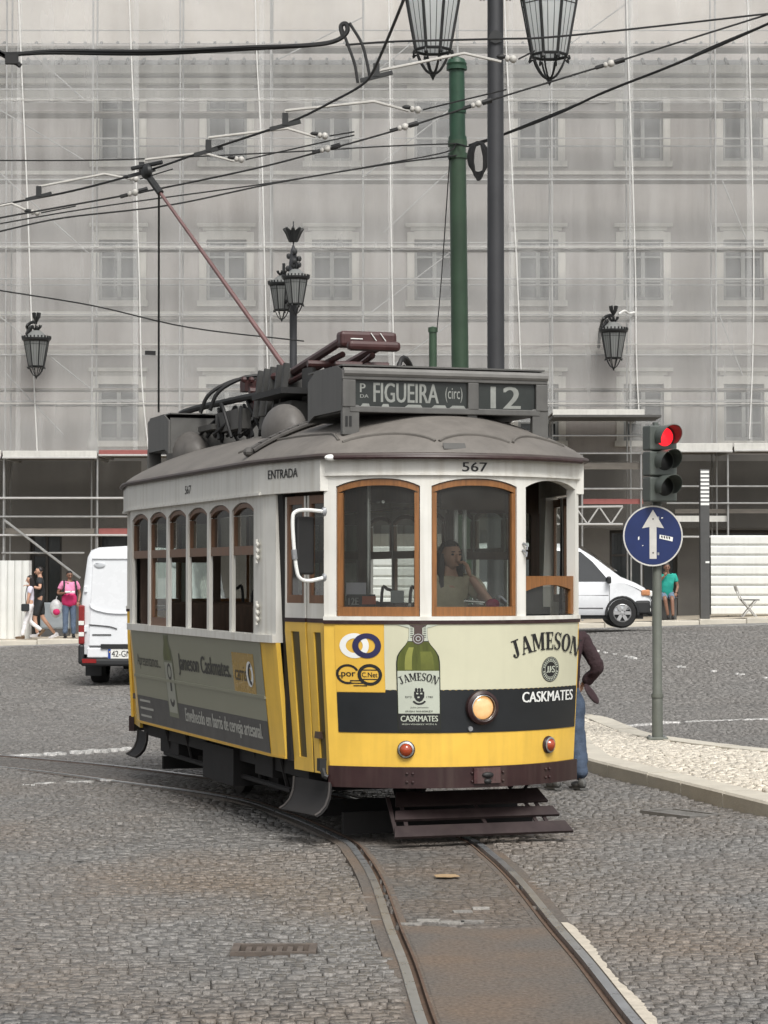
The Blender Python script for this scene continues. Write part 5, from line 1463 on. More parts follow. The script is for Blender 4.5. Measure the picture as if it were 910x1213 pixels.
# green overhead-wire mast and the stub of another behind the tram roof
GM_Y = 26.0
g0, g1 = at(545, 423, GM_Y), at(541, 68, GM_Y)
slope = (g1.x - g0.x) / (g1.z - g0.z)
gm = empty('wire_mast', (g0.x - slope * g0.z, GM_Y, 0), 0, 'tall green tubular mast carrying the overhead wires behind the tram', 'mast')
zg = g1.z
sh_ = lambda z: (slope * z, 0, z)
mb = MB().tube([sh_(0), sh_(.8)], .16, 16).tube([sh_(.8), sh_(3.6)], .106, 16).tube([sh_(3.6), sh_(zg - .9)], [.096, .092], 16)
mb.build('pole', M['pole_green'], gm, smooth=True)
mb = MB().tube([sh_(zg - .9), sh_(zg - .12)], [.089, .086], 16).tube([sh_(zg - .95), sh_(zg - .88)], .102, 16).tube([sh_(zg - .62), sh_(zg - .58)], .10, 16).tube([sh_(zg - .14), sh_(zg - .10)], .115, 16)
mb.lathe([(.105, -.10), (.115, -.07), (.09, -.02), (.0, .02)], sh_(zg), 16)
mb.build('upper_tube', mat('dark_green_paint', (.018, .058, .032), .45, var=.3), gm, smooth=True)
mb = MB()
for py in (170, 185): 
    z = at(541, py, GM_Y).z; mb.tube([sh_(z - .03), sh_(z + .03)], .108, 16)
mb.build('clamp', M['pole_green'], gm, smooth=True)
st = at(513, 420, 30.0)
sm = empty('wire_mast', (st.x, 30.0, 0), 0, 'short slim green post showing just over the tram roof', 'mast')
zs_ = at(513, 388, 30).z
MB().lathe([(.06, 0), (.05, zs_ - .06), (.062, zs_ - .06), (.062, zs_), (0, zs_ + .02)], (0, 0, 0), 12).build('pole', M['pole_green'], sm, smooth=True)

# far lamp post with two lanterns behind the tram
FY = 45.0
fp = at(347.5, 420, FY)
far = empty('lamp_post', (fp.x, FY, ground_z(fp.x, FY)), 0, 'ornate black double lantern lamp post farther back behind the tram roof', 'street lamp')
zf = at(347, 262, FY).z - ground_z(fp.x, FY)
s_ = FY / F_PX
MB().lathe([(.2, 0), (.2, .8), (.09, 1.0), (.07, zf - 2.2), (.075, zf - 1.4), (.10, zf - 1.2), (.085, zf - .8), (.05, zf - .55), (.012, zf - .45), (.012, zf)], (0, 0, 0), 12).build('pole', M['pole_grey'], far, smooth=True)
mb = MB()
for k in range(8):
    a = 2 * PI * k / 8; mb.tube([(.04 * math.cos(a), .04 * math.sin(a), zf - .38), (.12 * math.cos(a), .12 * math.sin(a), zf - .2), (.19 * math.cos(a), .19 * math.sin(a), zf - .14)], [.05, .05, .025], 6)
for k in range(14):
    a = random.uniform(0, 2 * PI); mb.ball((.11 * math.cos(a), .11 * math.sin(a), zf - .6 - k * .06), (.05, .05, .06), 6, 4)
mb.build('crown', M['lamp_black'], far, smooth=True)
mb = MB().tube([(0, 0, zf - 1.3), (.08, -.2, zf - 1.25), (.08, -.42, zf - 1.2)], .03, 6).tube([(0, 0, zf - 1.5), (-.15, .25, zf - 1.5), (-.20, .42, zf - 1.6)], .03, 6).tube([(-.2, .42, zf - 1.6), (-.2, .42, zf - .75)], .03, 6)
mb.build('arm', M['lamp_black'], far, smooth=True)
p1, p2 = at(351, 360, FY - .42), at(333, 367, FY + .42)
lantern('lantern', .46, M['lamp_glass2'], (.06, -.42, p1.z - far.location.z), None, parent=far)
lantern('lantern', .46, M['lamp_glass2'], (-.24, .42, p2.z - far.location.z), None, parent=far)

# traffic signal with blue arrow sign on the island
SG_Y = 26.45
sb = at(779, 875, SG_Y)
sig = empty('traffic_light', (sb.x, SG_Y, IH), 0, 'traffic light showing red over a round blue straight ahead sign on island', 'traffic light')
ztop = at(779, 520, SG_Y).z - IH
MB().lathe([(.062, .006), (.060, .50), (.054, .52), (.052, ztop)], (0, 0, 0), 16).build('pole', M['sig_pole'], sig, smooth=True)
MB().lathe([(.069, .46), (.069, .50)], (0, 0, 0), 16).build('collar', M['sig_pole'], sig)
bevel(MB().box((0, 0, .004), (.22, .22, .03)).build('base_plate', M['sig_pole'], sig), .008)
mb = MB()
for sx in (-.08, .08):
    for sy in (-.08, .08): mb.lathe([(.014, .018), (.014, .035), (0, .038)], (sx, sy, 0), 6)
mb.build('bolt', M['steel'], sig)
RS = Matrix.Rotation(.34, 3, 'Z')          # the heads look a little to the viewer's right
hc = at(780.5, 550, SG_Y); hx = hc.x - sb.x
MPP = SG_Y / F_PX
hous = MB()
for k, (py0, py1) in enumerate(((505, 534.5), (535.5, 564.5), (565.5, 595))):
    z0, z1 = at(780, py1, SG_Y).z - IH, at(780, py0, SG_Y).z - IH
    hous.box((hx, -.09, (z0 + z1) / 2), (.335, .20, z1 - z0 - .004), RS)
hb = bevel(hous.build('signal_housing', M['sig_box'], sig), .018, 3)
mb = MB(); z0 = at(780, 600, SG_Y).z - IH; z1 = at(780, 500, SG_Y).z - IH; mb.box((hx - .03, .04, (z0 + z1) / 2), (.05, .05, z1 - z0), RS); mb.build('mounting_rail', M['sig_box'], sig)
for k, py in enumerate((518.5, 547, 577)):
    zc = at(780, py, SG_Y).z - IH
    c0 = Vector((hx, -.09, zc)) + RS @ Vector((.01, -.10, 0))
    AX = RS @ Matrix.Rotation(PI / 2, 3, 'X')
    MB().lathe([(0, .020), (.05, .017), (.105, .004)], c0, 24, AX).build('signal_lens', M['sig_red'] if k == 0 else M['sig_dark'], sig, smooth=True)
    # hood: three-quarter tube, longer above
    hd = MB(); nn = 22
    vs = []
    for i in range(nn + 1):
        a = math.radians(-38 + 256 * i / nn); top = max(0, math.sin(a))
        L_ = .05 + .21 * (.5 + .5 * math.sin(a)) ** .7
        for r in (.125, .120):
            for q in (0, L_): vs.append(tuple(c0 + RS @ Vector((r * math.cos(a), -q, r * math.sin(a)))))
    fs = []
    for i in range(nn):
        a, b = i * 4, i * 4 + 4
        fs += [(a, b, b + 1, a + 1), (a + 2, a + 3, b + 3, b + 2), (a + 1, b + 1, b + 3, a + 3)]
    hd.add(vs, fs); hd.build('signal_hood', M['sig_box'], sig, smooth=True)
# round sign
sc_ = at(772.5, 635, SG_Y); RB = Matrix.Rotation(.10, 3, 'Z')
c0 = Vector((sc_.x - sb.x, -.10, sc_.z - IH)); AXs = RB @ Matrix.Rotation(PI / 2, 3, 'X')
r_s = 36 * MPP
sgn = MB().lathe([(r_s, -.02), (r_s, .0), (0, .0)], c0, 48, AXs).build('road_sign', M['sign_blue'], sig)
mb = MB()
ring_poly(mb, 0, 0, r_s - .017, r_s - .001, lambda x, y: tuple(c0 + RB @ Vector((x, -.003, y))), n=48); mb.build('sign_border', M['sign_white'], sgn, fix=False)
mb = MB(); K = MPP
pts = [(0, 31), (13.2, 9), (4.2, 10.5), (4.2, -27), (-4.2, -27), (-4.2, 10.5), (-13.2, 9)]
mb.add([tuple(c0 + RB @ Vector((x * K, -.003, y * K))) for x, y in pts], [(0, 1, 2, 5, 6), (2, 3, 4, 5)]); mb.build('sign_arrow', M['sign_white'], sgn, fix=False)
mb = MB(); mb.add([tuple(c0 + RB @ Vector((x * K, -.004, y * K))) for x, y in ((8, 1.5), (24, -1.5), (23.3, -6.5), (7.5, -3))], [(0, 1, 2, 3)])
for x, y, w, h in ((10, 20.5, 2, 1.6), (-18, -5, 1.6, 4.5), (-13, -12, 1.2, 1.2)): mb.add([tuple(c0 + RB @ Vector(((x + a * w) * K, -.004, (y + b * h) * K))) for a, b in ((0, 0), (1, .2), (1, 1), (0, .8))], [(0, 1, 2, 3)])
mb.build('sticker', M['white_plain'], sgn, fix=False)
mb = MB()
for x0 in (9.5, 12.5, 15.5, 18.5): mb.add([tuple(c0 + RB @ Vector(((x0 + a) * K, -.005, (-.9 - .16 * (x0 - 8) + b) * K))) for a, b in ((0, 1.6), (2, 1.3), (1.8, -2.0), (.4, -.6))], [(0, 1, 2, 3)])
for y in (20, -20): disc_poly(mb, 0, 0, 1.0 * K, lambda a, b, y=y: tuple(c0 + RB @ Vector((a, -.005, y * K + b))), 8)
mb.build('sticker_print', M['black'], sgn, fix=False)
mb = MB(); mb.box((c0.x, -.055, c0.z + .2), (.14, .08, .03)); mb.box((c0.x, -.055, c0.z - .2), (.14, .08, .03)); mb.build('sign_bracket', M['steel'], sgn)

# ================================================================== OVERHEAD WIRES
def wire(name, pts, r, m, label, group='overhead tram wires', n=6, sm=6):
    r *= .68
    o = MB().tube(spline(pts, sm) if len(pts) > 2 else pts, r, n).build(name, m, None, smooth=True)
    return tag(o, label, 'wire', group)
def lev(z, *pp): return [on_level(px, py, z) for px, py in pp]
contact_px = [(-60, 258), (0, 243), (86, 226), (172, 203), (245, 178), (340, 146), (400, 117), (428, 101), (440, 88), (452, 63), (468, 25), (484, -15)]
wire('contact_wire', lev(WIRE_Z, *contact_px), .016, M['cable'], 'dark contact wire the trolley pole runs along, curving up to the frame top')
def chain(pp, Y0, Y1):
    xs = [p[0] for p in pp]; a, b = xs[0], xs[-1]
    return [at(px, py, Y0 + (Y1 - Y0) * (px - a) / (b - a)) for px, py in pp]
w2 = chain([(-60, 271), (0, 258), (160, 229), (300, 200), (388, 177), (480, 151), (567, 123), (724, 75), (820, 45), (980, -5)], 22.5, 21.0)
wire('span_wire', w2, .013, M['cable'], 'dark span wire with pale insulators running from left edge up to right edge', None)
wire('span_wire', chain([(-60, 191), (0, 190), (140, 189), (340, 180), (460, 173), (541, 170)], 24, GM_Y - .1), .011, M['cable'], 'nearly level thin wire from left edge to the green mast', None)
pc4 = chain([(-60, 279), (0, 265), (130, 243), (325, 216), (455, 194), (528, 180), (541, 170)], 24, GM_Y - .1)
wire('span_wire', pc4, .011, M['cable'], 'upper one of the two slack wires meeting at the green mast clamp', None)
wire('span_wire', chain([(-60, 288), (0, 274), (75, 258), (200, 243), (325, 217), (455, 195), (541, 184)], 23.8, GM_Y - .1), .013, M['cable'], 'lower one of the two slack wires meeting at the green mast clamp', None)
wire('span_wire', chain([(541, 170), (562, 173), (600, 157), (716, 110), (800, 75), (860, 48), (980, 0)], GM_Y - .1, 22), .011, M['cable'], 'thin straight wire rising from the green mast to the right edge', None)
wire('feeder_cable', chain([(556, 172), (600, 158), (660, 135), (716, 109), (780, 84), (838, 60), (910, 28), (980, -4)], GM_Y - .15, 21.5), .021, M['cable'], 'thick sagging black cable rising from the green mast to the right edge', None)
wire('feeder_cable', chain([(-60, 62), (10, 64), (60, 62), (180, 63), (300, 57), (370, 53), (398, 48), (411, 38), (410, 28), (404, 31), (407, 45)], 18.6, 18.3), .027, M['cable'], 'thick black feeder cable across the upper left ending in a loop', None)
wire('feeder_cable', chain([(10, 66), (60, 60), (180, 60), (300, 55), (375, 53), (401, 47)], 18.55, 18.25), .018, M['cable'], 'thinner black cable strapped to the feeder cable at upper left', None)
wire('span_wire', chain([(410, 53), (470, 49), (587, 46), (650, 44), (760, 33), (910, 16), (980, 8)], 18.4, 21.5), .013, M['cable'], 'dark wire crossing in front of the two big lanterns', None)
for k, pp in enumerate(([(404, 31), (413, 55), (420, 75), (424, 98)], [(414, 27), (428, 50), (434, 70), (438, 90)])):
    wire('jumper_cable', [at(a, b, 18.3) for a, b in pp], .017, M['cable'], ('left' if k == 0 else 'right') + ' one of two short jumper cables hanging from the feeder loop', None)
wire('span_wire', chain([(-60, 333), (0, 344), (110, 362), (225, 388), (360, 404)], 30, 33), .014, M['cable'], 'thin dark wire sloping down behind the trolley pole at left', None)
wire('span_wire', chain([(533, 184), (530, 230), (523, 330), (518, 388)], GM_Y - .12, 30), .010, M['cable'], 'thin wire hanging down from green mast to the short green post', None)
# registration arms with insulators
def reg_arm(pp, Y, ins_px, tail, label):
    t = empty('wire_pull_off', at(*pp[0], Y), 0, label, 'wire arm', 'pull-off arms of the overhead wire')
    o_ = t.location.copy()
    P = [at(a, b, Y) - o_ for a, b in pp]
    MB().tube(P, .0115, 6).build('arm', M['wire_white'], t, smooth=True)
    mb = MB().box(P[0] + Vector((0, 0, -.03)), (.26, .03, .03), Matrix.Rotation(-.25, 3, 'Y')).box(P[0] + Vector((0, 0, .02)), (.05, .04, .10)); mb.build('clamp', M['lamp_black'], t)
    q = at(*ins_px, Y) - o_
    mb = MB().ball(q, (.028, .030, .032), 10, 8).ball(q + Vector((-.045, 0, .006)), (.022, .024, .026), 8, 6); mb.build('insulator', M['wire_white'], t, smooth=True)
    mb = MB().ball(q + Vector((-.09, 0, .02)), (.04, .020, .020), 8, 6).tube([q + Vector((.04, 0, 0)), at(*tail, Y) - o_], .007, 5); mb.build('tail_wire', M['cable'], t, smooth=True)
reg_arm([(46, 229), (46, 221), (124, 206), (155, 212)], 23.0, (161, 212), (205, 200), 'pale bent pull-off arm just left of the trolley pole tip')
reg_arm([(168, 201), (172, 189), (240, 181), (278, 191)], 21.8, (286, 189), (420, 160), 'pale bent pull-off arm starting at the trolley pole tip')
reg_arm([(247, 175), (247, 163), (340, 152), (374, 162)], 20.6, (385, 161), (420, 156), 'pale bent pull-off arm above the middle of the slanting wires')
reg_arm([(338, 144), (338, 131), (443, 120), (484, 131)], 19.2, (495, 130), (600, 106), 'long pale bent pull-off arm ending left of the green mast')
reg_arm([(446, 86), (452, 83), (550, 63), (594, 73)], 18.2, (608, 70), (634, 60), 'pale bent pull-off arm passing in front of the lamp post')
reg_arm([(-30, 252), (-20, 248), (14, 241), (38, 252)], 23.4, (44, 252), (90, 244), 'pale bent pull-off arm at the left edge')
for k, (px, py) in enumerate(((160, 228), (388, 176), (480, 150), (567, 123), (724, 75))):
    Y = 22.5 + (21.0 - 22.5) * (px + 60) / 1040
    t = empty('insulator', at(px, py, Y), 0, ['below the trolley pole tip', 'near the middle of the picture', 'left of the green mast', 'between the green mast and lamp post', 'right of the lamp post'][k] and 'pale insulator on the span wire ' + ['below the trolley pole tip', 'in front of a facade window', 'left of the green mast', 'between green mast and lamp post', 'right of the lamp post'][k], 'insulator', 'insulators on the span wire')
    MB().ball((0, 0, 0), (.032, .032, .034), 10, 8).ball((-.05, 0, -.014), (.022, .024, .026), 8, 6).build('bead', M['wire_white'], t, smooth=True)
    MB().tube([(.035, 0, .01), (.12, 0, .035)], .024, 8).tube([(-.14, 0, -.04), (-.07, 0, -.02)], .018, 6).build('sleeve', M['cable'], t, smooth=True)
# strain clamp at the far left of the feeder
t = empty('cable_clamp', at(8, 66, 18.5), 0, 'black strain clamp on the feeder cable at the left edge', 'clamp')
mb = MB()
for k in range(4): mb.tube([(-.12 + .04 * k, 0, .06 - .02 * k), (.02 + .03 * k, 0, -.02 - .02 * k)], .02, 6)
mb.box((.04, 0, -.03), (.10, .05, .07)); mb.build('body', M['cable'], t)
# coil of spare cable hanging between the masts
cp = at(567, 192, 25.0)
mb = MB()
for k in range(7):
    rx, rz_ = .055 + .011 * k * .8, .20 - .006 * k
    mb.tube([(cp.x + rx * math.cos(a) + random.uniform(-.006, .006), cp.y + .02 * (k - 3) * .6, cp.z + rz_ * math.sin(a) + .01 * k) for a in lin(0, 2 * PI, 22)[:-1]], .0105, 6, closed=True)
o = mb.build('cable_coil', M['cable'], None, smooth=True); tag(o, 'coil of spare black cable hanging between green mast and lamp post', 'cable coil')

# ================================================================== FACADE UNDER SCAFFOLDING
FY_W, FY_N, FY_C = 66.0, 64.4, 62.6       # wall, netting, canopy front
PAVE_Y = 60.0
def zat(py, Y): return at(455, py, Y).z
def xat(px, Y): return at(px, 606, Y).x
# far pavement with its kerb
far_pave = MB().grid(lambda x, y: (x, y, ground_z(x, y) + .125), [-40, -20] + lin(-14, 16, 30) + [22, 40], [PAVE_Y + .35, 62, 64, 66, 67]).build('far_pavement', mat('far_limestone_paving', (.50, .44, .35), .8, var=.2, scale=1.5, bump=.3, bscale=20), fix=False)
tag(far_pave, kind='structure')
x = -16.0
while x < 17:
    mb = MB(); z = ground_z(x + .6, PAVE_Y)
    bevel(mb.box((0, 0, 0), (1.19, .36, .26)).build('kerb_stone', M['kerb'], far_pave, loc=(x + .6, PAVE_Y + .17, z - .005)), .02)
    x += 1.2
bld = empty('building', (0, FY_W, 0), 0, 'old stone building under renovation behind netting and scaffolding', 'building')
BX0, BX1 = -13.5, 14.5
rows = [(105, 191), (284, 356), (455, 522)]
wins_px = [-10, 140, 268, 397, 513, 638, 765, 880, 1005]
cols = [-20 + 0] 
cols_x = [xat(p, FY_W) for p in (15, 140, 268, 393, 515, 638, 763, 882)]
HWIN = .565
def wz(py): return zat(py, FY_W)
# wall as piers and spandrels around the window openings
openings = [(wz(b), wz(a)) for a, b in rows] 
z_low, z_top = wz(538), wz(52)
edges = [BX0] + [e for c in cols_x[1:] for e in (c - HWIN, c + HWIN)] + [BX1]
mb = MB()
for i in range(0, len(edges), 2):
    a, b = edges[i], edges[i + 1]
    mb.box(((a + b) / 2, .2, (z_low + z_top) / 2), (b - a, .4, z_top - z_low))
zs = [z_low] + [v for o_ in sorted(openings) for v in o_] + [z_top]
for c in cols_x[1:]:
    for k in range(0, len(zs), 2):
        mb.box((c, .2, (zs[k] + zs[k + 1]) / 2), (2 * HWIN, .4, zs[k + 1] - zs[k]))
mb.build('wall', M['wall'], bld)
sur = None
for r_i, (z0, z1) in enumerate(openings):
    for c in cols_x[1:]:
        w = empty('window', (c, 0, (z0 + z1) / 2)); w.parent = bld
        h = z1 - z0
        mb = MB()
        for s in (-1, 1): mb.box((s * (HWIN + .10), -.03, .08), (.20, .08, h + .26))
        mb.box((0, -.03, h / 2 + .12), (2 * HWIN, .08, .24)); mb.box((0, -.07, -h / 2 - .09), (2 * HWIN + .5, .18, .16))
        if r_i > 0: mb.box((0, -.08, h / 2 + .40), (2 * HWIN + .5, .18, .10)); mb.box((0, -.045, h / 2 + .30), (2 * HWIN + .2, .06, .09))
        mb.build('surround', M['trim'], w)
        mb = MB()
        for s in (-1, 1): mb.box((s * (HWIN - .04), .10, 0), (.08, .06, h))
        mb.box((0, .10, 0), (.11, .06, h - .16)); mb.box((0, .10, h / 2 - .04), (2 * HWIN - .16, .06, .08)); mb.box((0, .10, -h / 2 + .05), (2 * HWIN - .16, .06, .10))
        for s in (-1, 1):
            mb.box((s * .27, .10, -.18 * h), (.43, .05, .05)); mb.box((s * .27, .10, .22 * h), (.43, .05, .05))
        mb.build('frame', M['win_frame'], w)
        for s in (-1, 1): MB().box((s * .27, .13, 0), (.44, .01, h - .17)).build('pane', M['win_glass'], w)
# string courses, pilaster strips and eaves
for py, hh, d_ in ((98, .14, .30), (112, .22, .14), (205, .10, .10), (372, .12, .12), (418, .16, .10)):
    MB().box(((BX0 + BX1) / 2, -d_ / 2, wz(py)), (BX1 - BX0, d_, hh)).build('string_course', M['trim'], bld)
MB().box(((BX0 + BX1) / 2, -.22, wz(86)), (BX1 - BX0, .62, .22)).build('cornice', M['trim'], bld)
mb = MB(); mb.add([(BX0, -.5, wz(82)), (BX1, -.5, wz(82)), (BX1, 1.6, wz(36)), (BX0, 1.6, wz(36))], [(0, 1, 2, 3)])
rf = mb.build('roof', M['roof_tile'], bld, fix=False)
for k in range(60):
    x0 = BX0 + .25 + k * .466; MB().tube([(x0, -.52, wz(82) + .02), (x0, 1.58, wz(36) + .02)], .045, 6).build('roof_roll', M['roof_tile'], rf, smooth=True)
MB().box(((BX0 + BX1) / 2, 1.8, wz(-20)), (BX1 - BX0, .3, wz(-90) - wz(40) + .3)).build('attic_wall', mat('attic_render', (.42, .39, .355), .85, var=.2, scale=.5), bld)
# dark ground floor with openings
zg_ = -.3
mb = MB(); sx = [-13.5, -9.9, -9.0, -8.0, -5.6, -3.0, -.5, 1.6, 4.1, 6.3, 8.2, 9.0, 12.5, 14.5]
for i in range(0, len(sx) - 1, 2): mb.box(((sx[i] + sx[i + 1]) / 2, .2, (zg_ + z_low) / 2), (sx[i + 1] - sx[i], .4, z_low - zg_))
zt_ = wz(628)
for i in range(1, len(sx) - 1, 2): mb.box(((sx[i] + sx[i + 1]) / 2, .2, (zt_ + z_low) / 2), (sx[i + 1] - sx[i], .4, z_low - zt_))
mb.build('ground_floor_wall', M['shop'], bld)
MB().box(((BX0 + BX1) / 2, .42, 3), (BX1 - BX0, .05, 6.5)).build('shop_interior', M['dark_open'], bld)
for i in range(1, len(sx) - 1, 2):
    a, b = sx[i], sx[i + 1]
    f = MB()
    for xx in (a + .05, (a + b) / 2, b - .05): f.box((xx, .30, (zg_ + zt_) / 2), (.07, .06, zt_ - zg_))
    for zz in (zt_ - .05, zt_ - .7, 1.2): f.box(((a + b) / 2, .29, zz), (b - a, .05, .06))
    d_ = f.build('shop_door', mat('dark_brown_frame', (.05, .045, .04), .6), bld)
    MB().box(((a + b) / 2, .34, (zg_ + zt_) / 2), (b - a - .1, .01, zt_ - zg_ - .1)).build('pane', M['win_glass'], d_)
for a, b in ((-9.9, -8.9), (1.6, 4.2)): pass
for px0, px1 in ((400, 560),): MB().box(((xat(px0, FY_W) + xat(px1, FY_W)) / 2, -.2, wz(640)), (xat(px1, FY_W) - xat(px0, FY_W), .3, .35)).build('shop_fascia', M['trim'], bld)

# ---- scaffold: tubes, boards, ropes and netting all stand together
scf = empty('scaffold', (0, 0, 0), 0, 'tall tube scaffold wrapped in pale translucent netting across the facade', 'scaffold')
posts_x = [xat(p, FY_N) for p in (-55, 5, 108, 212, 320, 430, 543, 655, 748, 850, 955)]
ztopn = zat(-60, FY_N)
mb_n = 0
for x in posts_x:
    for dy in (.10, 1.05):
        z0 = ground_z(x, 64) + .13 if x < -6 or x > 5 or True else 0
        MB().tube([(x, FY_N + dy, z0), (x, FY_N + dy, ztopn)], .026, 6).build('standard', M['scaf'], scf, smooth=True)
xa, xb = posts_x[0] - .3, posts_x[-1] + .3
lifts = [-20, 35, 105, 163, 212, 287, 330, 372, 420, 475]
for k, py in enumerate(lifts):
    z = zat(py, FY_N)
    MB().tube([(xa, FY_N + .08, z), (xb, FY_N + .08, z)], .018 if k % 2 else .026, 6).build('ledger', M['scaf'], scf, smooth=True)
    if k % 3 == 0: MB().tube([(xa, FY_N + 1.0, z - .05), (xb, FY_N + 1.0, z - .05)], .026, 6).build('ledger', M['scaf'], scf, smooth=True)
for py in (48, 126, 205, 287, 371, 455):
    for i in range(len(posts_x) - 1):
        a, b = posts_x[i], posts_x[i + 1]
        MB().box(((a + b) / 2, FY_N + .58, zat(py, FY_N) - .12), (b - a - .03, .75, .05)).build('deck_board', M['plank'], scf)
braces = [((0, 130), (100, 190)), ((40, 65), (100, 118)), ((0, 205), (105, 300)), ((0, 375), (107, 460)), ((5, 440), (75, 515)), ((440, 90), (540, 8)), ((455, 275), (545, 190)), ((430, 210), (545, 120)), ((440, 370), (545, 290)), ((455, 440), (545, 375)), ((855, 212), (885, 285)), ((852, 372), (880, 445)), ((330, 70), (430, 20)), ((330, 545), (430, 470)), ((650, 70), (748, 0))]
for (a, b), (c, d) in braces:
    MB().tube([at(a, b, FY_N + .09), at(c, d, FY_N + .09)], .018, 6).build('brace', M['scaf'], scf, smooth=True)
ropes = [[(19, -30), (22, 0), (26, 90), (33, 250), (38, 400), (44, 535)], [(152, -30), (155, 50), (160, 180), (165, 330), (168, 450), (176, 535)], [(302, -30), (304, 60), (310, 180), (314, 330), (318, 470), (320, 535)], [(460, -30), (462, 100), (463, 250), (466, 400), (468, 500)], [(597, -30), (600, 60), (608, 230), (613, 330), (617, 430), (619, 480)], [(742, -30), (744, 60), (750, 220), (753, 330), (754, 420), (757, 490)], [(885, -30), (887, 40), (890, 150), (893, 300), (892, 420), (888, 520)]]
for pp in ropes:
    MB().tube(spline([at(a, b, FY_N - .05) for a, b in pp], 5), .019, 5).build('rope', M['rope'], scf, smooth=True)
# netting sheets: each strip hangs between two ropes, a little slack, in three drops
nx = [-75, 21, 160, 309, 463, 606, 749, 889, 985]
drops = [(-70, 122), (116, 296), (290, 536)]
rn = random.Random(5)
for i in range(len(nx) - 1):
    for j, (pa, pb) in enumerate(drops):
        if j == 2 and 4 <= i <= 5: pb = 500
        za, zb = zat(pa, FY_N), zat(pb, FY_N); x0, x1 = xat(nx[i] - 3, FY_N), xat(nx[i + 1] + 3, FY_N)
        ph = rn.uniform(0, 6); am = rn.uniform(.02, .05)
        def nfn(u, w, x0=x0, x1=x1, za=za, zb=zb, ph=ph, am=am, j=j):
            x = x0 + (x1 - x0) * u; z = za + (zb - za) * w
            y = FY_N - .03 * (j % 2) - .012 * (i % 2) + am * math.sin(u * PI) * math.sin(w * 5 + ph) + .02 * math.sin(u * 16 + w * 3 + ph) * math.sin(w * PI) + .012 * math.sin(u * 31 + 2 * ph - w * 5)
            # the net is pulled in round the wall lantern
            return (x, y, z)
        MB().grid(nfn, lin(0, 1, 36), lin(0, 1, 24)).build('netting_sheet', M['net'][(i + 2 * j) % 4], scf, smooth=True, fix=False)
# horizontal seams where the drops overlap
for py in (119, 293, 408, 478):
    MB().box((0, FY_N - .07, zat(py, FY_N)), (xb - xa, .006, .020)).build('seam_batten', mat('net_seam', (.46, .45, .42), .8), scf)
# canopy over the pavement
def canopy(px0, px1, py0, py1, m, yb=FY_N + 1.0, yf=FY_C, under=.5):
    x0, x1 = xat(px0, yf), xat(px1, yf); za, zb = zat(py0, yf), zat(py1, yf)
    f = bevel(MB().box(((x0 + x1) / 2, yf, (za + zb) / 2), (x1 - x0, .06, abs(za - zb))).build('canopy_beam', m, scf), .01)
    nb = max(1, int((x1 - x0) / 2.4))
    for k in range(6):
        y0 = yf + .05 + (yb - yf) * k / 6; MB().box(((x0 + x1) / 2, y0 + (yb - yf) / 12, zb + .07), (x1 - x0, (yb - yf) / 6 - .015, .04)).build('canopy_board', M['plank'], scf)
    MB().tube([(x0, yf - .06, zb - .02), (x1, yf - .06, zb - .02)], .028, 6).build('ledger', M['scaf_white'], scf, smooth=True)
    for xx in lin(x0 + .05, x1 - .05, nb): MB().bar((xx, yf + .02, zb - .02), (xx, yb, zb + .02 - .0), .05, .07).build('canopy_joist', M['scaf'], scf)
canopy(-60, 1, 533, 541, M['beam']); canopy(3, 115, 534, 541.5, M['beam']); canopy(117, 330, 533, 538.5, M['beam_red'])
canopy(330, 652, 532, 540, M['beam']); canopy(655, 764, 485, 492, M['beam'], under=1); canopy(791, 868, 525, 534, M['beam']); canopy(870, 985, 525, 533, M['beam'])
# lower open lift: rails, posts, a brace, dark mesh and toe boards
for py, px0, px1, r in ((590, -60, 165, .030), (612, -60, 165, .026), (634, -60, 165, .028), (655, 2, 100, .026), (516, 655, 760, .024), (537, 655, 760, .024), (579, 655, 762, .026), (576, 790, 985, .024), (596, 790, 985, .024), (636, 790, 985, .028)):
    MB().tube([at(px0, py, FY_C + .1), at(px1, py, FY_C + .1)], r, 6).build('guard_rail', M['scaf'] if r < .028 else M['scaf_white'], scf, smooth=True)
for px in (-40, 4, 115, 252, 372, 690, 760, 863, 960):
    x = xat(px, FY_C + .1); MB().tube([(x, FY_C + .16, ground_z(x, FY_C) + .13), (x, FY_C + .16, zat(537, FY_C))], .028, 6).build('standard', M['scaf'], scf, smooth=True)
MB().tube([at(5, 616, FY_C), at(95, 685, FY_C)], .034, 6).build('brace', M['scaf'], scf, smooth=True)
MB().bar(at(2, 640, FY_C - .1), at(9, 662, FY_C - .1), .10, .06).build('brace', M['scaf_white'], scf) if False else None
for px0, px1, py0, py1, m in ((5, 112, 626, 633, M['plank']), (117, 165, 626, 633, M['beam_red']), (655, 762, 548, 556, M['plank']), (690, 762, 591, 597, M['beam_red']), (800, 985, 603, 608, M['plank']), (786, 862, 611, 618, M['beam'])):
    a, b = at(px0, py1, FY_C + .3), at(px1, py0, FY_C + .3)
    MB().box(((a.x + b.x) / 2, FY_C + .3, (a.z + b.z) / 2), (b.x - a.x, .05, b.z - a.z)).build('toe_board', m, scf)
for px0, px1 in ((-60, 165), (655, 985)):
    x0, x1 = xat(px0, FY_N), xat(px1, FY_N)
    MB().grid(lambda u, w: (x0 + (x1 - x0) * u, FY_N + .5 + .03 * math.sin(u * 40), zat(545, FY_N) + (zat(625, FY_N) - zat(545, FY_N)) * w), lin(0, 1, 30), lin(0, 1, 6)).build('dark_mesh', M['net_dark'], scf, smooth=True, fix=False)
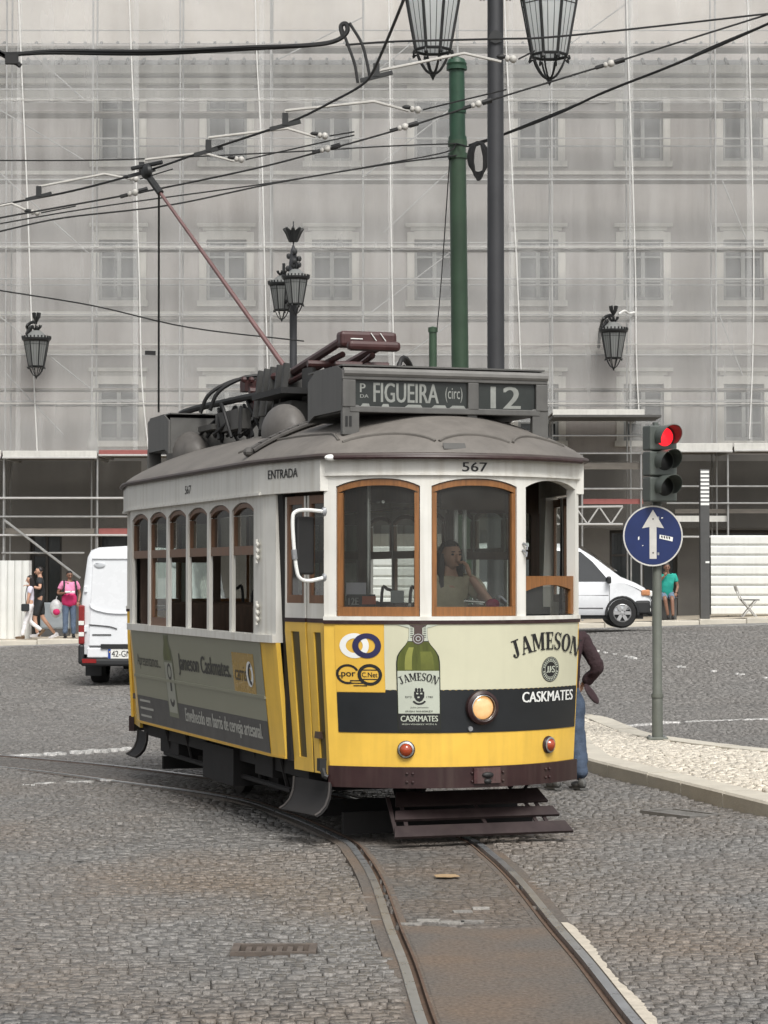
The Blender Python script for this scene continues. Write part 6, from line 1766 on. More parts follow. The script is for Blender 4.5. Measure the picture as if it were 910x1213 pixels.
# lattice girder at right
mb = MB(); A, B = at(640, 601, FY_C - .1), at(738, 600, FY_C - .1); C_, D = at(640, 621, FY_C - .1), at(738, 621, FY_C - .1)
mb.tube([A, B], .03, 6); mb.tube([C_, D], .03, 6)
for k in range(7):
    u0, u1 = k / 7, (k + 1) / 7
    mb.tube([C_.lerp(D, u0), A.lerp(B, u1)] if k % 2 == 0 else [A.lerp(B, u0), C_.lerp(D, u1)], .022, 6)
mb.build('lattice_girder', M['scaf_white'], scf, smooth=True)
mb = MB(); a, b = at(655, 501, FY_C - .3), at(782, 486, FY_C - .3); mb.box(((a.x + b.x) / 2, FY_C + .2, (a.z + b.z) / 2 + .0), (b.x - a.x, 1.6, .06), Matrix.Rotation(-.0, 3, 'Y')); mb.build('canopy_board', M['roof_dark'], scf)

# lanterns fixed to the facade, standing clear of the netting
for px, yt, yb, lab in ((43, 370, 442, 'wrought iron wall lantern on the netted facade at far left'), (727, 362, 432, 'wrought iron wall lantern poking through torn netting at right')):
    Y = FY_N - .75
    t = empty('wall_lantern', at(px, yb - 8, Y), 0, lab, 'lantern')
    L0 = lantern('lantern_head', .68, M['lamp_glass2'], (0, 0, 0), None, parent=t)
    mb = MB(); top = (yb - 8 - yt) * Y / F_PX
    mb.tube([(0, 0, 1.25), (0, 0, top - .12)], .035, 6)
    for k in range(6):
        a = k * PI / 3; mb.tube([(0, 0, top - .25), (.08 * math.cos(a), .08 * math.sin(a), top - .12), (.10 * math.cos(a), .10 * math.sin(a), top)], .03, 5)
    mb.tube(spline([(0, 0, top - .28), (-.10, .05, top - .25), (-.22, .1, top - .30), (-.28, .2, top - .38), (-.26, 1.2, top - .6), (-.20, 2.2, top - .9)], 4), .045, 6)
    for k in range(5): mb.ball((-.22 + .05 * math.cos(k), .1 + .02 * k, top - .40 - .05 * k), (.06, .06, .07), 6, 4)
    mb.build('bracket', M['lamp_black'], t, smooth=True)
MB().tube(spline([at(733, 372, FY_N - .6), at(740, 368, FY_N - .4), at(745, 371, FY_N - .2), at(752, 370, FY_N - .06)], 5), .028, 6).build('rope', M['rope'], scf, smooth=True)

# ---- hoardings, street cabinet, column
def hoarding(px0, px1, py0, Y, n, horizontal, label):
    x0, x1 = xat(px0, Y), xat(px1, Y); zt = zat(py0, Y); zb = ground_z((x0 + x1) / 2, Y) + .13
    t = empty('hoarding', ((x0 + x1) / 2, Y, zb), 0, label, 'hoarding')
    W, H = x1 - x0, zt - zb
    for k in range(n):
        if horizontal:
            h = H / n; z = h * (k + .5)
            mb = MB(); mb.prism([(-.02, -h / 2 + .004), (.035, -h / 2 + .05), (.035, h / 2 - .05), (-.02, h / 2 - .004), (-.03, h / 2 - .004), (-.03, -h / 2 + .004)], lambda a, b, u: (u, -a, b + z), -W / 2, W / 2)
        else:
            w = W / n; x = -W / 2 + w * (k + .5)
            mb = MB(); mb.prism([(-w / 2 + .004, 0), (-w / 2 + .05, .03), (w / 2 - .05, .03), (w / 2 - .004, 0), (w / 2 - .004, -.01), (-w / 2 + .004, -.01)], lambda a, b, u: (a + x, -b, u), .02, H)
        mb.build('panel', M['hoard'], t)
    MB().box((W / 2 + .03, .02, H / 2), (.06, .08, H)).build('edge_post', M['scaf_white'], t)
    return t
hoarding(-70, 35, 664, 61.6, 12, False, 'white ribbed sheet hoarding on the pavement at far left')
hoarding(396, 506, 647, 61.4, 8, True, 'white sheet hoarding glimpsed through the tram windows behind the driver')
hoarding(842, 985, 634, 62.3, 8, True, 'white hoarding of horizontal sheet panels at far right')
p = at(66, 735, 63.5)
cb = empty('street_cabinet', (p.x, 63.5, ground_z(p.x, 63.5) + .13), 0, 'grey street cabinet against the dark wall behind man in pink shirt', 'cabinet')
bevel(MB().box((0, 0, .55), (.78, .4, .70)).build('body', M['cabinet'], cb), .02); MB().box((0, 0, .10), (.74, .38, .20)).build('plinth', M['column'], cb)
MB().box((0, -.203, .55), (.70, .01, .62)).build('door', M['cabinet'], cb); MB().box((.28, -.215, .55), (.03, .02, .12)).build('handle', M['column'], cb)
Y = 60.9
x = xat(834.5, Y); zb = ground_z(x, Y) + .125
cl = empty('street_column', (x, Y, zb), 0, 'dark square street column with white slats near its top', 'column')
zt = zat(556, Y) - zb; z1 = zat(600, Y) - zb
bevel(MB().box((0, 0, zt / 2), (.24, .24, zt)).build('shaft', M['column'], cl), .01)
for k in range(9):
    MB().box((0, -.125, z1 + (zt - z1) * (k + .6) / 9.3), (.22, .02, .065)).build('slat', M['white_plain'], cl)
MB().box((.06, -.125, zat(666, Y) - zb), (.10, .01, .05)).build('sticker', M['white_plain'], cl)
p = at(34, 752, 61.3)
# folding chair on the right pavement
p = at(886, 733, 61.3); cz_ = ground_z(p.x, 61.3) + .125
ch = empty('folding_chair', (p.x, 61.3, cz_), 0, 'empty pale folding chair in front of the white hoarding', 'chair')
MB().box((.05, 0, .45), (.46, .38, .03)).build('seat', M['column'], ch)
for s in (-.18, .18):
    MB().tube([(-.33, s, .82), (-.20, s, .5), (.22, s, .0)], .016, 6).build('leg', M['scaf_white'], ch, smooth=True)
    MB().tube([(.22, s, .45), (-.16, s, .0)], .016, 6).build('leg', M['scaf_white'], ch, smooth=True)
MB().box((-.31, 0, .74), (.025, .36, .14), Matrix.Rotation(-.3, 3, 'Y')).build('backrest', M['scaf_white'], ch)

M['amber'] = mat('amber_clear_lamp', (.50, .22, .10), .2, coat=.6, var=.3)
# ================================================================== VEHICLES
def loft(mb, secs):
    m_ = len(secs[0]); base = len(mb.v); vs = [p for s in secs for p in s]; fs = []
    for i in range(len(secs) - 1):
        for k in range(m_ - 1): fs.append((i * m_ + k, i * m_ + k + 1, (i + 1) * m_ + k + 1, (i + 1) * m_ + k))
    fs.append(tuple(range(m_))[::-1]); fs.append(tuple((len(secs) - 1) * m_ + k for k in range(m_)))
    return mb.add(vs, fs)
def wheel(parent, c, r, w, spokes, m_rim=None, rz=0.0):
    t = empty('wheel', c, rz); t.parent = parent
    AX = Matrix.Rotation(PI / 2, 3, 'Y')
    MB().lathe([(r * .66, -w / 2), (r * .95, -w / 2), (r, -w / 2 + .03), (r, w / 2 - .03), (r * .95, w / 2), (r * .66, w / 2)], (0, 0, 0), 26, AX, cap=False).build('tyre', M['tyre'], t, smooth=True)
    mb = MB()
    for sg in (-1, 1):
        mb.lathe([(r * .66, sg * w * .42), (r * .60, sg * w * .46), (r * .57, sg * w * .34)], (0, 0, 0), 24, AX, cap=False)
        mb.lathe([(r * .16, sg * w * .30), (r * .14, sg * w * .44), (0, sg * w * .46)], (0, 0, 0), 12, AX)
        for k in range(spokes):
            a = 2 * PI * k / spokes; d = Vector((0, math.cos(a), math.sin(a)))
            mb.bar(Vector((sg * w * .38, 0, 0)) + d * r * .12, Vector((sg * w * .38, 0, 0)) + d * r * .6, r * .24, .02, (1, 0, 0))
    mb.build('rim', m_rim or M['rim'], t)
    MB().lathe([(r * .6, -w * .2), (r * .6, w * .2)], (0, 0, 0), 16, AX).build('brake_drum', M['car_black'], t)
# white cargo van seen from behind; local y runs towards its front (away from the camera)
VY = 40.0
p0 = at(92, 810, VY)
vx = p0.x + 1.02
van = empty('cargo_van', (vx, VY, ground_z(vx, VY)), -.045, 'white cargo van seen from behind to the left of the tram', 'van')
S_V = 1.0
def vsec(y, w, zb, zt, tum=.86, belt=1.15, r=.16):
    wt = w * tum
    pr = [(w * .96, zb), (w, zb + .12), (w, belt), (w * .985, belt + .3), (wt + .03, zt - r), (wt - .03, zt - .05), (wt - .16, zt)]
    pts = [(x, y, z) for x, z in pr] + [(0, y, zt + .035)] + [(-x, y, z) for x, z in reversed(pr)]
    return pts
mb = MB()
loft(mb, [vsec(.03, .95, .52, 2.24), vsec(.0 + .06, .985, .50, 2.29), vsec(.16, 1.0, .48, 2.33), vsec(1.0, 1.0, .45, 2.35), vsec(3.6, 1.0, .45, 2.34), vsec(4.3, .99, .45, 2.26), vsec(4.7, .97, .45, 1.9), vsec(5.1, .95, .45, 1.35, .95, 1.0), vsec(5.5, .88, .45, 1.05, .95, .8), vsec(5.62, .80, .5, .9, .95, .7)])
body = mb.build('body', M['van_white'], van, smooth=True, sharp=50)
# rear doors: two leaves with seams, pressed lines, hinges, handle, plate
for s in (-1, 1):
    mb = MB(); x0, x1 = (s * .012, s * .845) if s > 0 else (s * .845, s * .012)
    fr4 = [(x0, .012, .66), (x1, .012, .66), (x1 * (.93 if s > 0 else 1), .02, 2.12), (x0 * (.93 if s < 0 else 1), .02, 2.12)]
    o_ = mb.add(fr4 + [(a, b + .03, c) for a, b, c in fr4], [(0, 1, 2, 3), (7, 6, 5, 4), (0, 4, 5, 1), (1, 5, 6, 2), (2, 6, 7, 3), (3, 7, 4, 0)]).build('rear_door', M['van_white'], van); bevel(o_, .025, 3)
    q = MB(); q.tube(spline([(s * .82, -.001, 1.37), (s * .78, -.004, 1.30), (s * .62, -.004, 1.245), (s * .4, -.004, 1.215), (s * .02, -.004, 1.215)], 5), .014, 6); q.build('pressed_line', M['van_white'], o_, smooth=True)
    q = MB(); q.tube(spline([(s * .84, .002, 1.02), (s * .5, .0, .99), (s * .36, .0, .95)], 5), .009, 6); q.build('crease', M['van_seam'], o_, smooth=True)
    q = MB(); q.box((s * .62, .005, .85), (.32, .012, .018)); q.build('grip_slot', M['car_black'], o_)
    q = MB(); q.ball((s * .66, .01, 2.03), (.10, .012, .055), 12, 6); q.ball((s * .70, -.003, 2.06), (.02, .01, .012), 6, 4); q.build('door_badge', mat('pale_grey_press', (.50, .52, .54), .3), o_, smooth=True)
    for z in (.95, 1.62):
        q = MB(); q.box((s * .90, .02, z), (.05, .05, .11)); bevel(q.build('hinge', M['van_white'], van), .01)
mb = MB(); mb.box((.0, .002, 1.4), (.016, .012, 1.46)); mb.box((0, .01, 2.13), (1.58, .012, .014)); mb.box((0, .012, .652), (1.66, .012, .014))
mb.build('door_gap', M['van_seam'], van)
MB().box((.03, -.012, 1.36), (.05, .03, .16)).build('door_handle', M['car_black'], van)
MB().box((0, -.008, .655), (1.26, .05, .075)).build('plate_light_bar', M['car_black'], van)
np_ = empty('number_plate', (-.20, -.012, .53)); np_.parent = van
bevel(MB().box((0, 0, 0), (.62, .02, .165)).build('board', M['plate'], np_), .004)
MB().box((-.285, -.011, 0), (.045, .003, .16)).build('blue_band', M['plate_blue'], np_); MB().box((.285, -.011, 0), (.045, .003, .16)).build('yellow_band', M['plate_yellow'], np_)
mb = MB(); letters(mb, '42-GN-96', lambda x, z: (x, -.012, z), -.245, .245, -.052, .052, .012); mb.build('lettering', M['ink'], np_, fix=False)
MB().box((-.28, -.014, .03), (.02, .002, .02)).build('stars', M['plate_yellow'], np_)
bevel(MB().box((0, .03, .545), (1.74, .06, .17)).build('rear_panel', M['van_white'], van), .02)
mb = MB(); mb.box((0, .02, .385), (1.94, .16, .13)); bump_ = bevel(mb.build('bumper', M['car_black'], van), .04, 3)
mb = MB()
for s in (-1, 1): mb.box((s * .97, .10, .52), (.10, .26, .34))
bevel(mb.build('bumper_corner', M['car_black'], van), .04)
for s in (-1, 1):
    MB().box((s * .82, -.066, .41), (.24, .012, .07)).build('reflector', M['tail_red'], van)
    tl_ = bevel(MB().box((s * .965, .055, 1.02), (.105, .14, .66)).build('tail_light', M['tail_red'], van), .02)
    for z in (.86, 1.05): MB().box((s * .965, -.018, z), (.09, .012, .07)).build('clear_segment', M['plate'], tl_)
bevel(MB().box((.45, .2, 2.34), (.7, .2, .05)).build('brake_light', M['car_black'], van), .01)
for s in (-1, 1):
    wheel(van, (s * .80, .95, .335), .335, .26, 0, M['car_black']); wheel(van, (s * .82, 4.6, .335), .335, .22, 0, M['car_black'])
    bevel(MB().box((s * .86, .62, .30), (.28, .02, .34)).build('mud_flap', M['car_black'], van), .004)
mb = MB(); mb.box((0, 2.6, .40), (1.3, 4.4, .14)); mb.box((.2, .3, .26), (.10, .1, .12)); mb.tube([(-.1, .25, .30), (.6, .25, .33)], .03, 8); mb.box((.35, .25, .25), (.06, .08, .14)); mb.build('chassis', M['car_black'], van)
# white minivan at right, driving to the right; local x runs to its nose
MY = 56.0
p0 = at(768, 742, MY)
mini = empty('minivan', (p0.x, MY, zat(742, MY)), 0, 'white minivan facing right between the tram and blue road sign', 'van')
def msec(x, w, zb, zt, belt=1.02):
    b = min(belt, zt - .12)
    k = clamp((zt - .95) / 1.0)
    wt = w * (1 - .17 * k)
    pr = [(w * .93, zb), (w, zb + .14), (w * 1.005, b - .28 if b > .8 else b - .15), (w * .985, b), (wt + .02, zt - .12), (wt - .06, zt - .035), (wt - .25, zt)]
    return [(x, -y, z) for y, z in pr] + [(x, 0, zt + .02)] + [(x, y, z) for y, z in reversed(pr)]
mb = MB()
prof = [(-4.62, .80, .55, 1.0), (-4.60, .84, .38, 1.85), (-4.45, .86, .32, 1.93), (-3.6, .87, .28, 1.97), (-2.2, .87, .28, 1.96), (-1.75, .87, .28, 1.90), (-1.35, .87, .28, 1.66), (-.95, .865, .28, 1.36), (-.72, .86, .28, 1.18), (-.40, .84, .30, 1.05), (-.16, .79, .33, .93), (-.03, .70, .38, .80), (.02, .62, .42, .66)]
loft(mb, [msec(*q) for q in prof]); mb.build('body', M['van_white'], mini, smooth=True, sharp=50)
def side_at(x, z, off=.006):
    """y of the near side at (x, z)"""
    for a, b in zip(prof, prof[1:]):
        if a[0] <= x <= b[0]:
            f = (x - a[0]) / (b[0] - a[0]); w = a[1] + (b[1] - a[1]) * f; zt = a[3] + (b[3] - a[3]) * f
    bl = min(1.02, zt - .12); k = clamp((zt - .95)); wt = w * (1 - .17 * k) + .02
    if z <= bl: return -(w * 1.0 + off)
    f = (z - bl) / max(.05, (zt - .12 - bl)); return -(w * .985 + (wt - w * .985) * f + off)
for sgn_ in (1, -1):
    for poly in ([(-1.98, 1.06), (-1.05, 1.06), (-1.02, 1.10), (-1.38, 1.52), (-1.66, 1.76), (-1.98, 1.78)], [(-3.05, 1.06), (-2.06, 1.06), (-2.06, 1.78), (-3.05, 1.78)], [(-4.4, 1.06), (-3.13, 1.06), (-3.13, 1.78), (-4.4, 1.76)]):
        mb = MB(); mb.add([(x, sgn_ * side_at(x, z, .008), z) for x, z in poly], [tuple(range(len(poly)))]); w_ = mb.build('side_window', M['car_glass'], mini, fix=False)
mb = MB(); mb.add([(x, y, z) for x, y, z in ((-1.62, -.60, 1.86), (-1.62, .60, 1.86), (-.80, .70, 1.27), (-.80, -.70, 1.27))], [(0, 1, 2, 3)]); mb.v = [(x + .012, y, z + .035) for x, y, z in mb.v]; mb.build('windscreen', M['car_glass'], mini, fix=False)
mb = MB()
for xx in (-1.0, -2.02, -3.1): mb.tube([(xx, side_at(xx, .45, .002), .45), (xx, side_at(xx, .98, .002), .98)], .007, 5)
mb.tube([(-4.4, side_at(-4.4, .74, .004), .74), (-1.02, side_at(-1.02, .74, .004), .74)], .008, 5); mb.tube([(-4.4, side_at(-4.4, .44, .004), .44), (-1.15, side_at(-1.15, .44, .004), .44)], .012, 5)
mb.build('panel_gap', M['van_seam'], mini)
bevel(MB().box((-1.86, side_at(-1.86, .9, .012), .90), (.16, .03, .035)).box((-2.95, side_at(-2.95, .9, .012), .90), (.16, .03, .035)).build('door_handle', M['van_white'], mini), .006)
for s in (-1, 1): bevel(MB().box((-1.02, s * .98, 1.10), (.10, .16, .17)).build('door_mirror', M['car_black'], mini), .03)
bevel(MB().box((-.02, 0, .44), (.14, 1.36, .34)).box((-.22, -.78, .46), (.36, .16, .32)).box((-.22, .78, .46), (.36, .16, .32)).build('bumper', M['car_black'], mini), .05, 3)
for s in (-1, 1):
    hl_ = bevel(MB().box((-.16, s * .74, .80), (.22, .16, .14), Matrix.Rotation(s * -.35, 3, 'Z')).build('headlight', M['amber'], mini), .03)
    bevel(MB().box((-.03, s * .62, .78), (.10, .26, .14)).build('headlight_lens', M['plate'], hl_), .03)
bevel(MB().box((-.05, -.72, .40), (.06, .12, .09)).build('fog_lamp', M['plate'], mini), .02)
for xx in (-.70, -3.55):
    for s in (-1, 1):
        wheel(mini, (xx, s * .80, .33), .33, .20, 6, None, PI / 2)
        MB().lathe([(.405, -.015), (.405, .015), (.30, .015)], (xx, s * .868, .33), 20, Matrix.Rotation(PI / 2, 3, 'X'), arc=PI * 1.06, a0=-PI * 1.03 if False else PI - .1).build('wheel_arch', M['car_black'], mini) if False else \
        MB().tube([(xx + .37 * math.cos(a), s * .862, .33 + .37 * math.sin(a)) for a in lin(-.15, PI + .15, 14)], .032, 6).build('wheel_arch', M['car_black'], mini, smooth=True)
        MB().lathe([(.36, -.02), (.36, .02), (0, .02)], (xx, s * .85, .33), 20, Matrix.Rotation(PI / 2, 3, 'X')).build('wheel_well', M['car_black'], mini) if False else None
for xx in (-.70, -3.55): MB().lathe([(.36, -.68), (.36, .68)], (xx, 0, .33), 20, Matrix.Rotation(PI / 2, 3, 'X')).build('wheel_well', M['car_black'], mini)
MB().box((-2.3, 0, .26), (4.2, 1.5, .14)).build('underbody', M['car_black'], mini)
for yy in (-.35, .35): bevel(MB().box((-2.2, yy, 1.25), (.18, .46, .62)).build('car_seat', M['car_black'], mini), .05)

# ================================================================== PEOPLE
import mathutils.noise as mnoise
def skin_mesh(verts, edges, radii, name, levels=2):
    me = bpy.data.meshes.new(name); me.from_pydata([tuple(v) for v in verts], edges, [])
    o = bpy.data.objects.new(name, me); col.objects.link(o)
    o.modifiers.new('skin', 'SKIN'); ss = o.modifiers.new('sub', 'SUBSURF'); ss.levels = levels; ss.render_levels = levels
    for i, r in enumerate(radii):
        me.skin_vertices[0].data[i].radius = r if isinstance(r, tuple) else (r, r)
    me.skin_vertices[0].data[0].use_root = True
    dg = bpy.context.evaluated_depsgraph_get(); dg.update()
    out = bpy.data.meshes.new_from_object(o.evaluated_get(dg)); out.name = name
    bpy.data.objects.remove(o); bpy.data.meshes.remove(me)
    out.polygons.foreach_set('use_smooth', [True] * len(out.polygons)); out.materials.clear()
    return out
def add_hand(mb, wrist, direction, palm_n, s=1.0, curl=.5):
    d = Vector(direction).normalized(); n_ = Vector(palm_n); n_ = (n_ - d * n_.dot(d)).normalized(); sd = d.cross(n_)
    c = Vector(wrist) + d * .045 * s
    R = Matrix((sd, n_, d)).transposed()
    mb.ball(c, (.040 * s, .017 * s, .052 * s), 10, 8, R)
    for k, (o_, L_) in enumerate(((-.028, .066), (-.010, .078), (.009, .074), (.027, .058))):
        a = c + sd * o_ * s + d * .042 * s
        b = a + (d * math.cos(curl * .6) + n_ * math.sin(curl * .6)) * L_ * .5 * s; e = b + (d * math.cos(curl * 1.6) + n_ * math.sin(curl * 1.6)) * L_ * .5 * s
        mb.tube([a - d * .01 * s, a, b, e, e + (e - b) * .1], [.009 * s, .0095 * s, .0088 * s, .0075 * s, .003 * s], 6)
    a = c - sd * .036 * s - d * .015 * s; b = a + (-sd * .6 + d * .7 + n_ * .35) * .036 * s; mb.tube([a + sd * .012 * s, a, b, b + (d * .9 + n_ * .4) * .026 * s], [.012 * s, .0115 * s, .010 * s, .005 * s], 6)
def head_mesh(mb, c, face, s=1.0):
    """head with brow, nose, mouth, chin and ears; c = centre of the skull; face = direction"""
    f = Vector(face).normalized(); up = Vector((0, 0, 1)); r = f.cross(up).normalized(); up = r.cross(f)
    R = Matrix((r, f, up)).transposed(); W = lambda x, y, z: c + R @ Vector((x * s, y * s, z * s))
    n, m = 18, 14; base = len(mb.v)
    for i in range(m + 1):
        th = PI * i / m
        for k in range(n):
            a = 2 * PI * k / n
            x, y, z = math.sin(th) * math.cos(a), math.sin(th) * math.sin(a), math.cos(th)
            px_, py_, pz_ = x * .074, y * (.092 if y < 0 else .090), z * .108
            if z < -.1: k_ = 1 - .38 * min(1, (-z - .1) / .9); px_ *= k_; py_ = py_ * (.80 if y < 0 else .98) 
            if y > .75 and -.15 < z < .2 and abs(x) > .15: py_ -= .006
            mb.v.append(tuple(W(px_, py_, pz_)))
    for i in range(m):
        for k in range(n): mb.f.append((base + i * n + k, base + (i + 1) * n + k, base + (i + 1) * n + (k + 1) % n, base + i * n + (k + 1) % n))
    mb.tube([W(0, .085, .012), W(0, .100, -.018), W(0, .108, -.034), W(0, .092, -.042)], [.009 * s, .012 * s, .014 * s, .010 * s], 8)
    mb.ball(W(0, .083, -.062), (.021 * s, .009 * s, .0045 * s), 8, 6, R); mb.ball(W(0, .082, -.070), (.019 * s, .009 * s, .0048 * s), 8, 6, R)
    for sg in (-1, 1): mb.ball(W(sg * .075, -.005, -.005), (.008 * s, .018 * s, .028 * s), 8, 6, R)
    return W, R
def mesh_join(me, mb):
    """append mb's faces to an evaluated mesh"""
    vs = [tuple(v.co) for v in me.vertices] + list(mb.v); n = len(me.vertices)
    fs = [tuple(p.vertices) for p in me.polygons] + [tuple(i + n for i in f) for f in mb.f]
    out = bpy.data.meshes.new(me.name); out.from_pydata(vs, [], fs); bpy.data.meshes.remove(me)
    out.polygons.foreach_set('use_smooth', [True] * len(out.polygons)); return out
def person(label, loc, rz, J, cl, s=1.0, face=(0, -1, 0)):
    """J: joints in metres (figure faces -y); cl: clothing"""
    t = empty('person', loc, rz, label, 'person'); t.scale = (s, s, s)
    V3 = Vector
    j = {k: V3(v) for k, v in J.items() if isinstance(v, tuple)}
    names = ['pelvis', 'waist', 'chest', 'neck', 'skull', 'hipL', 'kneeL', 'ankL', 'hipR', 'kneeR', 'ankR', 'shL', 'elL', 'wrL', 'shR', 'elR', 'wrR']
    j['skull'] = j['neck'].lerp(j['head'], .75)
    idx = {k: i for i, k in enumerate(names)}
    E_ = [('pelvis', 'waist'), ('waist', 'chest'), ('chest', 'neck'), ('neck', 'skull'), ('pelvis', 'hipL'), ('hipL', 'kneeL'), ('kneeL', 'ankL'), ('pelvis', 'hipR'), ('hipR', 'kneeR'), ('kneeR', 'ankR'), ('chest', 'shL'), ('shL', 'elL'), ('elL', 'wrL'), ('chest', 'shR'), ('shR', 'elR'), ('elR', 'wrR')]
    b_ = cl.get('bulk', 1.0)
    rad = dict(pelvis=(.125 * b_, .095 * b_), waist=(.115 * b_, .09 * b_), chest=(.125 * b_, .10 * b_), neck=.052, skull=.055, hipL=.082, kneeL=.055, ankL=.038, hipR=.082, kneeR=.055, ankR=.038, shL=.055, elL=.040, wrL=.028, shR=.055, elR=.040, wrR=.028)
    me = skin_mesh([j[k] for k in names], [(idx[a], idx[b]) for a, b in E_], [rad[k] for k in names], 'body')
    mb = MB()
    W, R = head_mesh(mb, j['head'], face, cl.get('head', 1.0))
    for sd in 'LR':
        d = j['wr' + sd] - j['el' + sd]; add_hand(mb, j['wr' + sd], J.get('dir' + sd, d), J.get('palm' + sd, (0, -1, .1)), 1.0, J.get('curl' + sd, .5))
    me = mesh_join(me, mb); body = put('body', me, t, cl['skin'])
    eyes = MB()
    for sg in (-1, 1): eyes.ball(W(sg * .031, .076, .012), (.013, .010, .008), 8, 6, R); eyes.ball(W(sg * .031, .085, .032), (.020, .006, .004), 6, 4, R)
    eyes.build('eyes', M['hair'], t, smooth=True)
    hb_ = MB(); hr = cl.get('hair_r', 1.0)
    c = W(0, -.018, .022); hs_ = cl.get('head', 1.0)
    n, m_ = 18, 10; base = len(hb_.v)
    for i in range(m_ + 1):
        th = 1.75 * i / m_
        for k in range(n):
            a = 2 * PI * k / n; x, y, z = math.sin(th) * math.cos(a), math.sin(th) * math.sin(a), math.cos(th)
            lim = th if y < .25 else min(th, 1.02); x, y, z = math.sin(lim) * math.cos(a), math.sin(lim) * math.sin(a), math.cos(lim)
            rr_ = hr * (1 + .04 * math.sin(k * 2.4 + i))
            hb_.v.append(tuple(c + R @ Vector((x * .084 * rr_, y * (.096 if y < 0 else .100) * rr_, z * .098 * rr_)) * hs_))
    for i in range(m_):
        for k in range(n): hb_.f.append((base + i * n + k, base + (i + 1) * n + k, base + (i + 1) * n + (k + 1) % n, base + i * n + (k + 1) % n))
    if cl.get('long'):
        for k in range(9):
            a = PI + PI * (k + .5) / 9 ; x = math.cos(a) * .075; y = math.sin(a) * .085
            hb_.tube([W(x, y, .02), W(x * 1.12, y * 1.05, -.08), W(x * 1.1, y * .95, -.20), W(x * .9, y * .8, -.30)], [.03, .034, .03, .012], 6)
    hb_.build('hair', cl.get('hair', M['hair']), t, smooth=True)
    # clothes: the same skeleton, a little wider, cut at sleeve and hem
    def cloth(name, keys, edges, radii, m):
        ix = {k: i for i, k in enumerate(keys)}
        q = skin_mesh([j[k] for k in keys], [(ix[a], ix[b]) for a, b in edges], radii, name, 3)
        am = cl.get('fold', .010)      # creases and folds in the fabric
        for v in q.vertices:
            c_ = v.co; v.co = c_ + v.normal * am * (mnoise.noise(Vector((c_.x * 14, c_.y * 14, c_.z * 6 + len(keys)))) + .6 * mnoise.noise(Vector((c_.x * 9 + c_.z * 22, c_.y * 9, c_.z * 16))))
        put(name, q, t, m)
    sl = cl.get('sleeve', 'short'); fr = {'none': .12, 'short': .62, 'long': .97}[sl]
    for sd in 'LR':
        j['sv' + sd] = j['sh' + sd].lerp(j['el' + sd], min(1, fr)); j['cf' + sd] = j['el' + sd].lerp(j['wr' + sd], .90); j['hem' + sd] = j['knee' + sd].lerp(j['ank' + sd], 1.0)
        j['srt' + sd] = j['hip' + sd].lerp(j['knee' + sd], .92)
    j['hemS'] = j['pelvis'].lerp(j['waist'], -1.0 if not cl.get('coat') else -1.5)
    k_ = ['chest', 'waist', 'hemS', 'collar', 'shL', 'shR']; j['collar'] = j['chest'].lerp(j['neck'], .55)
    ed = [('chest', 'waist'), ('waist', 'hemS'), ('chest', 'collar'), ('chest', 'shL'), ('chest', 'shR')]
    x_ = 1.0 + cl.get('loose', .1)
    ra = [(.142 * b_ * x_, .117 * b_ * x_), (.135 * b_ * x_, .110 * b_ * x_), (.145 * b_ * x_, .115 * b_ * x_), .072, .075 * x_, .075 * x_]
    if sl != 'long':
        k_ += ['svL', 'svR']; ed += [('shL', 'svL'), ('shR', 'svR')]; ra += [.064 * x_, .064 * x_]
    else:
        k_ += ['elL', 'elR', 'cfL', 'cfR']; ed += [('shL', 'elL'), ('shR', 'elR'), ('elL', 'cfL'), ('elR', 'cfR')]; ra += [.060 * x_, .060 * x_, .045 * x_, .045 * x_]
    cloth(cl.get('top_name', 'shirt'), k_, ed, ra, cl['top'])
    if cl.get('top2'):
        j['mid'] = j['waist'].lerp(j['chest'], .40); cloth('shirt_lower', ['mid', 'hemS'], [('mid', 'hemS')], [(.158 * b_ * x_, .135 * b_ * x_), (.165 * b_ * x_, .135 * b_ * x_)], cl['top2'])
    e_ = 'hem' if cl.get('legs', 'long') == 'long' else 'srt'
    j['belt'] = j['pelvis'].lerp(j['waist'], .5)
    kk = ['pelvis', 'hipL', 'hipR', 'belt'] + (['kneeL', 'kneeR'] if e_ == 'hem' else []) + [e_ + 'L', e_ + 'R']
    w_ = cl.get('leg_w', 1.0)
    if e_ == 'hem': ed = [('pelvis', 'belt'), ('pelvis', 'hipL'), ('hipL', 'kneeL'), ('kneeL', 'hemL'), ('pelvis', 'hipR'), ('hipR', 'kneeR'), ('kneeR', 'hemR')]; ra = [(.135 * b_, .105 * b_), .098 * w_, .098 * w_, (.126 * b_, .10 * b_), .072 * w_, .072 * w_, .060 * w_, .060 * w_]
    else: ed = [('pelvis', 'belt'), ('pelvis', 'hipL'), ('hipL', 'srtL'), ('pelvis', 'hipR'), ('hipR', 'srtR')]; ra = [(.135 * b_, .108 * b_), .102 * w_, .102 * w_, (.126 * b_, .10 * b_), .085 * w_, .085 * w_]
    cloth(cl.get('legs_name', 'trousers'), kk, ed, ra, cl['bottom'])
    for sd in 'LR':
        a = j['ank' + sd]; fd = Vector(J.get('foot' + sd, (0, -1, 0))).normalized(); dn = Vector((0, 0, -1)) if abs(fd.z) < .5 else Vector((0, 1, 0))
        dn = (dn - fd * dn.dot(fd)).normalized()
        sh2 = MB(); rgt = fd.cross(dn); RR = Matrix((rgt, fd, -dn)).transposed()
        sh2.ball(a + fd * .060 + dn * .045, (.043, .135, .035), 12, 8, RR); sh2.ball(a + fd * -.02 + dn * .025, (.040, .055, .050), 10, 8, RR); sh2.box(a + fd * .055 + dn * .072, (.075, .25, .018), RR)
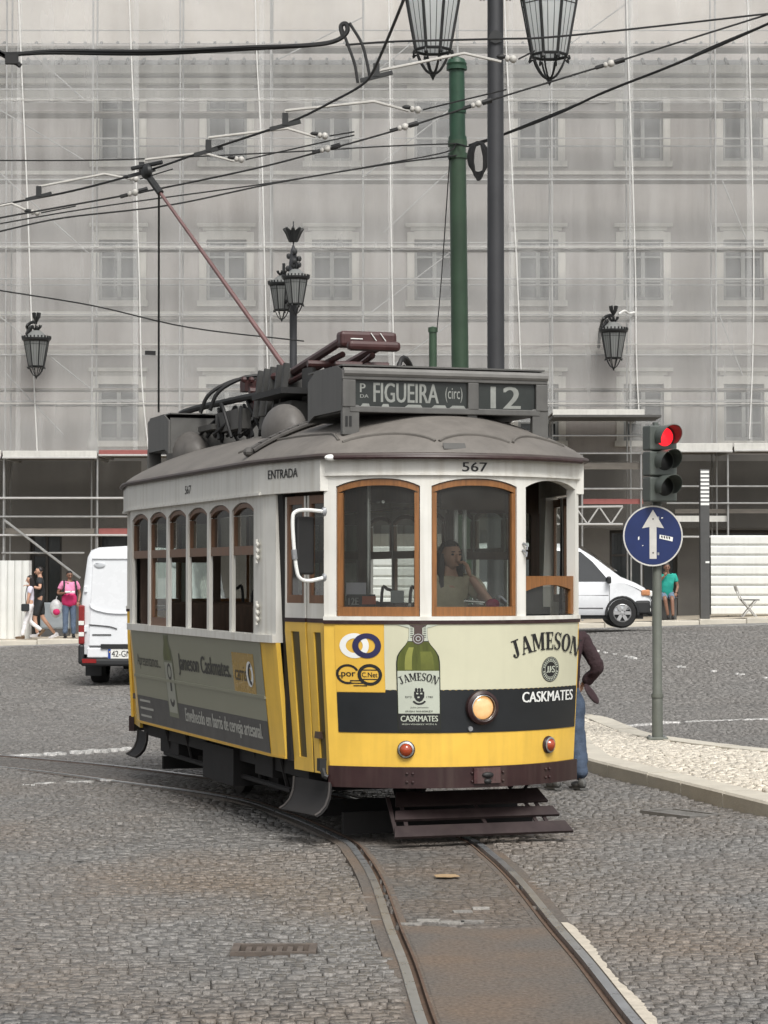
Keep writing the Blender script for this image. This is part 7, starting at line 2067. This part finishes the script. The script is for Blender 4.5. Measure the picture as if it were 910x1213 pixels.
        sh2.build('shoe', cl['shoes'], t, smooth=True)
    return t, j, W, R
STAND = dict(pelvis=(0, 0, .95), waist=(0, 0, 1.12), chest=(0, .0, 1.33), neck=(0, 0, 1.48), head=(0, -.02, 1.61), hipL=(.09, 0, .90), kneeL=(.10, -.01, .49), ankL=(.11, .01, .085), hipR=(-.09, 0, .90), kneeR=(-.10, -.01, .49), ankR=(-.11, .01, .085), shL=(.18, 0, 1.40), elL=(.23, .03, 1.13), wrL=(.22, -.06, .90), shR=(-.18, 0, 1.40), elR=(-.23, .03, 1.13), wrR=(-.22, -.06, .90))
def pose(**k): d = dict(STAND); d.update(k); return d
PZ = lambda x, Y: ground_z(x, Y) + .125
# man with the pink shirt reading a paper
Y = 60.9; p = at(82, 757, Y)
t, j, W, R = person('man in two-tone pink shirt and jeans holding a paper beside the van', (p.x, Y, PZ(p.x, Y)), .25, pose(elR=(-.30, .02, 1.14), wrR=(-.10, -.22, 1.16), elL=(.28, .03, 1.13), wrL=(.22, -.10, .92), dirR=(.8, -.5, .1), palmR=(0, 0, 1)), dict(skin=M['skin_dark'], top=M['pink'], top2=M['magenta'], bottom=M['jean'], shoes=M['shoe_black'], bulk=1.18, loose=.12, leg_w=1.1), 1.0, (.15, -1, -.2))
MB().box((-.02, -.30, 1.19), (.24, .12, .012), Matrix.Rotation(.25, 3, 'X')).build('paper', M['white_plain'], t)
mb = MB()
for s in (-1, 1): mb.tube(spline([(s * .13, .10, 1.46), (s * .14, -.04, 1.47), (s * .15, -.15, 1.36), (s * .17, -.12, 1.18), (s * .18, .0, 1.08)], 4), .028, 6)
mb.box((0, .22, 1.25), (.30, .16, .42)); bevel(mb.build('backpack', M['black_cloth'], t), .03)
bg = empty('shopping_bag', (p.x - .34, Y - .05, PZ(p.x, Y) + .62), 0, 'pale plastic bag with red print hanging beside the man in pink', 'bag')
mb = MB().ball((0, 0, .14), (.16, .10, .24), 12, 8); mb.tube([(0, 0, .34), (.03, 0, .46)], .012, 6); mb.build('bag_body', mat('grey_white_plastic', (.45, .45, .45), .4, var=.3, scale=12), bg, smooth=True)
MB().ball((.02, -.05, .06), (.10, .07, .10), 10, 6).build('bag_print', M['magenta'], bg, smooth=True)
# couple walking to the left: she is in front in white, he has an arm round her
Y = 60.7; p = at(36, 756, Y)
walkL = dict(kneeL=(.08, -.16, .50), ankL=(.10, -.06, .13), kneeR=(-.08, -.04, .48), ankR=(-.10, .34, .14), footR=(0, -.75, -.65))
t, j, W, R = person('dark haired woman in lilac top and white trousers walking left', (p.x, Y, PZ(p.x, Y)), -PI / 2 + .15, pose(kneeL=(.08, -.12, .50), ankL=(.09, -.22, .095), kneeR=(-.08, -.02, .48), ankR=(-.09, .30, .24), footR=(0, -.7, -.7), elL=(.22, -.06, 1.12), wrL=(.20, -.10, .88), elR=(-.22, .05, 1.12), wrR=(-.2, -.1, .92)), dict(skin=M['skin'], top=M['lilac_cloth'], bottom=M['white_cloth'], shoes=M['shoe_brown'], sleeve='short', bulk=.86, loose=.03, long=True, leg_w=.9), .95, (0, -1, -.1))
mb = MB().box((.24, -.14, .86), (.10, .22, .20)); bevel(mb.build('handbag', M['black_cloth'], t), .03); MB().tube(spline([(.24, -.12, .96), (.16, -.13, 1.2), (-.02, -.08, 1.43), (-.14, .04, 1.43)], 4), .012, 6).build('bag_strap', M['black_cloth'], t)
p = at(47, 754, Y + .4)
person('man in charcoal tee and shorts walking with arm round the woman', (p.x, Y + .42, PZ(p.x, Y)), -PI / 2 + .1, pose(kneeL=(.08, -.12, .50), ankL=(.09, -.05, .12), kneeR=(-.08, .06, .50), ankR=(-.09, .36, .12), footR=(0, -.9, -.35), elL=(.36, .02, 1.20), wrL=(.40, -.22, 1.26), palmL=(0, 0, -1)), dict(skin=M['skin'], top=M['black_cloth'], bottom=M['black_cloth'], shoes=M['white_cloth'], legs='short', legs_name='shorts', bulk=.98), 1.08, (0, -1, 0))
# seated man in turquoise, leaning on a bollard edge at right
Y = 60.8; p = at(791, 735, Y)
person('man in turquoise tee and denim shorts perched beside the blue road sign', (p.x, Y + .1, PZ(p.x, Y)), -.1, pose(pelvis=(0, .1, .66), waist=(0, .05, .82), chest=(0, .0, 1.03), neck=(0, -.03, 1.18), head=(0, -.07, 1.32), hipL=(.10, .06, .62), kneeL=(.12, -.36, .56), ankL=(.14, -.42, .10), hipR=(-.10, .06, .62), kneeR=(-.06, -.38, .56), ankR=(.02, -.34, .11), shL=(.19, 0, 1.11), elL=(.27, .0, .84), wrL=(.22, -.16, .68), shR=(-.19, 0, 1.11), elR=(-.24, -.12, .90), wrR=(-.06, -.20, 1.12), dirR=(.5, .1, .8)), dict(skin=M['skin_dark'], top=M['teal'], bottom=M['shorts_blue'], shoes=M['shoe_black'], legs='short', legs_name='shorts', bulk=1.15, hair=M['hair_grey']), 1.02, (.15, -1, -.1))
stl = empty('stone_block', (p.x, Y + .28, PZ(p.x, Y)), 0, 'low dark stone block the man in turquoise sits on', 'block')
bevel(MB().box((0, 0, .28), (.5, .4, .56)).box((0, 0, .575), (.54, .44, .04)).build('body', M['column'], stl), .02)
# pedestrian half hidden behind the tram
p = on_level(700, 934)
t, j, W, R = person('person in maroon jacket and blue jeans walking away behind the tram', (1.645, 21.6, 0), PI + .35, pose(chest=(0, -.06, 1.30), neck=(0, -.12, 1.44), head=(0, -.16, 1.56), shL=(.20, -.04, 1.37), shR=(-.20, -.04, 1.37), elL=(.27, .06, 1.10), wrL=(.25, -.10, .90), elR=(-.31, .08, 1.10), wrR=(-.22, -.10, .93), kneeL=(.09, -.10, .49), ankL=(.10, .02, .085), kneeR=(-.10, .03, .49), ankR=(-.11, .12, .085)), dict(skin=M['skin'], top=M['maroon_cloth'], top_name='jacket', bottom=M['jean_dark'], shoes=M['shoe_grey'], sleeve='long', bulk=1.0, loose=.15, leg_w=1.28, coat=True, fold=.013), 1.0, (0, -1, -.3))
MB().add([(-.22, -.02, 1.02), (-.36, .10, .80), (-.28, .16, .74), (-.12, .16, .92), (-.20, -.06, 1.02), (-.33, .06, .79), (-.27, .10, .73), (-.12, .10, .90)], [(0, 1, 2, 3), (7, 6, 5, 4), (0, 4, 5, 1), (1, 5, 6, 2), (2, 6, 7, 3), (3, 7, 4, 0)]).build('jacket_tail', M['maroon_cloth'], t).modifiers.new('soft', 'SUBSURF').levels = 2
# tram driver on her stool behind the middle window
dv = Matrix.Translation((T_O.x, T_O.y, 0)) @ Matrix.Rotation(T_A, 4, 'Z')
q = dv @ Vector((.10, .78, .80))
t, j, W, R = person('tram driver in khaki blouse, hand raised to her cheek', q, T_A - .05, pose(pelvis=(0, .12, .66), waist=(0, .09, .82), chest=(0, .05, 1.02), neck=(0, .02, 1.16), head=(.01, -.01, 1.29), hipL=(.10, .08, .62), kneeL=(.12, -.30, .58), ankL=(.12, -.30, .10), hipR=(-.10, .08, .62), kneeR=(-.12, -.30, .58), ankR=(-.12, -.30, .10), shL=(.18, .04, 1.09), elL=(.27, -.17, .93), wrL=(.125, -.12, 1.14), dirL=(-.25, .15, .9), palmL=(-.8, .5, 0), curlL=.9, shR=(-.18, .04, 1.09), elR=(-.24, -.02, .84), wrR=(-.12, -.24, .82)), dict(skin=M['skin'], top=M['khaki'], top_name='blouse', bottom=M['black_cloth'], shoes=M['shoe_black'], sleeve='short', bulk=.92, long=True), 1.0, (.25, -1, 0))
sto = empty('stool', q, T_A, 'driver stool hidden behind the tram dash', 'stool')
MB().lathe([(.16, .56), (.17, .58), (.16, .60)], (0, .14, -.0), 14).build('seat', M['black'], sto); MB().lathe([(.14, 0), (.03, .03), (.03, .56)], (0, .14, 0), 12).build('leg', M['steel'], sto)
# sparkling badge, and a round mirror stem before the driver
